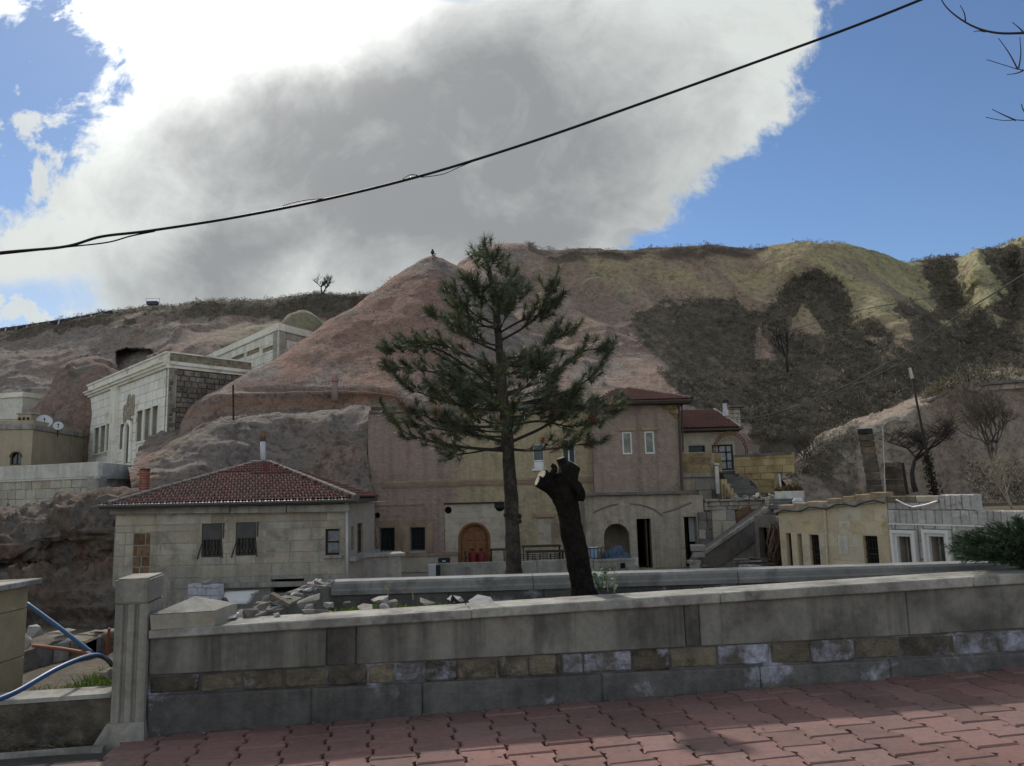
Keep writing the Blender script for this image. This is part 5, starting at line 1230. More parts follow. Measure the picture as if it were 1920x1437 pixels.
blk = J.rect(833, 942, 949, 1075); blk = (blk[0], zG, blk[2], blk[3]); wu_ = J.rect(1007, 972, 1034, 1020); wu_ = (wu_[0], zG+1.2, wu_[2], wu_[3]); hol = J.sz(707, 967)
s11 = J.sz(1112, 900)[0]
holed('wall', J, [(0, zG), (s11, zG), (s11, zT), (0, zT)], [rloop(r4), rloop(r5), rloop(r6), rloop(r7), rloop(blk), rloop(wu_), circle(hol[0], hol[1], .16, 10)], M_fac, fac, 0, 1.2, .45)
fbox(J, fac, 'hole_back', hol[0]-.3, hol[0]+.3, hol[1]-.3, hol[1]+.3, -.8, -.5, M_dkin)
# infill with the arched door
door = J.rect(862, 982, 917, 1062); door = (door[0], zG, door[2], door[3])
h1 = J.sz(840, 957); h2 = J.sz(937, 951)
sq = J.rect(927, 943, 945, 952)
holed('infill_wall', J, rloop((blk[0]+.01, zG, blk[2]-.01, blk[3]-.01)), [arch(*door), circle(h1[0], h1[1], .19), circle(h2[0], h2[1], .24)], M_infill, fac, -.10, .3, .28)
def keepinf(s, z):
    inarch = door[0]-.2 < s < door[2]+.2 and z < door[3]+.12
    return not inarch and math.hypot(s-h1[0], z-h1[1]) > .5 and math.hypot(s-h2[0], z-h2[1]) > .55
blocks(J, fac, blk[0]+.02, blk[2]-.02, zG+.2, blk[3]-.02, .30, (.5, .8), [M_infill], [(door[0]-.02, zG, door[2]+.02, door[3]-.1)], .008, .05, .008, .12, d=-.09, keep=keepinf)
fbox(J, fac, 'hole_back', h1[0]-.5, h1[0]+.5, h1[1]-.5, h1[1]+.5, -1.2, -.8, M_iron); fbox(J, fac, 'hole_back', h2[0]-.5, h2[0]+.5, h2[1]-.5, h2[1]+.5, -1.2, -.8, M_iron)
fbox(J, fac, 'black_patch', sq[0], sq[2], sq[1], sq[3], -.10, -.075, M_iron)
fbox(J, fac, 'infill_head', blk[0], blk[2], blk[3]-.07, blk[3]-.011, -.08, .04, M_iron)
M_door = mat('varnished_door', (.22, .095, .035), (.17, .07, .028), 5, var=.2, vscale=14, bump=.2, rough=.55, spec=.4)
sm_ = (door[0]+door[2])/2
for side in (-1, 1):
    a_, c_ = (door[0]+.03, sm_-.008) if side < 0 else (sm_+.008, door[2]-.03); rad = (door[2]-door[0])/2-.03; zc = door[3]-.03-rad
    lp = [(a_, zG), (c_, zG)]
    arcp = [(sm_+rad*math.cos(math.pi*k/20), zc+rad*math.sin(math.pi*k/20)) for k in range(21)]
    if side > 0: lp = [(sm_+.008, zG), (sm_+rad, zG)]+arcp[:11]
    else: lp = [(sm_-rad, zG), (sm_-.008, zG)]+arcp[10:]
    lp = [(min(s, sm_-.008) if side < 0 else max(s, sm_+.008), z) for s, z in lp]
    b = B(); b.prism([J.p(s, z, -.36) for s, z in lp], J.n*.06); leaf = b.done('door_leaf', M_door, fac)
    for j in range(7):
        z0 = zG+.12+j*.44; z1 = z0+.34
        for i in range(2):
            w_ = (rad-.10)/2; s0 = (a_ if side < 0 else c_-rad+.03)+.03+i*w_; s0 = (sm_-rad+.05+i*w_) if side < 0 else (sm_+.05+i*w_); s1 = s0+w_-.07
            far_ = max(abs(s0-sm_), abs(s1-sm_)); zm = zc+math.sqrt(max(0, (rad-.06)**2-far_**2)) if far_ < rad-.06 else zc-.2
            z1_ = min(z1, zm)
            if z1_-z0 < .08: continue
            b = B(); c4 = [(s0, z0), (s1, z0), (s1, z1_), (s0, z1_)]; mg = .035
            o4 = [J.p(s, z, -.298) for s, z in c4]; i4 = [J.p(s+(mg if k in (0, 3) else -mg), z+(mg if k < 2 else -mg), -.275) for k, (s, z) in enumerate(c4)]
            vo = [b.bm.verts.new(p) for p in o4]; vi = [b.bm.verts.new(p) for p in i4]; b.bm.faces.new(vi)
            for k in range(4): b.bm.faces.new((vo[k], vo[(k+1) % 4], vi[(k+1) % 4], vi[k]))
            b.done('panel', M_door, leaf)
b = B(); ar = arch(*door)[1:]+[arch(*door)[0]]; b.tube([J.p(s, z, -.08) for s, z in ar], .07, 6); b.done('door_frame', M_door, fac)
fbox(J, fac, 'threshold', door[0]-.2, door[2]+.2, zG-.2, zG+.02, -.4, .3, M_pla)
# lower windows with splayed surrounds
for r in (r4, r5):
    w = window(J, fac, r, M_fas, .035, -.22, (), (), mat('teal_pane', (.022, .028, .028), var=.3, bump=0, rough=.15), bars=4, sill=M_infill)
    s0, z0, s1, z1 = r; g = .36; b = B()
    out4 = [(s0-g, z0-.1), (s1+g, z0-.1), (s1+g*1.35, z1+g), (s0-g*1.35, z1+g)]; in4 = [(s0-.03, z0-.05), (s1+.03, z0-.05), (s1+.03, z1+.03), (s0-.03, z1+.03)]
    vo = [b.bm.verts.new(J.p(*q, .004)) for q in out4]; vm_ = [b.bm.verts.new(J.p(*q, .09)) for q in out4]; vi = [b.bm.verts.new(J.p(*q, .012)) for q in in4]
    for k in (1, 2, 3): b.bm.faces.new((vm_[k], vm_[(k+1) % 4], vi[(k+1) % 4], vi[k])); b.bm.faces.new((vo[k], vo[(k+1) % 4], vm_[(k+1) % 4], vm_[k]))
    b.done('surround', M_mold, w)
M_up6 = mat('black_pane', (.012, .013, .014), var=.2, bump=0, rough=.1)
for r in (r6, r7):
    w = window(J, fac, (r[0]-.04, r[1], r[2]+.04, r[3]), M_white, .075, -.14, (.5,) if r is r7 else (), (.32,) if r is r6 else (), M_glass if r is r6 else M_up6, sill=M_white)
fbox(J, fac, 'lower_sash', r6[0]+.03, r6[2]-.03, r6[1]+.03, r6[1]+.36, -.12, -.09, M_white)
fbox(J, fac, 'blocked_window', wu_[0], wu_[2], wu_[1], wu_[3], -.2, -.06, M_infill)
hd = J.rect(1000, 964, 1040, 970); fbox(J, fac, 'window_head', hd[0], hd[2], hd[1], hd[3], 0, .12, M_mold)
zcn = J.sz(900, 905)[1]; sa, sb = J.sz(716, 905)[0], s11
for k, (z0, z1, dd) in enumerate(((-.17, -.08, .05), (-.08, .05, .11), (.05, .11, .16), (.11, .17, .10))): fbox(J, fac, 'cornice', sa+.04*k, sb, zcn+z0+.001, zcn+z1, -.02, dd, M_mold)
sa2 = J.sz(706, 945)[0]; z2 = J.sz(750, 946)[1]; fbox(J, fac, 'thin_molding', sa2, J.sz(795, 945)[0], z2-.04, z2+.03, -.02, .06, M_mold)
zl = J.sz(780, 1037)[1]; fbox(J, fac, 'bench_ledge', J.sz(695, 1037)[0], door[0]-.05, zl-.14, zl, -.02, .45, M_mold); fbox(J, fac, 'bench', J.sz(695, 1037)[0], door[0]-.08, zG, zl-.142, -.02, .38, M_infill)
fbox(J, fac, 'bench', blk[2]-.75, blk[2]+5.2, zG, zl-.2, -.02, .30, M_infill)
zt3 = J.sz(720, 772)[1]; fbox(J, fac, 'roof_ledge', J.sz(693, 772)[0], J.sz(1105, 760)[0], zT+.002, zT+.13, -1., .18, M_cap); fbox(J, fac, 'roof_ledge', J.sz(696, 772)[0], J.sz(748, 772)[0], zT+.132, zT+.32, -.8, .10, M_und)
fbox(J, fac, 'roof_ledge', J.sz(1060, 760)[0], s11-.02, zT+.132, zT+.30, -.8, .25, M_fas)
# bay with two white windows: rounded right shoulder cut from the rock
KB = .55; zk0 = J.sz(1190, 928, KB)[1]
sk0, sk1 = J.sz(1112, 850, KB)[0], J.sz(1277, 850, KB)[0]; zkt = J.sz(1190, 752, KB)[1]
cs, cz = J.sz(1205, 800, KB)
shoulder = []
ctr = J.sz(1195, 815, KB); rx_, rz_ = sk1-ctr[0], zkt-ctr[1]
for k in range(13):
    a_ = math.pi/2*k/12; shoulder.append((ctr[0]+rx_*math.cos(a_), ctr[1]+rz_*math.sin(a_)))
kw1, kw2 = J.rect(1167, 810, 1185, 852, KB), J.rect(1209, 809, 1227, 851, KB)
holed('bay_wall', J, [(sk0, zk0), (sk1, zk0)]+shoulder+[(sk0, zkt)], [rloop(kw1), rloop(kw2)], M_bay, fac, KB, 1.2, .3)
M_cur = mat('curtain_pane', (.10, .095, .08), (.22, .19, .12), 3, var=.3, bump=0, rough=.12, spec=.5)
for r in (kw1, kw2):
    w = window(J, fac, r, M_white, .07, KB-.06, (), (), M_cur); fbox(J, w, 'lintel', r[0]-.16, r[2]+.2, r[3]+.05, r[3]+.20, KB, KB+.08, M_mold)
M_blk = mat('yellow_block', (.44, .35, .20), (.36, .28, .16), 1.3, var=.2, vscale=7, bump=.4, objrand=.15, stain=(.20, .15, .09), stain_amt=.3)
fbox(J, fac, 'corner_pier', sk1-1.6, sk1+.02, ctr[1]-.4, zkt, KB-1.0, KB-.5, M_infill)
blocks(J, fac, sk1-1.0, sk1+.02, ctr[1]+.1, zkt, .24, (.28, .5), [M_blk, M_infill], (), .02, .2, .02, .5, d=KB-.4)
b = B(); e0 = J.p(J.sz(1272, 760, KB)[0], zkt, KB+.12); b.tube([e0, J.p(J.sz(1275, 850, KB)[0], J.sz(1275, 850)[1], KB+.15), J.p(J.sz(1277, 918, KB)[0], zk0+.1, KB+.2)], .07, 8); b.done('downpipe', M_und, fac)
b = B(); e0 = J.p(J.sz(1279, 770, KB)[0], zkt-.3, KB+.0); b.tube([e0, J.p(J.sz(1281, 850, KB)[0], J.sz(1281, 850)[1], KB+.0)], .04, 6); b.done('downpipe', M_wood, fac)
# tiled roof over the bay
RY = JY-KB-.7
e1, e2 = P(1112, 753, RY), P(1297, 749, RY); e1.z = e2.z = (e1.z+e2.z)/2; t1, t2 = P(1158, 732, RY+4.6), P(1178, 733, RY+4.6); t1.z = t2.z = (t1.z+t2.z)/2+.1
kroof = tiled(fac, (e1, e2, t2, t1), .24, .36)
b = B(); b.hull8([e1+Vector((0, .9, -.18)), e2+Vector((0, .9, -.18)), e2+Vector((0, 0, -.16)), e1+Vector((0, 0, -.16)), e1+Vector((0, .9, -.03)), e2+Vector((0, .9, -.03)), e2+Vector((0, 0, -.03)), e1+Vector((0, 0, -.03))]); b.done('soffit', M_und, kroof)
b = B(); b.poly([e2, e2+Vector((.3, 6, .0)), t2]); b.poly([t1, t2, e2+Vector((.3, 6, 0)), e1+Vector((0, 6, 0))]); b.poly([e1+Vector((0, 0, 0)), t1, e1+Vector((0, 6, 0))]); b.done('back_slope', M_tile, kroof)
capline(kroof, e2+Vector((0, 0, .04)), t2, .14, M_tile); b = B(); b.tube([e1+Vector((0, -.05, -.05)), e2+Vector((0, -.05, -.05))], .05, 6); b.done('gutter', M_und, kroof)
# porch storey below the bay
PB = 1.5; zpo = J.sz(1190, 929, PB)[1]; sp0, sp1 = J.sz(1098, 1000, PB)[0], J.sz(1322, 1000, PB)[0]
pa = J.rect(1133, 982, 1181, 1062, PB); pa = (pa[0], zG, pa[2], pa[3]); pd1 = J.rect(1195, 973, 1222, 1050, PB); pd1 = (pd1[0], zG, pd1[2], pd1[3]); pd2 = J.rect(1284, 969, 1308, 1045, PB); pd2 = (pd2[0], zG, pd2[2], pd2[3])
holed('porch_wall', J, [(sp0, zG-.1), (sp1, zG-.1), (sp1, zpo-.1), (J.sz(1290, 940, PB)[0], zpo-.02), (J.sz(1250, 930, PB)[0], zpo), (sp0, zpo)], [arch(pa[0], zG, pa[2], pa[3]), rloop(pd1), rloop(pd2)], M_low, fac, PB, 2.2, .6)
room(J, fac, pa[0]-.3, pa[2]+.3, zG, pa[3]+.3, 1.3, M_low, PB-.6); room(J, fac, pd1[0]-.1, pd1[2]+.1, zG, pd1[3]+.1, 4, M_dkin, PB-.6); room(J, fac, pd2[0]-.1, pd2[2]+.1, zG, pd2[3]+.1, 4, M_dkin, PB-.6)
fbox(J, fac, 'door_leaf', pd1[2]-.22, pd1[2]-.16, zG, pd1[3]-.05, PB-1.0, PB-.3, M_wood); fbox(J, fac, 'door_leaf', pd2[2]-.30, pd2[2]-.02, zG+1.2, pd2[3]-.05, PB-.5, PB-.45, mat('grey_door', (.30, .31, .33), bump=.1))
fbox(J, fac, 'plinth_slab', pd1[0]-.28, pd1[0]-.02, zG, zG+.55, PB, PB+.10, mat('pale_slab', (.50, .52, .54), bump=.1))
q = sp0
while q < J.sz(1296, 925, PB)[0]-.2:
    e = min(q+random.uniform(.9, 1.6), J.sz(1296, 925, PB)[0]); fbox(J, fac, 'ledge_slab', q+.006, e, zpo+.003+random.uniform(0, .03), zpo+.17, -1.0+PB, PB+.28, M_cap, bev=.015); q = e
for pts in ([(1112, 962), (1126, 955), (1142, 949), (1158, 946)], [(1182, 945), (1205, 948), (1225, 955), (1243, 968)], [(1243, 962), (1265, 956), (1285, 947), (1296, 943)]):
    b = B(); b.tube([J.p(*J.sz(*p, PB), PB) for p in pts], .045, 6); b.done('relief_arc', M_cap, fac)
for px_, py_ in ((1142.5, 980), (1164.5, 978)):
    b = B(); c_ = J.sz(px_, py_, PB); b.tube([J.p(c_[0]+.09*math.cos(k*.7), c_[1]+.09*math.sin(k*.7), PB) for k in range(10)], .028, 5); b.done('relief_rosette', M_mold, fac)
blocks(J, fac, J.sz(1224, 1000, PB)[0], J.sz(1283, 1000, PB)[0], zG, J.sz(1250, 1025, PB)[1], .5, (.8, 1.3), [M_low], (), .012, .06, .012, .3, d=PB)
# ruined stone pier right of the porch
fbox(J, fac, 'ruined_pier', J.sz(1310, 1000, PB)[0], J.sz(1336, 1000, PB)[0], zG, J.sz(1320, 962, PB)[1], PB-1, PB+.15, M_cap)
blocks(J, fac, J.sz(1309, 1000, PB)[0], J.sz(1337, 1000, PB)[0], zG, J.sz(1320, 960, PB)[1], .45, (.35, .7), [M_rub, M_low, M_cap], (), .02, .12, .05, .8, d=PB+.16)
# forecourt: terrace floor, parapet
tf_ = B(); tf_.hull8([J.p(-.5, -2.7, 0), J.p(21, -2.7, 0), J.p(21, -2.7, 5.2), J.p(3.0, -2.7, 5.2), J.p(-.5, zG-.03, 0), J.p(21, zG-.03, 0), J.p(21, zG-.03, 5.2), J.p(3.0, zG-.03, 5.2)]); tag(tf_.done('forecourt', M_pla), kind='structure')
pp = thing('forecourt_parapet', 'low smooth grey parapet before the arched wooden door', 'wall', J.p(6, zG, 4)); PD = 4.2
a0, a1 = J.sz(821, 1060, PD)[0], J.sz(1112, 1055, PD)[0]; zpt = J.sz(890, 1055, PD)[1]
fbox(J, pp, 'panel', a0, J.sz(1007, 1055, PD)[0]-.02, -2.69, zpt, PD-.25, PD, M_pla, bev=.02); fbox(J, pp, 'panel', J.sz(1007, 1055, PD)[0], a1, -2.69, zpt+.02, PD-.25, PD, M_pla, bev=.02)
pp2 = thing('forecourt_parapet', 'lower grey parapet with a square vent hole before the porch arch', 'wall', J.p(12, zG, 4)); a2 = J.sz(1190, 1055, PD)[0]; zp2 = J.sz(1150, 1052, PD)[1]
vent = J.rect(1163, 1056, 1173, 1067, PD)
holed('panel', J, rloop((a1+.02, -2.69, a2, zp2)), [rloop(vent)], M_pla, pp2, PD, .3, .25); fbox(J, pp2, 'capping', a1+.02, a2+.05, zp2+.002, zp2+.07, PD-.4, PD+.06, M_fas); fbox(J, pp2, 'vent_back', vent[0]-.02, vent[2]+.02, vent[1]-.02, vent[3]+.02, PD-.3, PD-.26, M_iron)
# furniture stacked behind the parapet, gas bottles, box
def on_court(px, py, d): s, z = J.sz(px, py, d); return J.p(s, zG, d), s
for k, (px, lab) in enumerate(((886.5, 'left of two dark red gas cylinders before the arched door'), (902, 'right of two dark red gas cylinders before the arched door'))):
    q, s = on_court(px, 1050, 2.6); c_ = thing('gas_cylinder', lab, 'gas cylinder', q, group='gas cylinders by the door'); hh = J.sz(px, 1031, 2.6)[1]-zG; rr = .21
    b = B(); b.lathe(q, [(rr*.9, 0), (rr, .06), (rr, hh*.8), (rr*.8, hh*.9), (rr*.35, hh*.96)], 16); b.done('body', mat('red_paint', (.13, .012, .014), var=.2, bump=.1, rough=.45), c_, True)
    b = B(); b.tube([q+Vector((0, 0, hh*.94)), q+Vector((0, 0, hh*1.05))], .05, 8); b.tube([q+Vector((-.09, 0, hh*1.0)), q+Vector((.09, 0, hh*1.0))], .025, 6); b.done('valve', M_iron, c_)
q, s = on_court(873, 1050, 2.7); zz = J.sz(878, 1034, 2.7)[1]
t = thing('iron_stand', 'twisted black iron stand beside the red gas cylinders', 'stand', q); b = B(); b.tube([q+Vector((.05*math.sin(k*2.1), .05*math.cos(k*2.1), (zz-zG)*k/9)) for k in range(10)], .045, 6); b.done('post', M_iron, t)
q, s = on_court(833, 1050, 3.2); zz0, zz1 = J.sz(833, 1057, 3.2)[1], J.sz(833, 1046, 3.2)[1]
t = thing('dark_crate', 'dark navy plastic crate left of the arched door', 'crate', q); fbox(J, t, 'body', s-.27, s+.27, zz0, zz1, 3.0, 3.4, mat('navy', (.02, .022, .04), bump=.1, rough=.5), .02); fbox(J, t, 'stand', s-.25, s+.25, zG, zz0-.005, 3.02, 3.38, M_pla); fbox(J, t, 'handle', s-.08, s+.08, zz0+.10, zz0+.16, 3.4, 3.415, M_pipe)
q, s = on_court(812, 1070, 4.6); t = thing('white_cabinet', 'narrow pale metal cabinet at the end of the parapet', 'cabinet', J.p(s, -2.6, 4.6)); fbox(J, t, 'body', s-.2, s+.14, -2.6, J.sz(812, 1058, 4.6)[1], 4.4, 4.8, M_pipe, .015); fbox(J, t, 'side', s+.143, s+.32, -2.6, J.sz(812, 1060, 4.6)[1], 4.45, 4.75, M_iron, .02)
def table(px0, px1, py, d, lab, leg=.75):
    s0, z1 = J.sz(px0, py, d); s1, _ = J.sz(px1, py, d); z0 = zG; t = thing('metal_table', lab, 'table', J.p((s0+s1)/2, z0, d), group='stacked terrace tables'); fbox(J, t, 'top', s0, s1, z1-.05, z1, d-.45, d+.45, M_iron, .01)
    for a_ in (s0+.08, s1-.08):
        for e in (d-.38, d+.38): b = B(); b.tube([J.p(a_, z0, e), J.p(a_, z1-.05, e)], .022, 6); b.done('leg', M_iron, t)
table(918, 948, 1030, 2.2, 'long black metal table right of the arched door'); table(978, 1052, 1024, 2.0, 'long black metal table between the pine and the stump'); table(985, 1058, 1034, 3.0, 'lower black metal table in front of the long one')
for k in range(7):
    px = 982+k*11; d = 2.6+.25*(k % 3); s, _ = J.sz(px, 1040, d); lab = ('first', 'second', 'third', 'fourth', 'fifth', 'sixth', 'seventh')[k]+' from the left of the dark metal chairs heaped behind the parapet'
    t = thing('metal_chair', lab, 'chair', J.p(s, zG, d), group='metal chairs heaped behind the parapet'); an_ = random.uniform(-.5, .5); fr2 = Fr(J.p(s, 0, d), J.p(s+math.cos(an_), 0, d+math.sin(an_)))
    fbox(fr2, t, 'seat', -.2, .2, zG+.44, zG+.47, -.2, .2, mat('navy_seat', (.02, .03, .07), bump=.1, rough=.5))
    for a_ in (-.19, .19):
        for e in (-.19, .19):
            b = B(); b.tube([fr2.p(a_, zG, e), fr2.p(a_, zG+(.92 if e < 0 else .45), e-(.06 if e < 0 else 0))], .016, 5); b.done('leg', M_iron, t)
    for j in range(4): b = B(); b.tube([fr2.p(-.19, zG+.6+.1*j, -.22), fr2.p(.19, zG+.6+.1*j, -.22)], .014, 5); b.done('back_slat', M_iron, t)
t = thing('forecourt_railing', 'short black iron railing before the porch arch', 'railing', J.p(a1+1, zp2, PD)); b = B()
ra, rb = J.sz(1100, 1030, PD-.3)[0], J.sz(1134, 1030, PD-.3)[0]; zr = J.sz(1117, 1028, PD-.3)[1]
for z_ in (zr, zr-.45): b.tube([J.p(ra, z_, PD-.3), J.p(rb, z_, PD-.3)], .022, 5)
b.done('rail', M_iron, t)
for k in range(6): b = B(); a_ = ra+(rb-ra)*k/5; b.tube([J.p(a_, zG, PD-.3), J.p(a_, zr, PD-.3)], .018, 5); b.done('baluster', M_iron, t)
M_tarp = mat('blue_tarp', (.05, .085, .14), (.09, .12, .17), 4, var=.25, vscale=6, bump=.5, rough=.5)
bm = bmesh.new(); bmesh.ops.create_icosphere(bm, subdivisions=3, radius=1); c_ = J.p(J.sz(1158, 1043, 2.4)[0], zG+.35, 2.4)
for v in bm.verts: p = v.co.copy(); p.z = max(p.z, -.45); v.co = c_+Vector((p.x*.75, p.y*.5, p.z*.75))*(1+1.0*float(fbm(np.array([tuple(v.co*1.6+Vector((4, 4, 4)))]), 4)[0]))
tag(bmobj('tarp_heap', bm, M_tarp, None, False), 'crumpled blue tarpaulin heap in the porch arch', 'tarpaulin')
t = thing('blue_container', 'pale blue plastic container behind the black railing', 'container', J.p(J.sz(1113, 1040, 3)[0], zG, 3)); s = J.sz(1113, 1040, 3)[0]; fbox(J, t, 'body', s-.2, s+.2, zG, J.sz(1113, 1029, 3)[1], 2.8, 3.2, mat('pale_blue', (.25, .36, .52), bump=.1, rough=.5), .05)
fbox(J, t, 'lid', s-.21, s+.21, J.sz(1113, 1029, 3)[1]+.002, J.sz(1113, 1027, 3)[1]+.02, 2.79, 3.21, M_white, .02)
for k, (px, py, w, h, lab) in enumerate(((1140, 1066, 26, 9, 'flat weathered plank on the ground before the vented parapet'), (1187, 1066, 20, 11, 'squared stone block at the end of the vented parapet'))):
    s, z = J.sz(px, py, PD+.6); o = fbox(J, None, 'stone_block' if k else 'plank', s-w*.0125, s+w*.0125, -2.69, J.sz(px, py-h/2, PD+.6)[1], PD+.4, PD+.8, M_cap if k == 0 else M_pla, .02); tag(o, lab, 'block' if k else 'plank')

# ------------------------------------------------------------------ house, sign wall and steps on the right
MY = 44.
Mf = Fr(P(1276, 850, MY), P(1392, 850, MY)); zm1 = Mf.sz(1330, 808)[1]; zm0 = Mf.sz(1330, 905)[1]-1
mh = thing('gate_house', 'small pale stone house with red tiled roof behind the iron gate', 'house', Mf.p(Mf.L/2, zm0)); mw = Mf.rect(1291, 836, 1322, 848); md = Mf.rect(1336, 834, 1375, 882)
holed('wall', Mf, [(0, zm0), (Mf.L-.4, zm0), (Mf.L-.4, zm1), (0, zm1)], [rloop(mw), rloop(md)], M_infill, mh, 0, .4, .3); room(Mf, mh, mw[0], mw[2], mw[1], mw[3], 2, M_dkin)
blocks(Mf, mh, .02, Mf.L-.42, Mf.sz(1300, 870)[1], zm1-.02, .36, (.7, 1.2), [M_infill], [mw, md], .014, .08, .012, .25)
Ms = Fr(Mf.p(Mf.L-.4, 0), P(1402, 850, MY+2.4)); fbox(Ms, mh, 'side_wall', 0.01, Ms.L, zm0, zm1-.05, -.4, 0, M_bay)
window(Mf, mh, mw, M_iron, .03, -.2, (), (), M_up6)
gt = window(Mf, mh, md, M_iron, .09, -.06, (.33, .68), (.36, .70), mat('etched_glass', (.36, .38, .40), (.22, .24, .26), 7, var=.3, vscale=20, bump=.1, rough=.3), name='gate')
me0, me1 = P(1272, 806, MY-.6), P(1390, 800, MY-.6); me0.z = me1.z = (me0.z+me1.z)/2; mt0, mt1 = P(1276, 766, MY+4), P(1340, 772, MY+4); mt0.z = mt1.z = (mt0.z+mt1.z)/2
mr = tiled(mh, (me0, me1, mt1, mt0), .24, .34); b = B(); b.hull8([me0+Vector((0, .6, -.2)), me1+Vector((0, .6, -.2)), me1+Vector((0, 0, -.12)), me0+Vector((0, 0, -.12)), me0+Vector((0, .6, -.02)), me1+Vector((0, .6, -.02)), me1+Vector((0, 0, -.02)), me0+Vector((0, 0, -.02))]); b.done('soffit', M_und, mr)
fbox(Mf, mh, 'cornice', -.1, Mf.L-.2, zm1+.002, zm1+.16, -.3, .2, M_fas); capline(mr, me1, mt1, .13, M_cap); b = B(); b.poly([me1, me1+Vector((.5, 5, 0)), mt1]); b.poly([mt0, mt1, me1+Vector((.5, 5, 0)), me0+Vector((0, 8, 0))]); b.done('back_slope', M_cap, mr)
t = thing('stone_chimney', 'stone chimney with grey cowl pipe behind the gate house roof', 'chimney', P(1378, 800, 47)); b = B(); b.tube([P(1359, 786, 46.), P(1359, 757, 46.)], .13, 8); b.done('cowl_pipe', M_pipe, t)
b = B(); b.box(P(1359, 753, 46.), (.36, .36, .12)); b.done('cowl', M_iron, t)
Mc = Fr(P(1366, 780, 46.6), P(1388, 780, 46.6)); blocks(Mc, t, 0, Mc.L, Mc.sz(1377, 800)[1], Mc.sz(1377, 765)[1], .26, (.28, .5), [M_ret, M_infill], (), .015, .4, .03, .6); b = B(); q = P(1380, 763, 46.5); b.box(q, (1.0, .7, .12), bev=.02); b.done('cap', M_cap, t)
# trellis hoop
t = thing('arch_trellis', 'rusty iron arch trellis in front of the gate house door', 'trellis', P(1370, 880, MY-.8)); M_ru = mat('rust', (.16, .075, .035), var=.3, bump=.2); cxh, czh = 1369, 852
for rr_, nm in ((33, 'hoop'), (29.5, 'hoop')):
    for yy in (0., .5):
        b = B(); b.tube([P(cxh+rr_*math.cos(math.pi*k/18), czh-rr_*1.28*math.sin(math.pi*k/18), MY-1+yy) for k in range(19)], .03, 5); b.done(nm, M_ru, t)
for k in range(1, 18, 1):
    a_ = math.pi*k/18; b = B(); b.tube([P(cxh+29*math.cos(a_), czh-29*1.28*math.sin(a_), MY-1), P(cxh+34.5*math.cos(a_), czh-34.5*1.28*math.sin(a_), MY-.9)], .02, 4); b.done('rung', M_ru, t)
# sign wall
SY2 = 41.2; Sg = Fr(P(1276, 870, SY2), P(1353, 870, SY2)); sg = thing('sign_wall', 'mottled yellow stone parapet panel with a carved inscription plate', 'sign wall', Sg.p(Sg.L/2, Sg.sz(1310, 890)[1]))
z0, z1 = Sg.sz(1315, 887)[1], Sg.sz(1315, 850)[1]; fbox(Sg, sg, 'panel', 0, Sg.L, z0, z1, -.3, 0, mat('mottled_stone', (.34, .255, .13), (.20, .145, .08), 1.6, var=.3, vscale=5, bump=.5, stain=(.45, .42, .36), stain_amt=.1, stain_scale=2)); fbox(Sg, sg, 'ledge', -.1, Sg.L-.25, z0-.22, z0-.003, -.4, .15, M_fas)
pl_ = Sg.rect(1302, 856, 1332, 871); fbox(Sg, sg, 'plate', pl_[0], pl_[2], pl_[1], pl_[3], 0, .03, M_mold)
M_sgd = mat('plate_groove', (.16, .105, .06), bump=.2); mg = .07; b = B()
for (a_, c_, e, f) in ((pl_[0]+mg, pl_[2]-mg, pl_[1]+mg-.025, pl_[1]+mg), (pl_[0]+mg, pl_[2]-mg, pl_[3]-mg, pl_[3]-mg+.025), (pl_[0]+mg-.025, pl_[0]+mg, pl_[1]+mg, pl_[3]-mg), (pl_[2]-mg, pl_[2]-mg+.025, pl_[1]+mg, pl_[3]-mg)): b.box(Sg.p((a_+c_)/2, (e+f)/2, .033), (c_-a_, .012, f-e), Sg.rot)
b.done('plate_border', M_sgd, sg)
LET = {'2': [[(0, .8), (.3, 1), (.7, .85), (.6, .55), (0, 0), (.8, 0)]], 'A': [[(0, 0), (.4, 1), (.8, 0)], [(.15, .35), (.65, .35)]], 'H': [[(0, 0), (0, 1)], [(.7, 0), (.7, 1)], [(0, .5), (.7, .5)]], 'I': [[(.2, 0), (.2, 1)]], 'P': [[(0, 0), (0, 1), (.6, .9), (.6, .55), (0, .45)]]}
x_ = pl_[0]+.16; lh = (pl_[3]-pl_[1])*.52; zb2 = (pl_[1]+pl_[3])/2-lh/2
for chh, adv in (('2', .16), ('A', .16), ('H', .16), ('I', .09), ('P', .15)):
    b = B()
    for st_ in LET[chh]: b.tube([Sg.p(x_+a_*.15, zb2+e*lh, .035) for a_, e in st_], .017, 5)
    b.done('letter', M_sgd, sg); x_ += adv
Sw = Fr(P(1281, 930, SY2+.05), P(1346, 930, SY2+.05)); sgb = thing('stair_side_wall', 'weathered grey stone wall under the sign panel', 'wall', Sw.p(1, -1)); zs1 = z0-.225
fbox(Sw, sgb, 'core', 0, Sw.L, zG, zs1, -.6, -.06, M_cap); blocks(Sw, sgb, 0, Sw.L, zG, zs1, .52, (.7, 1.2), [M_low, M_cap, M_pla], (), .02, .12, .02, .5, vary=.15)
t = thing('concrete_post', 'whitish leaning concrete post left of the upper steps', 'post', P(1347, 925, 40.9)); b = B(); b.hull8([P(1343, 926, 41), P(1350, 926, 41), P(1350, 926, 40.8), P(1343, 926, 40.8), P(1340, 873, 41), P(1346, 871, 41), P(1347, 873, 40.8), P(1340, 875, 40.8)]); b.done('shaft', M_par, t); b = B(); b.box(P(1343, 871, 40.9), (.28, .28, .10), bev=.02); b.done('top', M_par, t)
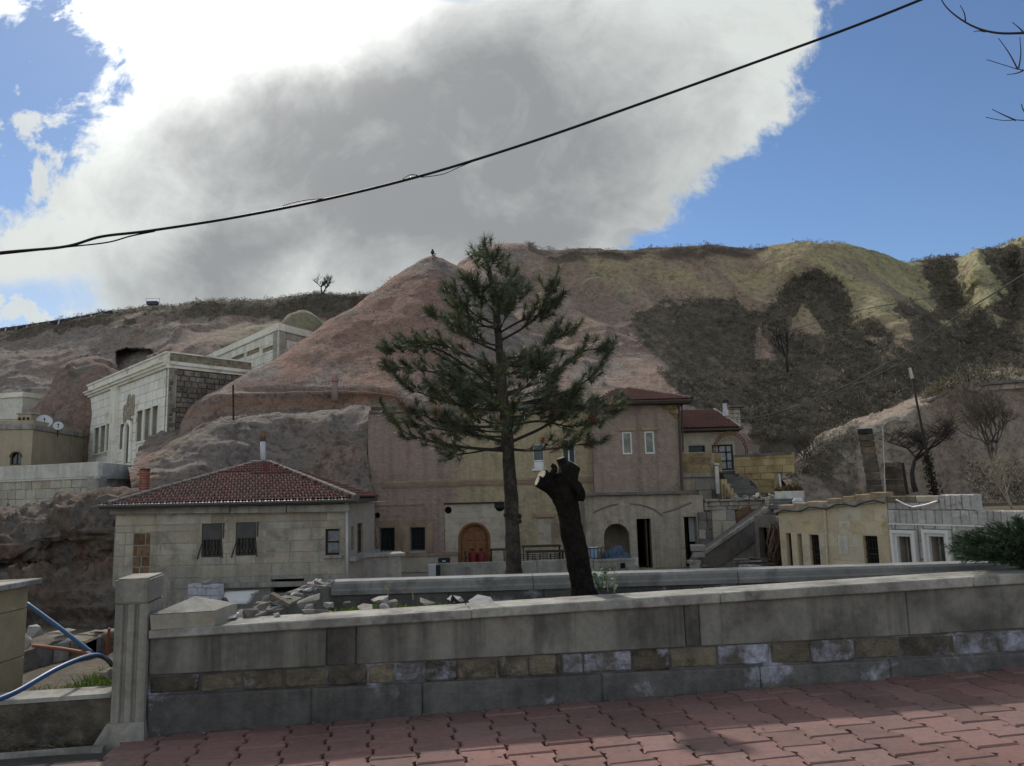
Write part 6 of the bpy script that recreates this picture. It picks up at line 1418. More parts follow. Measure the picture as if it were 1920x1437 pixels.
# upper steps
us = thing('upper_steps', 'dark worn stone steps rising to the iron gate', 'steps', P(1390, 930, 40)); M_stp = mat('step_stone', (.15, .145, .135), (.11, .105, .10), 1.5, var=.25, vscale=6, bump=.4, objrand=.15)
n_s = 9
for k in range(n_s):
    f_ = k/(n_s-1); py = 930-f_*47; Yk = 39.3+f_*3.4; xl_, xr_ = 1372-f_*18+(0 if k else -8), 1436-f_*58
    a_, c_ = P(xl_, py, Yk), P(xr_, py, Yk); a_.z = c_.z = (a_.z+c_.z)/2; m_ = (a_+c_)/2
    b = B(); b.box(Vector((m_.x, m_.y+.35, m_.z-.09)), (c_.x-a_.x, .75, .17), bev=.015, jit=.012); b.done('tread', M_stp, us); b = B(); b.box(Vector((m_.x, m_.y+.45, m_.z-.9)), (c_.x-a_.x-.05, .6, 1.45)); b.done('riser', M_cap, us)
for k in range(4):
    b = B(); q = P(1356+k*6, 899+k*8.5, 40.1-.3*k); b.box(q-Vector((0, 0, .7)), (.30, .3, 1.4), bev=.02); b.done('side_block', M_blk, us)
# yellow parapet right of the gate
yp = thing('yellow_parapet', 'yellow stone block parapet beside the upper steps', 'wall', P(1430, 900, 40.5)); Yp = Fr(P(1376, 880, 42), P(1486, 880, 39.9)); M_yb = mat('parapet_block', (.45, .35, .185), (.36, .265, .13), 1.5, var=.22, vscale=6, bump=.4, objrand=.2, stain=(.18, .125, .07), stain_amt=.35, stain_scale=1.1)
pgn = [Yp.sz(*q) for q in ((1376, 854), (1400, 852), (1484, 848), (1485, 887), (1462, 887), (1458, 905), (1452, 925), (1430, 925), (1412, 905), (1395, 890), (1377, 880))]
b = B(); b.prism([Yp.p(s, z, -.06) for s, z in pgn], Yp.n*-.35); b.done('core', M_blk, yp)
def inpg(s, z): return bool(inpoly(np.array([s]), np.array([z]), pgn)[0])
blocks(Yp, yp, pgn[0][0], pgn[2][0], Yp.sz(1430, 925)[1], pgn[2][1]-.1, .36, (.45, .85), [M_yb], (), .012, .12, .016, .4, keep=inpg, vary=.1)
for k in range(4): a_ = pgn[0][0]+(pgn[2][0]-pgn[0][0])*k/4; e = pgn[0][0]+(pgn[2][0]-pgn[0][0])*(k+1)/4; fbox(Yp, yp, 'coping', a_+.005, e-.005, pgn[2][1]-.098, pgn[2][1]+.02, -.45, .06, M_cap)
b = B(); b.tube([P(1461, 889, 39.9), P(1465, 925, 39.7)], .05, 6); tag(b.done('drain_pipe', M_pipe), 'thin white pipe hanging below the yellow parapet', 'pipe')
# landing with rubble, pale pier, arch remnant
ld = thing('landing', 'broken stone landing between the two flights of steps', 'landing', P(1390, 945, 38.5)); Ld = Fr(P(1320, 945, 38.6), P(1462, 945, 38.2)); zl1 = Ld.sz(1390, 936)[1]
fbox(Ld, ld, 'slab', 0, Ld.L, Ld.sz(1390, 957)[1], zl1-.1, -1.3, -.05, M_cap); blocks(Ld, ld, 0, Ld.L, Ld.sz(1390, 956)[1], zl1-.1, .2, (.3, .7), [M_rub, M_pla, M_low], (), .02, .2, .04, .8)
for k in range(5): a_ = Ld.L*k/5; fbox(Ld, ld, 'flagstone', a_+.02, a_+Ld.L/5-.02, zl1-.1+.002, zl1+random.uniform(-.02, .05), -1.2, .2, M_pla, .03, .02)
for k in range(26):
    o = link('rubble', random.choice(ROCKS), ld); o.matrix_parent_inverse = parent_world(ld).inverted(); s = random.uniform(.4, 1)*Ld.L*.98; o.location = Ld.p(s, zl1+random.uniform(-.05, .15), random.uniform(-.8, .2)); q = random.uniform(.12, .4); o.scale = (q, q*.8, q*.6); o.rotation_euler = (random.random(), random.random(), random.random()*6)
Pp = Fr(P(1336, 985, 38.2), P(1380, 985, 38.2)); pr_ = thing('pale_pier', 'pale block pier below the landing left of the stair ramp', 'pier', Pp.p(.5, zG)); zz = Pp.sz(1358, 957)[1]
fbox(Pp, pr_, 'core', .02, Pp.L-.02, zG, zz-.01, -.7, -.05, M_infill); blocks(Pp, pr_, 0, Pp.L, zG, zz, .55, (.6, 1.2), [M_infill, M_pla], (), .012, .12, .012, .3)
b = B(); ra_ = [P(1378, 985, 38.3), P(1376, 963, 38.3), P(1392, 952, 38.3), P(1424, 945, 38.3), P(1426, 955, 38.3), P(1400, 975, 38.3)]; b.prism(ra_, (0, .6, 0)); tag(b.done('arch_remnant', M_rust), 'rust-brown broken arch remnant above the stair ramp', 'masonry')
# stair ramp
rp = thing('stair_ramp', 'diagonal stone stair with thick stringer rising to the right', 'stairs', P(1315, 1062, 34))
RYa, RYb = 34.5, 36.5
def rpt(x, y, off=0.): t_ = (x-1300)/155; return P(x, y, RYa+(RYb-RYa)*t_+off)
b = B(); b.prism([rpt(1308, 1055), rpt(1312, 1046), rpt(1450, 948), rpt(1460, 984), rpt(1346, 1066)], (0, 1.6, 0)); b.done('stringer', M_cap, rp)
b = B(); b.prism([rpt(1308, 1050, -.15), rpt(1309, 1043, -.15), rpt(1449, 945, -.15), rpt(1451, 952, -.15)], (0, .35, 0)); b.done('curb', M_fas, rp)
b = B(); b.prism([rpt(1345, 1070, .15), rpt(1356, 1052, .15), rpt(1424, 1004, .15), rpt(1426, 1070, .15)], (0, 1.2, 0)); b.done('side_wall', M_pla, rp)
b = B(); b.prism([rpt(1318, 1044, 1.5), rpt(1320, 1036, 1.5), rpt(1440, 953, 1.5), rpt(1447, 955, 1.5)], (0, .3, 0)); b.done('far_curb', M_fas, rp)
for k in range(12):
    q = rpt(1322+k*10.4, 1046-k*7.4, .85); b = B(); b.box(q+Vector((.1, 0, -.12)), (.42, 1.25, .2), bev=.015); b.done('tread', M_stp, rp)
for (px, py, w, h, lab) in ((1308, 1028, 26, 12, 'long squared block at the foot of the stair ramp, topmost of its pile'), (1310, 1040, 22, 10, 'squared block under the topmost one at the ramp foot'), (1301, 1054, 20, 8, 'flat block at the very foot of the stair ramp'), (1303, 1062, 18, 11, 'lowest squared block at the ramp foot')):
    q = P(px, py, 34.2); b = B(); b.box(q, (w*34.2/FPX, .5, h*34.2/FPX), Matrix.Rotation(random.uniform(-.2, .2), 3, 'Z'), bev=.03, jit=.02); tag(b.done('stone_block', M_pla), lab, 'block', 'blocks at the ramp foot')
sp_ = thing('slab_pile', 'pile of thin dark slabs lying under the stair ramp', 'stone pile', P(1420, 1062, 33))
for k in range(9):
    q = P(1418+random.uniform(-14, 12), 1064-k*2.1, 33+random.uniform(-.2, .3)); b = B(); b.box(q, (random.uniform(.8, 1.5), .6, .05), Matrix.Rotation(random.uniform(-.3, .3), 3, 'Z')@Matrix.Rotation(random.uniform(-.08, .08), 3, 'Y'), jit=.02); b.done('slab', M_cap if k % 3 else M_fas, sp_)
for k in range(7): rock(1390+k*11, 1064+random.uniform(-2, 2), 32, random.uniform(16, 30), random.uniform(6, 11), ('first', 'second', 'third', 'fourth', 'fifth', 'sixth', 'seventh')[k]+' from the left of the pale stones before the slab pile', True, 'pale stones before the slab pile')
# small planter and steps at the right of the landing
pt = thing('flower_trough', 'long pale stone trough with reddish plants above the yellow building', 'trough', P(1480, 930, 37)); Tq = Fr(P(1453, 928, 37), P(1508, 928, 36.6)); fbox(Tq, pt, 'body', 0, Tq.L, Tq.sz(1480, 936)[1], Tq.sz(1480, 921)[1], -.5, 0, M_par, .02)
rg = np.random.default_rng(11); c0 = np.array([tuple(Tq.p(rg.uniform(.05, Tq.L-.05), Tq.sz(1480, 921)[1], -rg.uniform(.1, .4))) for _ in range(500)]); d = rg.normal(0, .10, (500, 3)); d[:, 2] = np.abs(d[:, 2])*1.6; e = rg.normal(0, .05, (500, 3))
pal = np.array(((.14, .05, .04), (.16, .14, .06), (.09, .10, .04))); o = link('plants', fastmesh('plants', np.stack([c0, c0+d, c0+d*.6+e], 1).reshape(-1, 3), np.arange(1500).reshape(-1, 3), M_scrub, cols=np.repeat(pal[rg.integers(0, 3, 500)], 3, 0)), pt); o.matrix_parent_inverse = parent_world(pt).inverted()
rs_ = thing('side_steps', 'short dark stone steps beside the landing at the right', 'steps', P(1470, 948, 36.8))
for k in range(3): q = P(1468, 950-k*5.5, 36.4+.35*k); b = B(); b.box(q, (1.5, .6, .2), bev=.02); b.done('tread', M_stp, rs_)
b = B(); b.box(P(1497, 942, 36.3), (.55, .3, .4), bev=.12); tag(b.done('white_sack', M_wht), 'whitish sack at the end of the short dark steps', 'sack')
# ------------------------------------------------------------------ yellow building and whitish stone building at the right
NF = Fr(P(1462, 1000, 30.5), P(1668, 1000, 26.6)); NW = Fr(NF.p(NF.L, 0), P(1925, 1000, 22.6)); zn0 = -2.6
yb = thing('yellow_building', 'low flat-roofed yellow block building with barred windows at right', 'building', NF.p(NF.L/2, zn0)); zL_ = P(1462, 962, 30.5).z; zR_ = P(1668, 941, 26.6).z
def ytop(q): return zL_+(zR_-zL_)*q/NF.L
zn1 = max(zL_, zR_)
yw = [NF.rect(1475, 1000, 1485, 1062), NF.rect(1519, 1003, 1537, 1062), NF.rect(1619.5, 1005, 1647, 1059)]; nich = NF.rect(1496, 1001, 1505, 1062)
M_yel = mat('yellow_ashlar', (.56, .485, .345), (.50, .44, .32), 1., var=.14, vscale=6, bump=.35, bscale=18, objrand=.09, hue=.006, stain=(.34, .27, .15), stain_amt=.2)
holed('wall', NF, [(0, zn0), (NF.L, zn0), (NF.L, zR_), (0, zL_)], [rloop(r) for r in yw+[nich]], mat('yellow_mortar', (.52, .44, .30), var=.15, bump=.3), yb, 0, .4, .3)
blocks(NF, yb, NF.sz(1480, 1000)[0]*0+.02, NF.L-.02, zn0, zn1-.01, .47, (.45, .62), [M_yel], yw+[nich], .010, .10, .008, .18, keep=lambda q, z: z < ytop(q)-.2)
for k, r in enumerate(yw): window(NF, yb, r, M_wood if k else M_iron, .05, -.22, (), (.35,) if k else (), M_up6, bars=5 if k else 0)
fbox(NF, yb, 'white_panel', *[NF.rect(1573, 1005, 1590, 1040)[i] for i in (0, 2, 1, 3)], 0, .025, M_par)
fbox(NF, yb, 'niche_back', nich[0], nich[2], nich[1], nich[3], -.3, -.25, M_par)
b = B(); q = NF.sz(1548, 960); b.tube([NF.p(NF.sz(1548, 960)[0], ytop(NF.sz(1548, 960)[0])-.05, .06), NF.p(NF.sz(1556, 1057)[0]-.1, zn0, .06)], .045, 8); b.done('downpipe', mat('cream_pipe', (.50, .45, .33), bump=0), yb)
b = B(); b.prism([NF.p(-.1, zL_+.002, .12), NF.p(NF.L, zR_+.002, .12), NF.p(NF.L, zR_+.14, .12), NF.p(-.1, zL_+.12, .12)], NF.n*-.6); b.done('eave', M_fas, yb); q = 0
while q < NF.L-.1: e = min(q+random.uniform(.5, .9), NF.L); fbox(NF, yb, 'parapet_stone', q+.01, e, ytop(q)+.142, ytop(q)+.26+.05*random.random()+.12*q/NF.L, -.45, .02, mat('parapet_tan', (.36, .29, .19), (.28, .21, .14), 2, var=.25, vscale=6, bump=.5, objrand=.2), .02, .015); q = e
b = B(); b.tube([NF.p(NF.L*k/12, ytop(NF.L*k/12)+.05+.05*math.sin(k*1.9)-.06*(k % 3 == 0), .14) for k in range(13)], .022, 5); b.done('cable', M_iron, yb)
vn = B()
for k in range(46):
    q = P(random.uniform(1440, 1474), random.uniform(975, 990), 31+random.uniform(-.3, .6)); pts = [q]
    for j in range(5): pts.append(pts[-1]+Vector((random.uniform(-.18, .18), random.uniform(-.1, .1), -random.uniform(.2, .45))))
    vn.tube(pts, [.02, .018, .015, .012, .01, .006], 4)
tag(vn.done('dry_vines', M_wood), 'tangle of dry hanging vines before the dark opening by the yellow building', 'vines', kind='stuff')
dk = thing('dark_shed', 'dark open shed bay between the stair ramp and the yellow building', 'shed', P(1445, 1060, 33)); Dk = Fr(P(1420, 1010, 33.2), P(1480, 1010, 31.6)); zd = Dk.sz(1450, 968)[1]
holed('front', Dk, [(-.1, zn0), (Dk.L, zn0), (Dk.L, zd), (-.1, zd)], [rloop((.1, zn0+.02, Dk.L-.35, Dk.sz(1450, 990)[1]))], M_cap, dk, 0, .4, .3); room(Dk, dk, -.1, Dk.L, zn0, zd-.05, 3, M_dkin, -.3)
blocks(Dk, dk, Dk.L-.62, Dk.L, Dk.sz(1470, 1000)[1], zd, .25, (.2, .4), [M_rub, M_ret], (), .02, .1, .04, .8, d=.02)
ws = thing('white_stone_building', 'unfinished whitish stone building with two framed windows at right edge', 'building', NW.p(NW.L/2, zn0)); M_gw = mat('greywhite_stone', (.58, .565, .54), (.48, .465, .445), 1.6, var=.2, vscale=7, bump=.8, bscale=14, objrand=.13, stain=(.25, .23, .21), stain_amt=.2, stain_scale=3)
ww1, ww2 = NW.rect(1687, 1006, 1712, 1056), NW.rect(1747, 1006, 1775, 1054)
zw_a = NW.sz(1720, 984)[1]; zw_b = NW.sz(1760, 957)[1]; zw_c = NW.sz(1760, 937)[1]
fr_o = [(r[0]-.22, zn0, r[2]+.25, r[3]+.22) for r in (ww1, ww2)]
holed('wall', NW, [(0.01, zn0), (NW.L, zn0), (NW.L, zw_b), (0.01, zw_b)], [rloop((r[0], zn0+.3, r[2], r[3])) for r in (ww1, ww2)], M_mort, ws, -.02, .5, .5)
blocks(NW, ws, .02, NW.L, zn0, zw_a, .55, (.5, 1.0), [M_gw], fr_o, .03, .12, .02, .5); blocks(NW, ws, .02, NW.L, zw_a+.01, zw_b, zw_b-zw_a, (.17, .36), [M_gw], (), .014, .16, .03, .6); sx0 = NW.sz(1762, 945)[0]; sx1 = NW.sz(1828, 940)[0]
blocks(NW, ws, .02, sx0, zw_b+.005, NW.sz(1720, 942)[1], .5, (.3, .8), [mat('pinkish_stone', (.36, .32, .30), (.42, .40, .38), 2, var=.2, vscale=6, bump=.6, objrand=.15)], (), .015, .3, .005, .4)
blocks(NW, ws, sx0, sx1, zw_b+.005, NW.sz(1800, 927)[1], 1., (.17, .30), [M_gw], (), .012, .4, .04, .7); blocks(NW, ws, .02, sx0-.02, NW.sz(1720, 942)[1]+.005, NW.sz(1720, 930)[1], .4, (.4, .8), [M_tan, M_ret], (), .012, .4, .02, .6)
fbox(NW, ws, 'mortar_bed', .02, NW.L, zw_a-.018, zw_a+.028, -.1, .045, M_white)
for r in (ww1, ww2):
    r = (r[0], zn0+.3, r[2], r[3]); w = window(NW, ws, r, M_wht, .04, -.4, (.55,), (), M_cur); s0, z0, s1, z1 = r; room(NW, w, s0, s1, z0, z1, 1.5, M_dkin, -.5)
    for k, (g, dd) in enumerate(((.10, .10), (.20, .17))):
        b = B(); i_ = g-.10
        for a_, c_, e, f in ((s0-g, s0-i_, z0, z1+i_), (s1+i_, s1+g, z0, z1+i_), (s0-g, s1+g, z1+i_, z1+g)): b.box(NW.p((a_+c_)/2, (e+f)/2, (dd-.2)/2), (c_-a_-.002, dd+.2, f-e-.002), NW.rot)
        b.done('surround', M_white, w)
b = B(); b.tube([NW.p(NW.sz(1684, 940)[0], NW.sz(1684, 937)[1], .1)]+[NW.p(*NW.sz(x, y, .1), .1) for x, y in ((1697, 946), (1712, 951), (1735, 947), (1757, 940))], .028, 6); tag(b.done('white_hose', M_white), 'pale hose drooping over the top of the whitish stone building', 'hose')

b = B(); pl = [NF.p(.15, 0, -.45), NF.p(NF.L, 0, -.45), NW.p(NW.L, 0, -.55), Vector((45, 20, 0)), Vector((45, 48, 0)), Vector((P(1500, 940, 47).x, 47, 0))]
b.prism([Vector((p.x, p.y, -2.55)) for p in pl], (0, 0, 2.75)); tag(b.done('yard_terrace', M_earth), kind='structure')
# ------------------------------------------------------------------ pine
PYY = 14.
M_pbark = mat('pine_bark', (.10, .085, .072), (.055, .046, .04), 5, var=.5, vscale=16, bump=1., bscale=22, rough=1., spec=.1)
M_twig = mat('pine_twig', (.045, .038, .032), var=.3, vscale=10, bump=.4)
M_need = mat('pine_needles', (.05, .08, .03), attr='col', var=.25, vscale=4, bump=0, rough=.55, spec=.35, trans=.18)
pine = thing('pine_tree', 'tall dark green pine tree standing before the mansion facade', 'tree', P(963, 1085, PYY)*1)
rp_ = random.Random(21)
def smooth(pts, n=6): return [Vector(q) for q in crom(np.array([tuple(p) for p in pts]), n*(len(pts)-1)+1)]
TR = [(966, 1150, 17), (964, 1085, 15.5), (961, 1010, 14), (958, 930, 13), (953, 850, 11.5), (947, 770, 9.5), (940, 700, 8.2), (935, 640, 7.2), (930, 585, 6.5), (922, 535, 4.8), (914, 490, 3.2), (908, 450, 1.6)]
b = B(); limb(b, [(x, y, PYY, r) for x, y, r in TR], 6, 14, .10); b.done('trunk', M_pbark, pine, True)
b = B()
for k in range(12):
    a_ = rp_.uniform(0, 6.28); c_ = P(961, 972+rp_.uniform(-12, 12), PYY); q = c_+Vector((math.cos(a_)*.13, math.sin(a_)*.13, 0)); b.lathe(q, [(.045, -.03), (.04, .02), (.015, .035)], 7, Vector((math.cos(a_), math.sin(a_), .1)))
b.done('knots', M_pbark, pine); pine.children[-1]['kind'] = 'stuff'
tufts = []; cones = []
def tr_at(py):
    ys = [q[1] for q in TR][::-1]; return float(np.interp(py, ys, [q[0] for q in TR][::-1])), float(np.interp(py, ys, [q[2] for q in TR][::-1]))
def add_branch(pts, r0, dens=1., name='branch', sub=True):
    """pts world; side twigs and needle tufts along the outer part"""
    pts = smooth(pts, 5); n = len(pts); b = B(); b.tube(pts, [max(.004, r0*(1-.85*i/(n-1))) for i in range(n)], 6)
    L_ = sum((pts[i+1]-pts[i]).length for i in range(n-1)); nt = max(3, int(L_*9*dens))
    for k in range(nt):
        f = .22+.78*(k+rp_.random())/nt; i = min(n-2, int(f*(n-1))); base = pts[i]+(pts[i+1]-pts[i])*rp_.random(); d = (pts[i+1]-pts[i]).normalized()
        side = d.cross(Vector((0, 0, 1))).normalized()*rp_.choice((-1, 1)); l_ = (.18+.34*(1-f)+.12*rp_.random())*min(1., L_/1.2+.3)
        dr = (d*rp_.uniform(.5, 1.1)+side*rp_.uniform(.1, .9)+Vector((0, 0, rp_.uniform(-.25, .6)))).normalized()
        m_ = base+dr*l_*.55+Vector((0, 0, -.03)); e = base+dr*l_+Vector((0, 0, .07*rp_.random()))
        b.tube([base, m_, e], [.009, .007, .004], 4)
        tufts.append((e, (e-m_).normalized(), rp_.uniform(.8, 1.15)))
        if rp_.random() < .5: tufts.append((m_, (dr+Vector((rp_.uniform(-.6, .6), rp_.uniform(-.6, .6), .4))).normalized(), rp_.uniform(.6, .9)))
        if rp_.random() < .035: cones.append(m_+Vector((0, 0, -.05)))
    tufts.append((pts[-1], (pts[-1]-pts[-2]).normalized()+Vector((0, 0, .3)), 1.2)); tufts.append((pts[-2], (pts[-1]-pts[-2]).normalized()+Vector((0, 0, .5)), 1.1))
    b.done(name, M_twig, pine)
BR = [[(948, 845), (900, 842), (850, 836), (800, 826), (755, 808), (724, 772)], [(944, 838), (880, 850), (850, 852), (840, 850)], [(950, 842), (1000, 845), (1060, 838), (1116, 828)], [(951, 832), (1010, 806), (1060, 778), (1115, 758), (1160, 756)],
      [(944, 768), (900, 766), (850, 757), (800, 742), (752, 716)], [(946, 762), (1000, 752), (1060, 735), (1110, 705), (1142, 655)], [(946, 770), (1020, 765), (1080, 760), (1150, 775)], [(943, 740), (1000, 720), (1050, 690), (1090, 660), (1136, 652)],
      [(941, 735), (880, 715), (820, 700), (770, 690), (728, 690)], [(940, 720), (880, 690), (820, 655), (760, 650), (722, 655)], [(938, 690), (880, 668), (820, 645), (762, 640)], [(939, 690), (990, 668), (1030, 640), (1072, 618)],
      [(936, 660), (890, 640), (850, 612), (806, 585)], [(936, 640), (985, 612), (1020, 575), (1036, 528)], [(935, 625), (980, 600), (1010, 590), (1040, 562)], [(933, 610), (890, 590), (862, 560), (848, 552)], [(931, 590), (960, 565), (975, 545)],
      [(928, 565), (900, 560), (890, 540)], [(926, 560), (945, 530), (952, 505)], [(922, 535), (905, 540), (884, 527)], [(918, 510), (905, 500), (897, 478)], [(917, 505), (925, 490), (922, 478)], [(950, 800), (890, 800), (820, 790), (770, 765)], [(948, 800), (1010, 790), (1070, 800), (1120, 790)],
      [(942, 750), (890, 735), (840, 720), (800, 725)], [(946, 830), (890, 815), (830, 806), (760, 790)]]
for q in BR:
    n = len(q); dp = rp_.uniform(-1.1, 1.1); pts = [P(x, y, PYY+dp*(i/(n-1))**1.1) for i, (x, y) in enumerate(q)]
    L_ = math.hypot(q[-1][0]-q[0][0], q[-1][1]-q[0][1]); add_branch(pts, .010+.00011*L_)
for k in range(34):                      # boughs towards and away from the viewer
    py = rp_.uniform(520, 835); x, r_ = tr_at(py); full = np.interp(py, [480, 560, 640, 740, 840], [.35, .75, 1.25, 1.85, 1.7])*rp_.uniform(.65, 1.05); a_ = rp_.uniform(0, 6.28)
    h = Vector((math.cos(a_)*.75, math.sin(a_), 0)); p0 = P(x, py, PYY); up = rp_.uniform(.05, .45)
    add_branch([p0, p0+h*full*.35+Vector((0, 0, .02)), p0+h*full*.7+Vector((0, 0, up*.3*full)), p0+h*full+Vector((0, 0, up*full*.8))], .012+.008*full)
top = P(908, 447, PYY); tufts += [(top, Vector((0, 0, 1)), 1.2), (top-Vector((.0, 0, .12)), Vector((.5, .2, 1)), 1.), (top-Vector((0, 0, .12)), Vector((-.5, -.2, .8)), 1.), (top-Vector((.02, 0, .25)), Vector((.3, .6, .8)), 1.1)]
rg = np.random.default_rng(33); NN = 64; K = len(tufts); print('tufts', K)
c0 = np.array([tuple(t[0]) for t in tufts]); ax = np.array([tuple(t[1].normalized()) for t in tufts]); sc = np.array([t[2] for t in tufts])
d = rg.normal(0, 1, (K, NN, 3)); d /= np.linalg.norm(d, axis=2, keepdims=True); d = d*.85+ax[:, None]*.85; d /= np.linalg.norm(d, axis=2, keepdims=True)
st_ = c0[:, None]-ax[:, None]*(rg.uniform(0, .17, (K, NN, 1))); ln = .185*sc[:, None, None]*rg.uniform(.7, 1.15, (K, NN, 1))
sd = np.cross(d, rg.normal(0, 1, (K, NN, 3))); sd /= np.linalg.norm(sd, axis=2, keepdims=True); sd *= .0055
VV = np.stack([st_-sd, st_+sd, st_+d*ln-np.array([0, 0, .012])], 2).reshape(-1, 3)
base = np.array((.078, .096, .055))*rg.uniform(.6, 1.6, (K, 1)); yl = rg.random(K) < .28; base[yl] = np.array((.12, .125, .06)); low = (c0[:, 2] < 3.2) & (rg.random(K) < .05); base[low] = np.array((.28, .14, .085))
o = link('crown', fastmesh('crown', VV, np.arange(len(VV)).reshape(-1, 3), M_need, cols=np.repeat(np.repeat(base, NN, 0)*rg.uniform(.75, 1.3, (K*NN, 1)), 3, 0)), pine); o.matrix_parent_inverse = parent_world(pine).inverted(); tag(o, kind='stuff')
bm = bmesh.new(); bmesh.ops.create_icosphere(bm, subdivisions=1, radius=1)
for v in bm.verts: v.co = Vector((v.co.x*.034, v.co.y*.034, v.co.z*.045))
cme = bpy.data.meshes.new('pine_cone'); bm.to_mesh(cme); bm.free(); cme.materials.append(mat('cone_brown', (.05, .035, .025), bump=.5))
for q in cones[:46]:
    o = link('pine_cone', cme, pine); o.matrix_parent_inverse = parent_world(pine).inverted(); o.location = q; o.rotation_euler = (rp_.random(), rp_.random(), rp_.random())
print('cones', len(cones))

# ------------------------------------------------------------------ bare trees
def bare_tree(name, label, base, H, spread, seed, r0, levels=4, m=None, trunk_f=.35, kids=(3, 4), lean=(0, 0), up=.5, stems=1, group=None):
    r_ = random.Random(seed); t = thing(name, label, 'tree', base, group=group); m = m or M_twig; tb = B(); cbn = B()
    def grow(p, d, l_, r, lv, bb):
        n = 4; pts = [p]; dd = d.copy()
        for i in range(n): dd = (dd+Vector((r_.gauss(0, .16), r_.gauss(0, .16), r_.gauss(0.03, .10)))).normalized(); pts.append(pts[-1]+dd*l_/n)
        bb.tube(pts, [r*(1-.45*i/n) for i in range(n+1)], 7 if lv == 0 else (5 if lv < 3 else 3))
        if lv >= levels: return
        for k in range(r_.randint(*kids)+(1 if lv > 1 else 0)):
            f = r_.uniform(.45, 1.) if lv else r_.uniform(.75, 1.); i = min(n-1, int(f*n)); q = pts[i]+(pts[i+1]-pts[i])*(f*n-i if f*n-i <= 1 else 1)
            a_ = r_.uniform(0, 6.28); nd = (dd*up+Vector((math.cos(a_)*spread, math.sin(a_)*spread, r_.uniform(.0, .55)))).normalized(); grow(q, nd, l_*r_.uniform(.55, .85), r*.55, lv+1, cbn)
    for s in range(stems):
        d0 = Vector((lean[0]+(r_.uniform(-.5, .5) if stems > 1 else 0), lean[1], 1)).normalized(); grow(Vector(base), d0, H*trunk_f, r0, 0, tb)
    tb.done('trunk', m, t, True); cbn.done('crown', m, t, True); t.children[-1]['kind'] = 'stuff'; return t
M_bare = mat('bare_bark', (.04, .034, .030), var=.3, bump=.3); M_greyb = mat('grey_twig', (.10, .088, .075), var=.3, bump=0); M_paleb = mat('pale_twig', (.30, .26, .20), var=.25, bump=0)
bare_tree('bare_tree', 'bare spreading umbrella-shaped tree beside the tall stone chimney', P(1717, 922, 34), 5.2, 1.15, 3, .12, 5, M_bare, .33, (3, 4), (-.08, 0), .45)
bare_tree('bare_tree', 'bare grey many-stemmed tree at the right edge below the pale cliff', P(1868, 885, 41), 5.2, .55, 5, .085, 5, M_greyb, .33, (3, 3), (0, 0), .8, 4)
bare_tree('bare_tree', 'lone small bare tree on the left skyline', P(604, 553, 92.), 3.3, .7, 8, .12, 4, M_bare, .34, (3, 4), (0, 0), .6, 2)
bare_tree('bare_tree', 'thin dark bare tree in the middle of the hillside scrub', P(1477, 698, 57.), 4.2, .35, 9, .10, 4, M_bare, .38, (3, 3), (0, 0), 1.0, 2)
bare_tree('bare_shrub', 'tall grey leafless shrub in the gully above the flower trough', P(1508, 885, 45), 3.2, .6, 10, .06, 4, M_greyb, .36, (3, 4), (0, 0), .7, 4)
bare_tree('bare_shrub', 'pale dry leafless shrub behind the whitish stone building', P(1898, 955, 29), 2.6, .55, 13, .035, 4, M_paleb, .36, (2, 3), (-.25, 0), .8, 5)
bare_tree('bare_shrub', 'low pale dry shrub right of the yellow parapet', P(1500, 900, 42), 1.6, .8, 14, .03, 3, M_paleb, .4, (2, 3), (-.1, 0), .6, 4)
rg_ = np.random.default_rng(9); base_c = np.array([tuple(P(x, y, Y)) for x, y, Y in zip(rg_.uniform(1822, 1925, 260), rg_.uniform(880, 940, 260), rg_.uniform(33, 40, 260))])
scrub('yard_scrub', 'dark low undergrowth behind the whitish stone building at the right edge', base_c, np.tile(np.array([0, 0, 1.]), (260, 1)), 260, .30, 15)
# near tree outside the frame whose twigs reach into the sky
nt_ = thing('roadside_tree', 'bare twigs of a roadside tree reaching in at the top right', 'tree', Vector((6.5, 7.05, -2.6))); b = B(); tp = [Vector((6.5, 7.05, -2.6)), Vector((6.45, 7.05, 1.)), Vector((6.4, 7.0, 3.6)), Vector((6.35, 7., 5.2)), Vector((6.35, 7., 6.9))]; b.tube(smooth(tp), [.12-.004*i for i in range(25)], 9); b.done('trunk', M_bark, nt_, True)
M_rtw = mat('reddish_twig', (.055, .038, .036), bump=0)
for q in ([(2180, 40), (2000, 58), (1920, 62), (1870, 62), (1830, 52), (1795, 32), (1770, 8), (1758, -20)], [(2180, 170), (2000, 140), (1920, 132), (1895, 126), (1850, 112)], [(1918, 133), (1905, 138), (1888, 140)], [(1908, 130), (1892, 100), (1872, 72)], [(1910, 128), (1914, 100), (1912, 70)], [(2180, 300), (2000, 240), (1920, 226), (1880, 226), (1848, 220)], [(1905, 226), (1880, 215), (1860, 205)], [(1930, 226), (1918, 205), (1915, 195)], [(1920, 62), (1910, 52), (1898, 42)], [(1848, 60), (1836, 58), (1826, 60)], [(1810, 40), (1808, 25), (1800, 10)]):
    b = B(); pts = smooth([P(x, y, 7.) for x, y in q], 4); r_a = .016 if len(q) > 5 else .008; b.tube(pts, [max(.0035, r_a*(1-.8*i/len(pts))) for i in range(len(pts))], 5); b.done('branch', M_rtw, nt_)
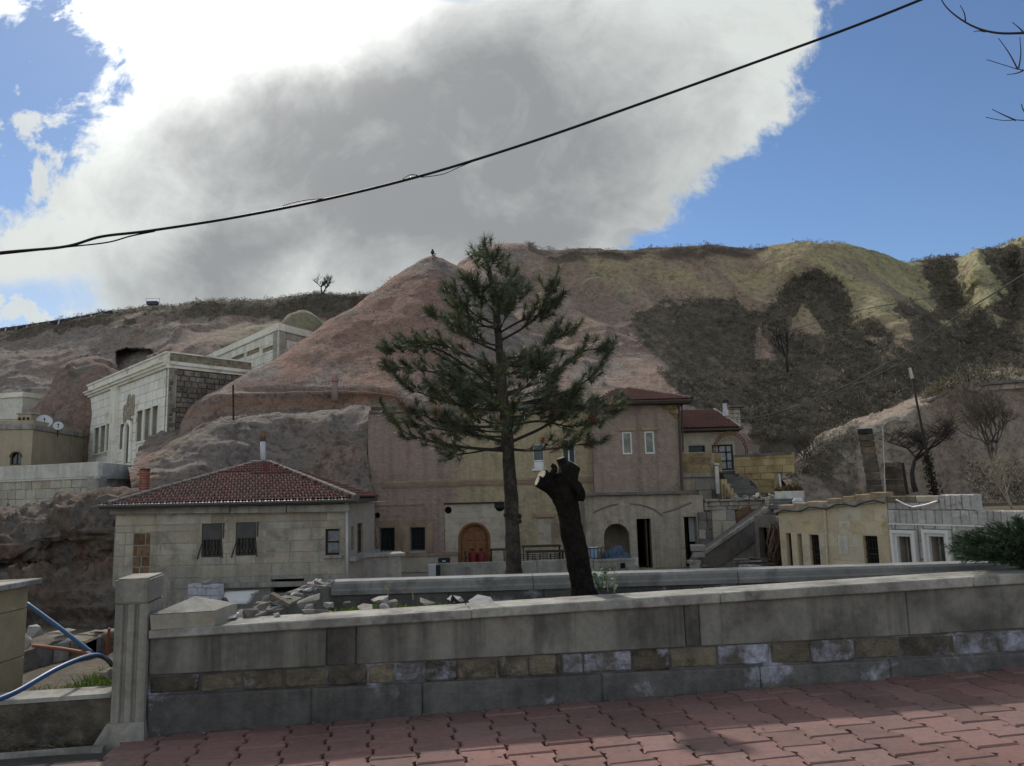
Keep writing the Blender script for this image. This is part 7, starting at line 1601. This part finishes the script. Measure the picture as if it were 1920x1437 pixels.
# evergreen bush at the right edge
eb = thing('juniper_bush', 'dark green juniper bush leaning in at the right edge over the wall', 'bush', P(1915, 1075, 6.9)); r_ = random.Random(77); tips = []; b = B()
for k in range(150):
    p0 = P(1960+r_.uniform(-30, 60), 1068+r_.uniform(-30, 12), 6.95+r_.uniform(-.25, .3)); tx = r_.uniform(1775, 1935); ty = np.interp(tx, [1770, 1840, 1930], [1015, 990, 965])+r_.uniform(0, 70)*np.interp(tx, [1770, 1850], [.45, 1]); e = P(tx, ty, 6.9+r_.uniform(-.35, .35)); m_ = (p0+e)/2+Vector((0, 0, .03))
    pts = smooth([p0, m_, e], 4); b.tube(pts, [.006-.0006*i for i in range(len(pts))], 4)
    for i in range(2, len(pts)):
        for j in range(7): dd = (pts[i]-pts[i-1]).normalized(); tips.append((pts[i]-(pts[i]-pts[i-1])*r_.random(), (dd+Vector((r_.gauss(0, .45), r_.gauss(0, .45), r_.gauss(.05, .35)))).normalized()))
b.done('stem', M_twig, eb); eb.children[-1]['kind'] = 'stuff'
K = len(tips); NN = 10; c0 = np.array([tuple(t[0]) for t in tips]); ax = np.array([tuple(t[1]) for t in tips]); d = ax[:, None]+rg.normal(0, .38, (K, NN, 3)); d /= np.linalg.norm(d, axis=2, keepdims=True); s0 = c0[:, None]+ax[:, None]*rg.uniform(0, .05, (K, NN, 1)); sd = np.cross(d, rg.normal(0, 1, (K, NN, 3))); sd /= np.linalg.norm(sd, axis=2, keepdims=True)
VV = np.stack([s0-sd*.0022, s0+sd*.0022, s0+d*rg.uniform(.02, .055, (K, NN, 1))], 2).reshape(-1, 3); cc = np.repeat(np.repeat(np.array((.035, .062, .028))*rg.uniform(.5, 1.5, (K, 1)), NN, 0), 3, 0)
o = link('foliage', fastmesh('foliage', VV, np.arange(len(VV)).reshape(-1, 3), M_need, cols=cc), eb); o.matrix_parent_inverse = parent_world(eb).inverted(); tag(o, kind='stuff')

# ------------------------------------------------------------------ wires, poles, small things
def wire(name, label, pts, rad, m, n=6, cat='cable'):
    A = crom(np.array([tuple(P(*q)) for q in pts]), 10*(len(pts)-1)+1); b = B(); b.tube([Vector(q) for q in A], rad, n); return tag(b.done(name, m, None, True), label, cat)
M_cab = mat('cable_black', (.012, .010, .014), bump=0, rough=.6)
wire('overhead_cable', 'thick black overhead cable crossing the sky diagonally', [(-260, 500, 11), (0, 474, 11), (120, 463, 11), (190, 444, 11), (280, 433, 11), (440, 408, 11), (620, 372, 11), (800, 327, 11), (1000, 265, 11), (1200, 195, 11), (1400, 123, 11), (1600, 50, 11), (1760, -14, 11), (2000, -115, 11)], .021, M_cab)
wire('overhead_cable', 'thin purple-black second strand hanging under the left end of the cable', [(-260, 503, 11.02), (0, 477, 11.02), (120, 464, 11.02), (200, 455, 11.02), (245, 443, 11.02), (290, 434, 11.02)], .011, M_cab)
for q, lab in ((((530, 386), (570, 376), (612, 372), (640, 368)), 'thin loose strand on top of the cable above the white building'), (((755, 336), (766, 329), (776, 328), (790, 331)), 'short loose tie on the cable near the middle'), (((790, 333), (830, 327), (860, 314), (900, 298)), 'thin loose strand hanging just under the cable right of the tie')):
    wire('cable_tie', lab, [(x, y, 11) for x, y in q], .006, M_cab)
M_wir = mat('thin_wire', (.10, .095, .09), bump=0)
wire('utility_wire', 'upper thin wire running from the gate house roof up to the right edge', [(1380, 787, 43), (1440, 778, 41), (1530, 748, 38), (1620, 706, 35), (1712, 652, 32), (1800, 590, 28), (1930, 508, 24), (2100, 390, 20)], .022, M_wir)
wire('utility_wire', 'lower thin wire just below the upper one, ending at the leaning pole', [(1440, 779, 41), (1540, 749, 38), (1640, 705, 35.5), (1706, 672, 33.)], .018, M_wir)
wire('utility_wire', 'faint thin dark wire across the upper hillside', [(1150, 670, 60), (1400, 640, 57), (1600, 585, 54), (1760, 555, 51), (1890, 525, 48), (2050, 480, 45)], .02, M_wir)
lpz = thing('utility_pole', 'thin leaning utility pole with pale tip behind the yellow building', 'pole', P(1754, 925, 33)); b = B(); b.tube([P(1754, 930, 33), P(1738, 850, 33), P(1722, 770, 33), P(1710, 708, 33)], [.075, .06, .05, .042], 8); b.done('shaft', M_bare, lpz, True); b = B(); b.tube([P(1710.5, 710, 33), P(1706, 690, 33)], [.065, .06], 8); b.done('tip', M_par, lpz)
rg = np.random.default_rng(44); n = 700; f = rg.random(n); c0 = np.array([tuple(P(1753-16*a_, 928-75*a_, 33)) for a_ in f])+rg.normal(0, .10, (n, 3)); dd = rg.normal(0, .07, (n, 3)); e = rg.normal(0, .05, (n, 3)); o = link('ivy', fastmesh('ivy', np.stack([c0, c0+dd, c0+e], 1).reshape(-1, 3), np.arange(3*n).reshape(-1, 3), M_scrub, cols=np.tile(np.array((.035, .035, .025)), (3*n, 1))), lpz); o.matrix_parent_inverse = parent_world(lpz).inverted(); tag(o, kind='stuff')
M_chs = mat('chimney_stone', (.085, .07, .06), (.17, .135, .095), 1.6, var=.3, vscale=6, bump=.5, objrand=.25)
def stone_stack(name, label, x0, x1, y0, y1, Y, rows_, dark_top=False, shear=10):
    t = thing(name, label, 'chimney', P((x0+x1)/2, y1, Y)); h = (P(x0, y0, Y).z-P(x0, y1, Y).z)/rows_; w = (x1-x0)*Y/FPX; c_ = P((x0+x1)/2, y1, Y)
    for k in range(rows_):
        m_ = M_iron if (dark_top and k == rows_-1) else M_chs; b = B(); b.box(c_+Vector((-shear*Y/FPX*k/rows_, .0, h*(k+.5))), (w, w*1.1, h-.02), Matrix.Rotation(.5, 3, 'Z'), bev=.02, jit=.012); b.done('stone', m_, t)
    return t
stone_stack('stone_chimney', 'tall slim stone chimney with blackened top on the raised yard', 1634, 1652, 803, 935, 36, 11, True)
stone_stack('stone_chimney', 'shorter stone stack right of the tall blackened chimney', 1670, 1692, 866, 932, 36.5, 6, False, 4)
b = B(); b.tube([P(1701, 928, 35.5), P(1692, 868, 35.5)], [.09, .07], 7); tag(b.done('wooden_post', M_bare), 'short dark wooden post between the short stack and the bare tree', 'post')
b = B(); b.tube([P(1660, 925, 35), P(1655, 800, 35)], .02, 6); tag(b.done('metal_rod', M_pipe), 'thin pale rod standing right behind the tall chimney', 'rod')
b = B(); b.tube([P(438, 792, 42.5), P(437, 722, 42.5)], .055, 6); tag(b.done('iron_rod', M_iron), 'upright black iron rod on the grey rock above the cottage', 'rod')
t = thing('vent_chimney', 'small round vent chimney with pink cap on the cone path', 'vent', P(628, 740, 45.2)); c_ = P(628, 740, 45.2); k = 45.2/FPX; b = B(); b.lathe(c_, [(7*k, -.4), (6*k, 12*k), (5.6*k, 24*k)], 14); b.done('shaft', mat('vent_plaster', (.27, .21, .185), bump=.3, var=.2), t, True); b = B(); b.lathe(c_+Vector((0, 0, 24*k)), [(6.6*k, 0), (6.8*k, 4*k), (5.*k, 13*k), (3.5*k, 15*k), (.01, 15*k)], 14); b.done('cap', mat('vent_pink', (.33, .19, .16), bump=.2, var=.2), t, True)
t = thing('roadside_rail', 'white-posted dark guard rail along the left skyline', 'guard rail', P(100, 608, 94)); k = 94/FPX; b = B(); gp_ = [(-60, 634), (0, 621), (60, 612), (120, 603), (170, 594), (210, 587)]; b.tube([P(x, y-2, 94) for x, y in gp_], 3.0*k, 6); b.done('beam', mat('rail_dark', (.06, .05, .09), bump=0), t)
for k2 in range(11): x = -10+k2*20; y = float(np.interp(x, [q[0] for q in gp_], [q[1] for q in gp_])); b = B(); b.box(P(x, y+1, 93.8), (.14, .14, .62), Matrix.Rotation(.3, 3, 'Y')); b.done('post', M_white, t)
t = thing('hilltop_bench', 'small dark boxed bench with white frame on the left skyline', 'bench', P(287, 572, 94)); q = P(286, 569, 94); b = B(); b.box(q, (1.3, .6, .45)); b.done('seat', mat('bench_dark', (.07, .07, .11), bump=0), t)
for a_, z_ in (((-.85, .62), (.85, .62)), ((.85, .62), (.85, -.2)), ((-.85, .62), (-.85, .3))): b = B(); b.tube([q+Vector((a_[0], 0, a_[1])), q+Vector((z_[0], 0, z_[1]))], .04, 4); b.done('frame', M_white, t)
bd = B(); q = P(811, 473, 63.2); bd.lathe(q, [(.02, -.28), (.13, -.14), (.16, .02), (.09, .14), (.08, .22), (.02, .28)], 8); bd.tube([q+Vector((.05, 0, -.1)), q+Vector((.3, 0, -.2))], [.06, .02], 5); tag(bd.done('bird', M_iron, None, True), 'tiny dark bird perched on the tip of the rock cone', 'bird')
# coping stones on the right cliff
cpn = thing('cliff_coping', 'dark weathered stone coping along the top of the pale cliff at right', 'coping', P(1850, 715, 45.4)); cl = [(1744, 748, 45.7), (1768, 738, 45.7), (1792, 724, 45.6), (1830, 719, 45.4), (1880, 715, 45.2), (1930, 711, 45.0), (1990, 708, 44.8)]
for a_, c_ in zip(cl, cl[1:]):
    p, q = P(*a_), P(*c_); n_ = max(2, int((q-p).length/.55)); dn = Vector((0, 0, -.16))
    for k in range(n_):
        s0, s1 = p+(q-p)*(k/n_+.01), p+(q-p)*((k+.98)/n_); bk = Vector((0, 1.2, .05)); j = Vector((0, random.uniform(-.08, .05), random.uniform(-.03, .03))); b = B(); b.hull8([s0+bk+dn+j, s1+bk+dn+j, s1+dn+j, s0+dn+j, s0+bk+j, s1+bk+j, s1+j, s0+j]); bmesh.ops.bevel(b.bm, geom=b.bm.edges[:], offset=.02, segments=1, affect='EDGES'); b.done('stone', M_cap, cpn)
        if a_[0] > 1780:
            b = B(); b.hull8([s0+bk+dn*3+j, s1+bk+dn*3+j, s1+dn*3+Vector((0, .15, 0)), s0+dn*3+Vector((0, .15, 0)), s0+bk+dn*1.05, s1+bk+dn*1.05, s1+dn*1.05+Vector((0, .15, 0)), s0+dn*1.05+Vector((0, .15, 0))]); b.done('stone', M_low, cpn)
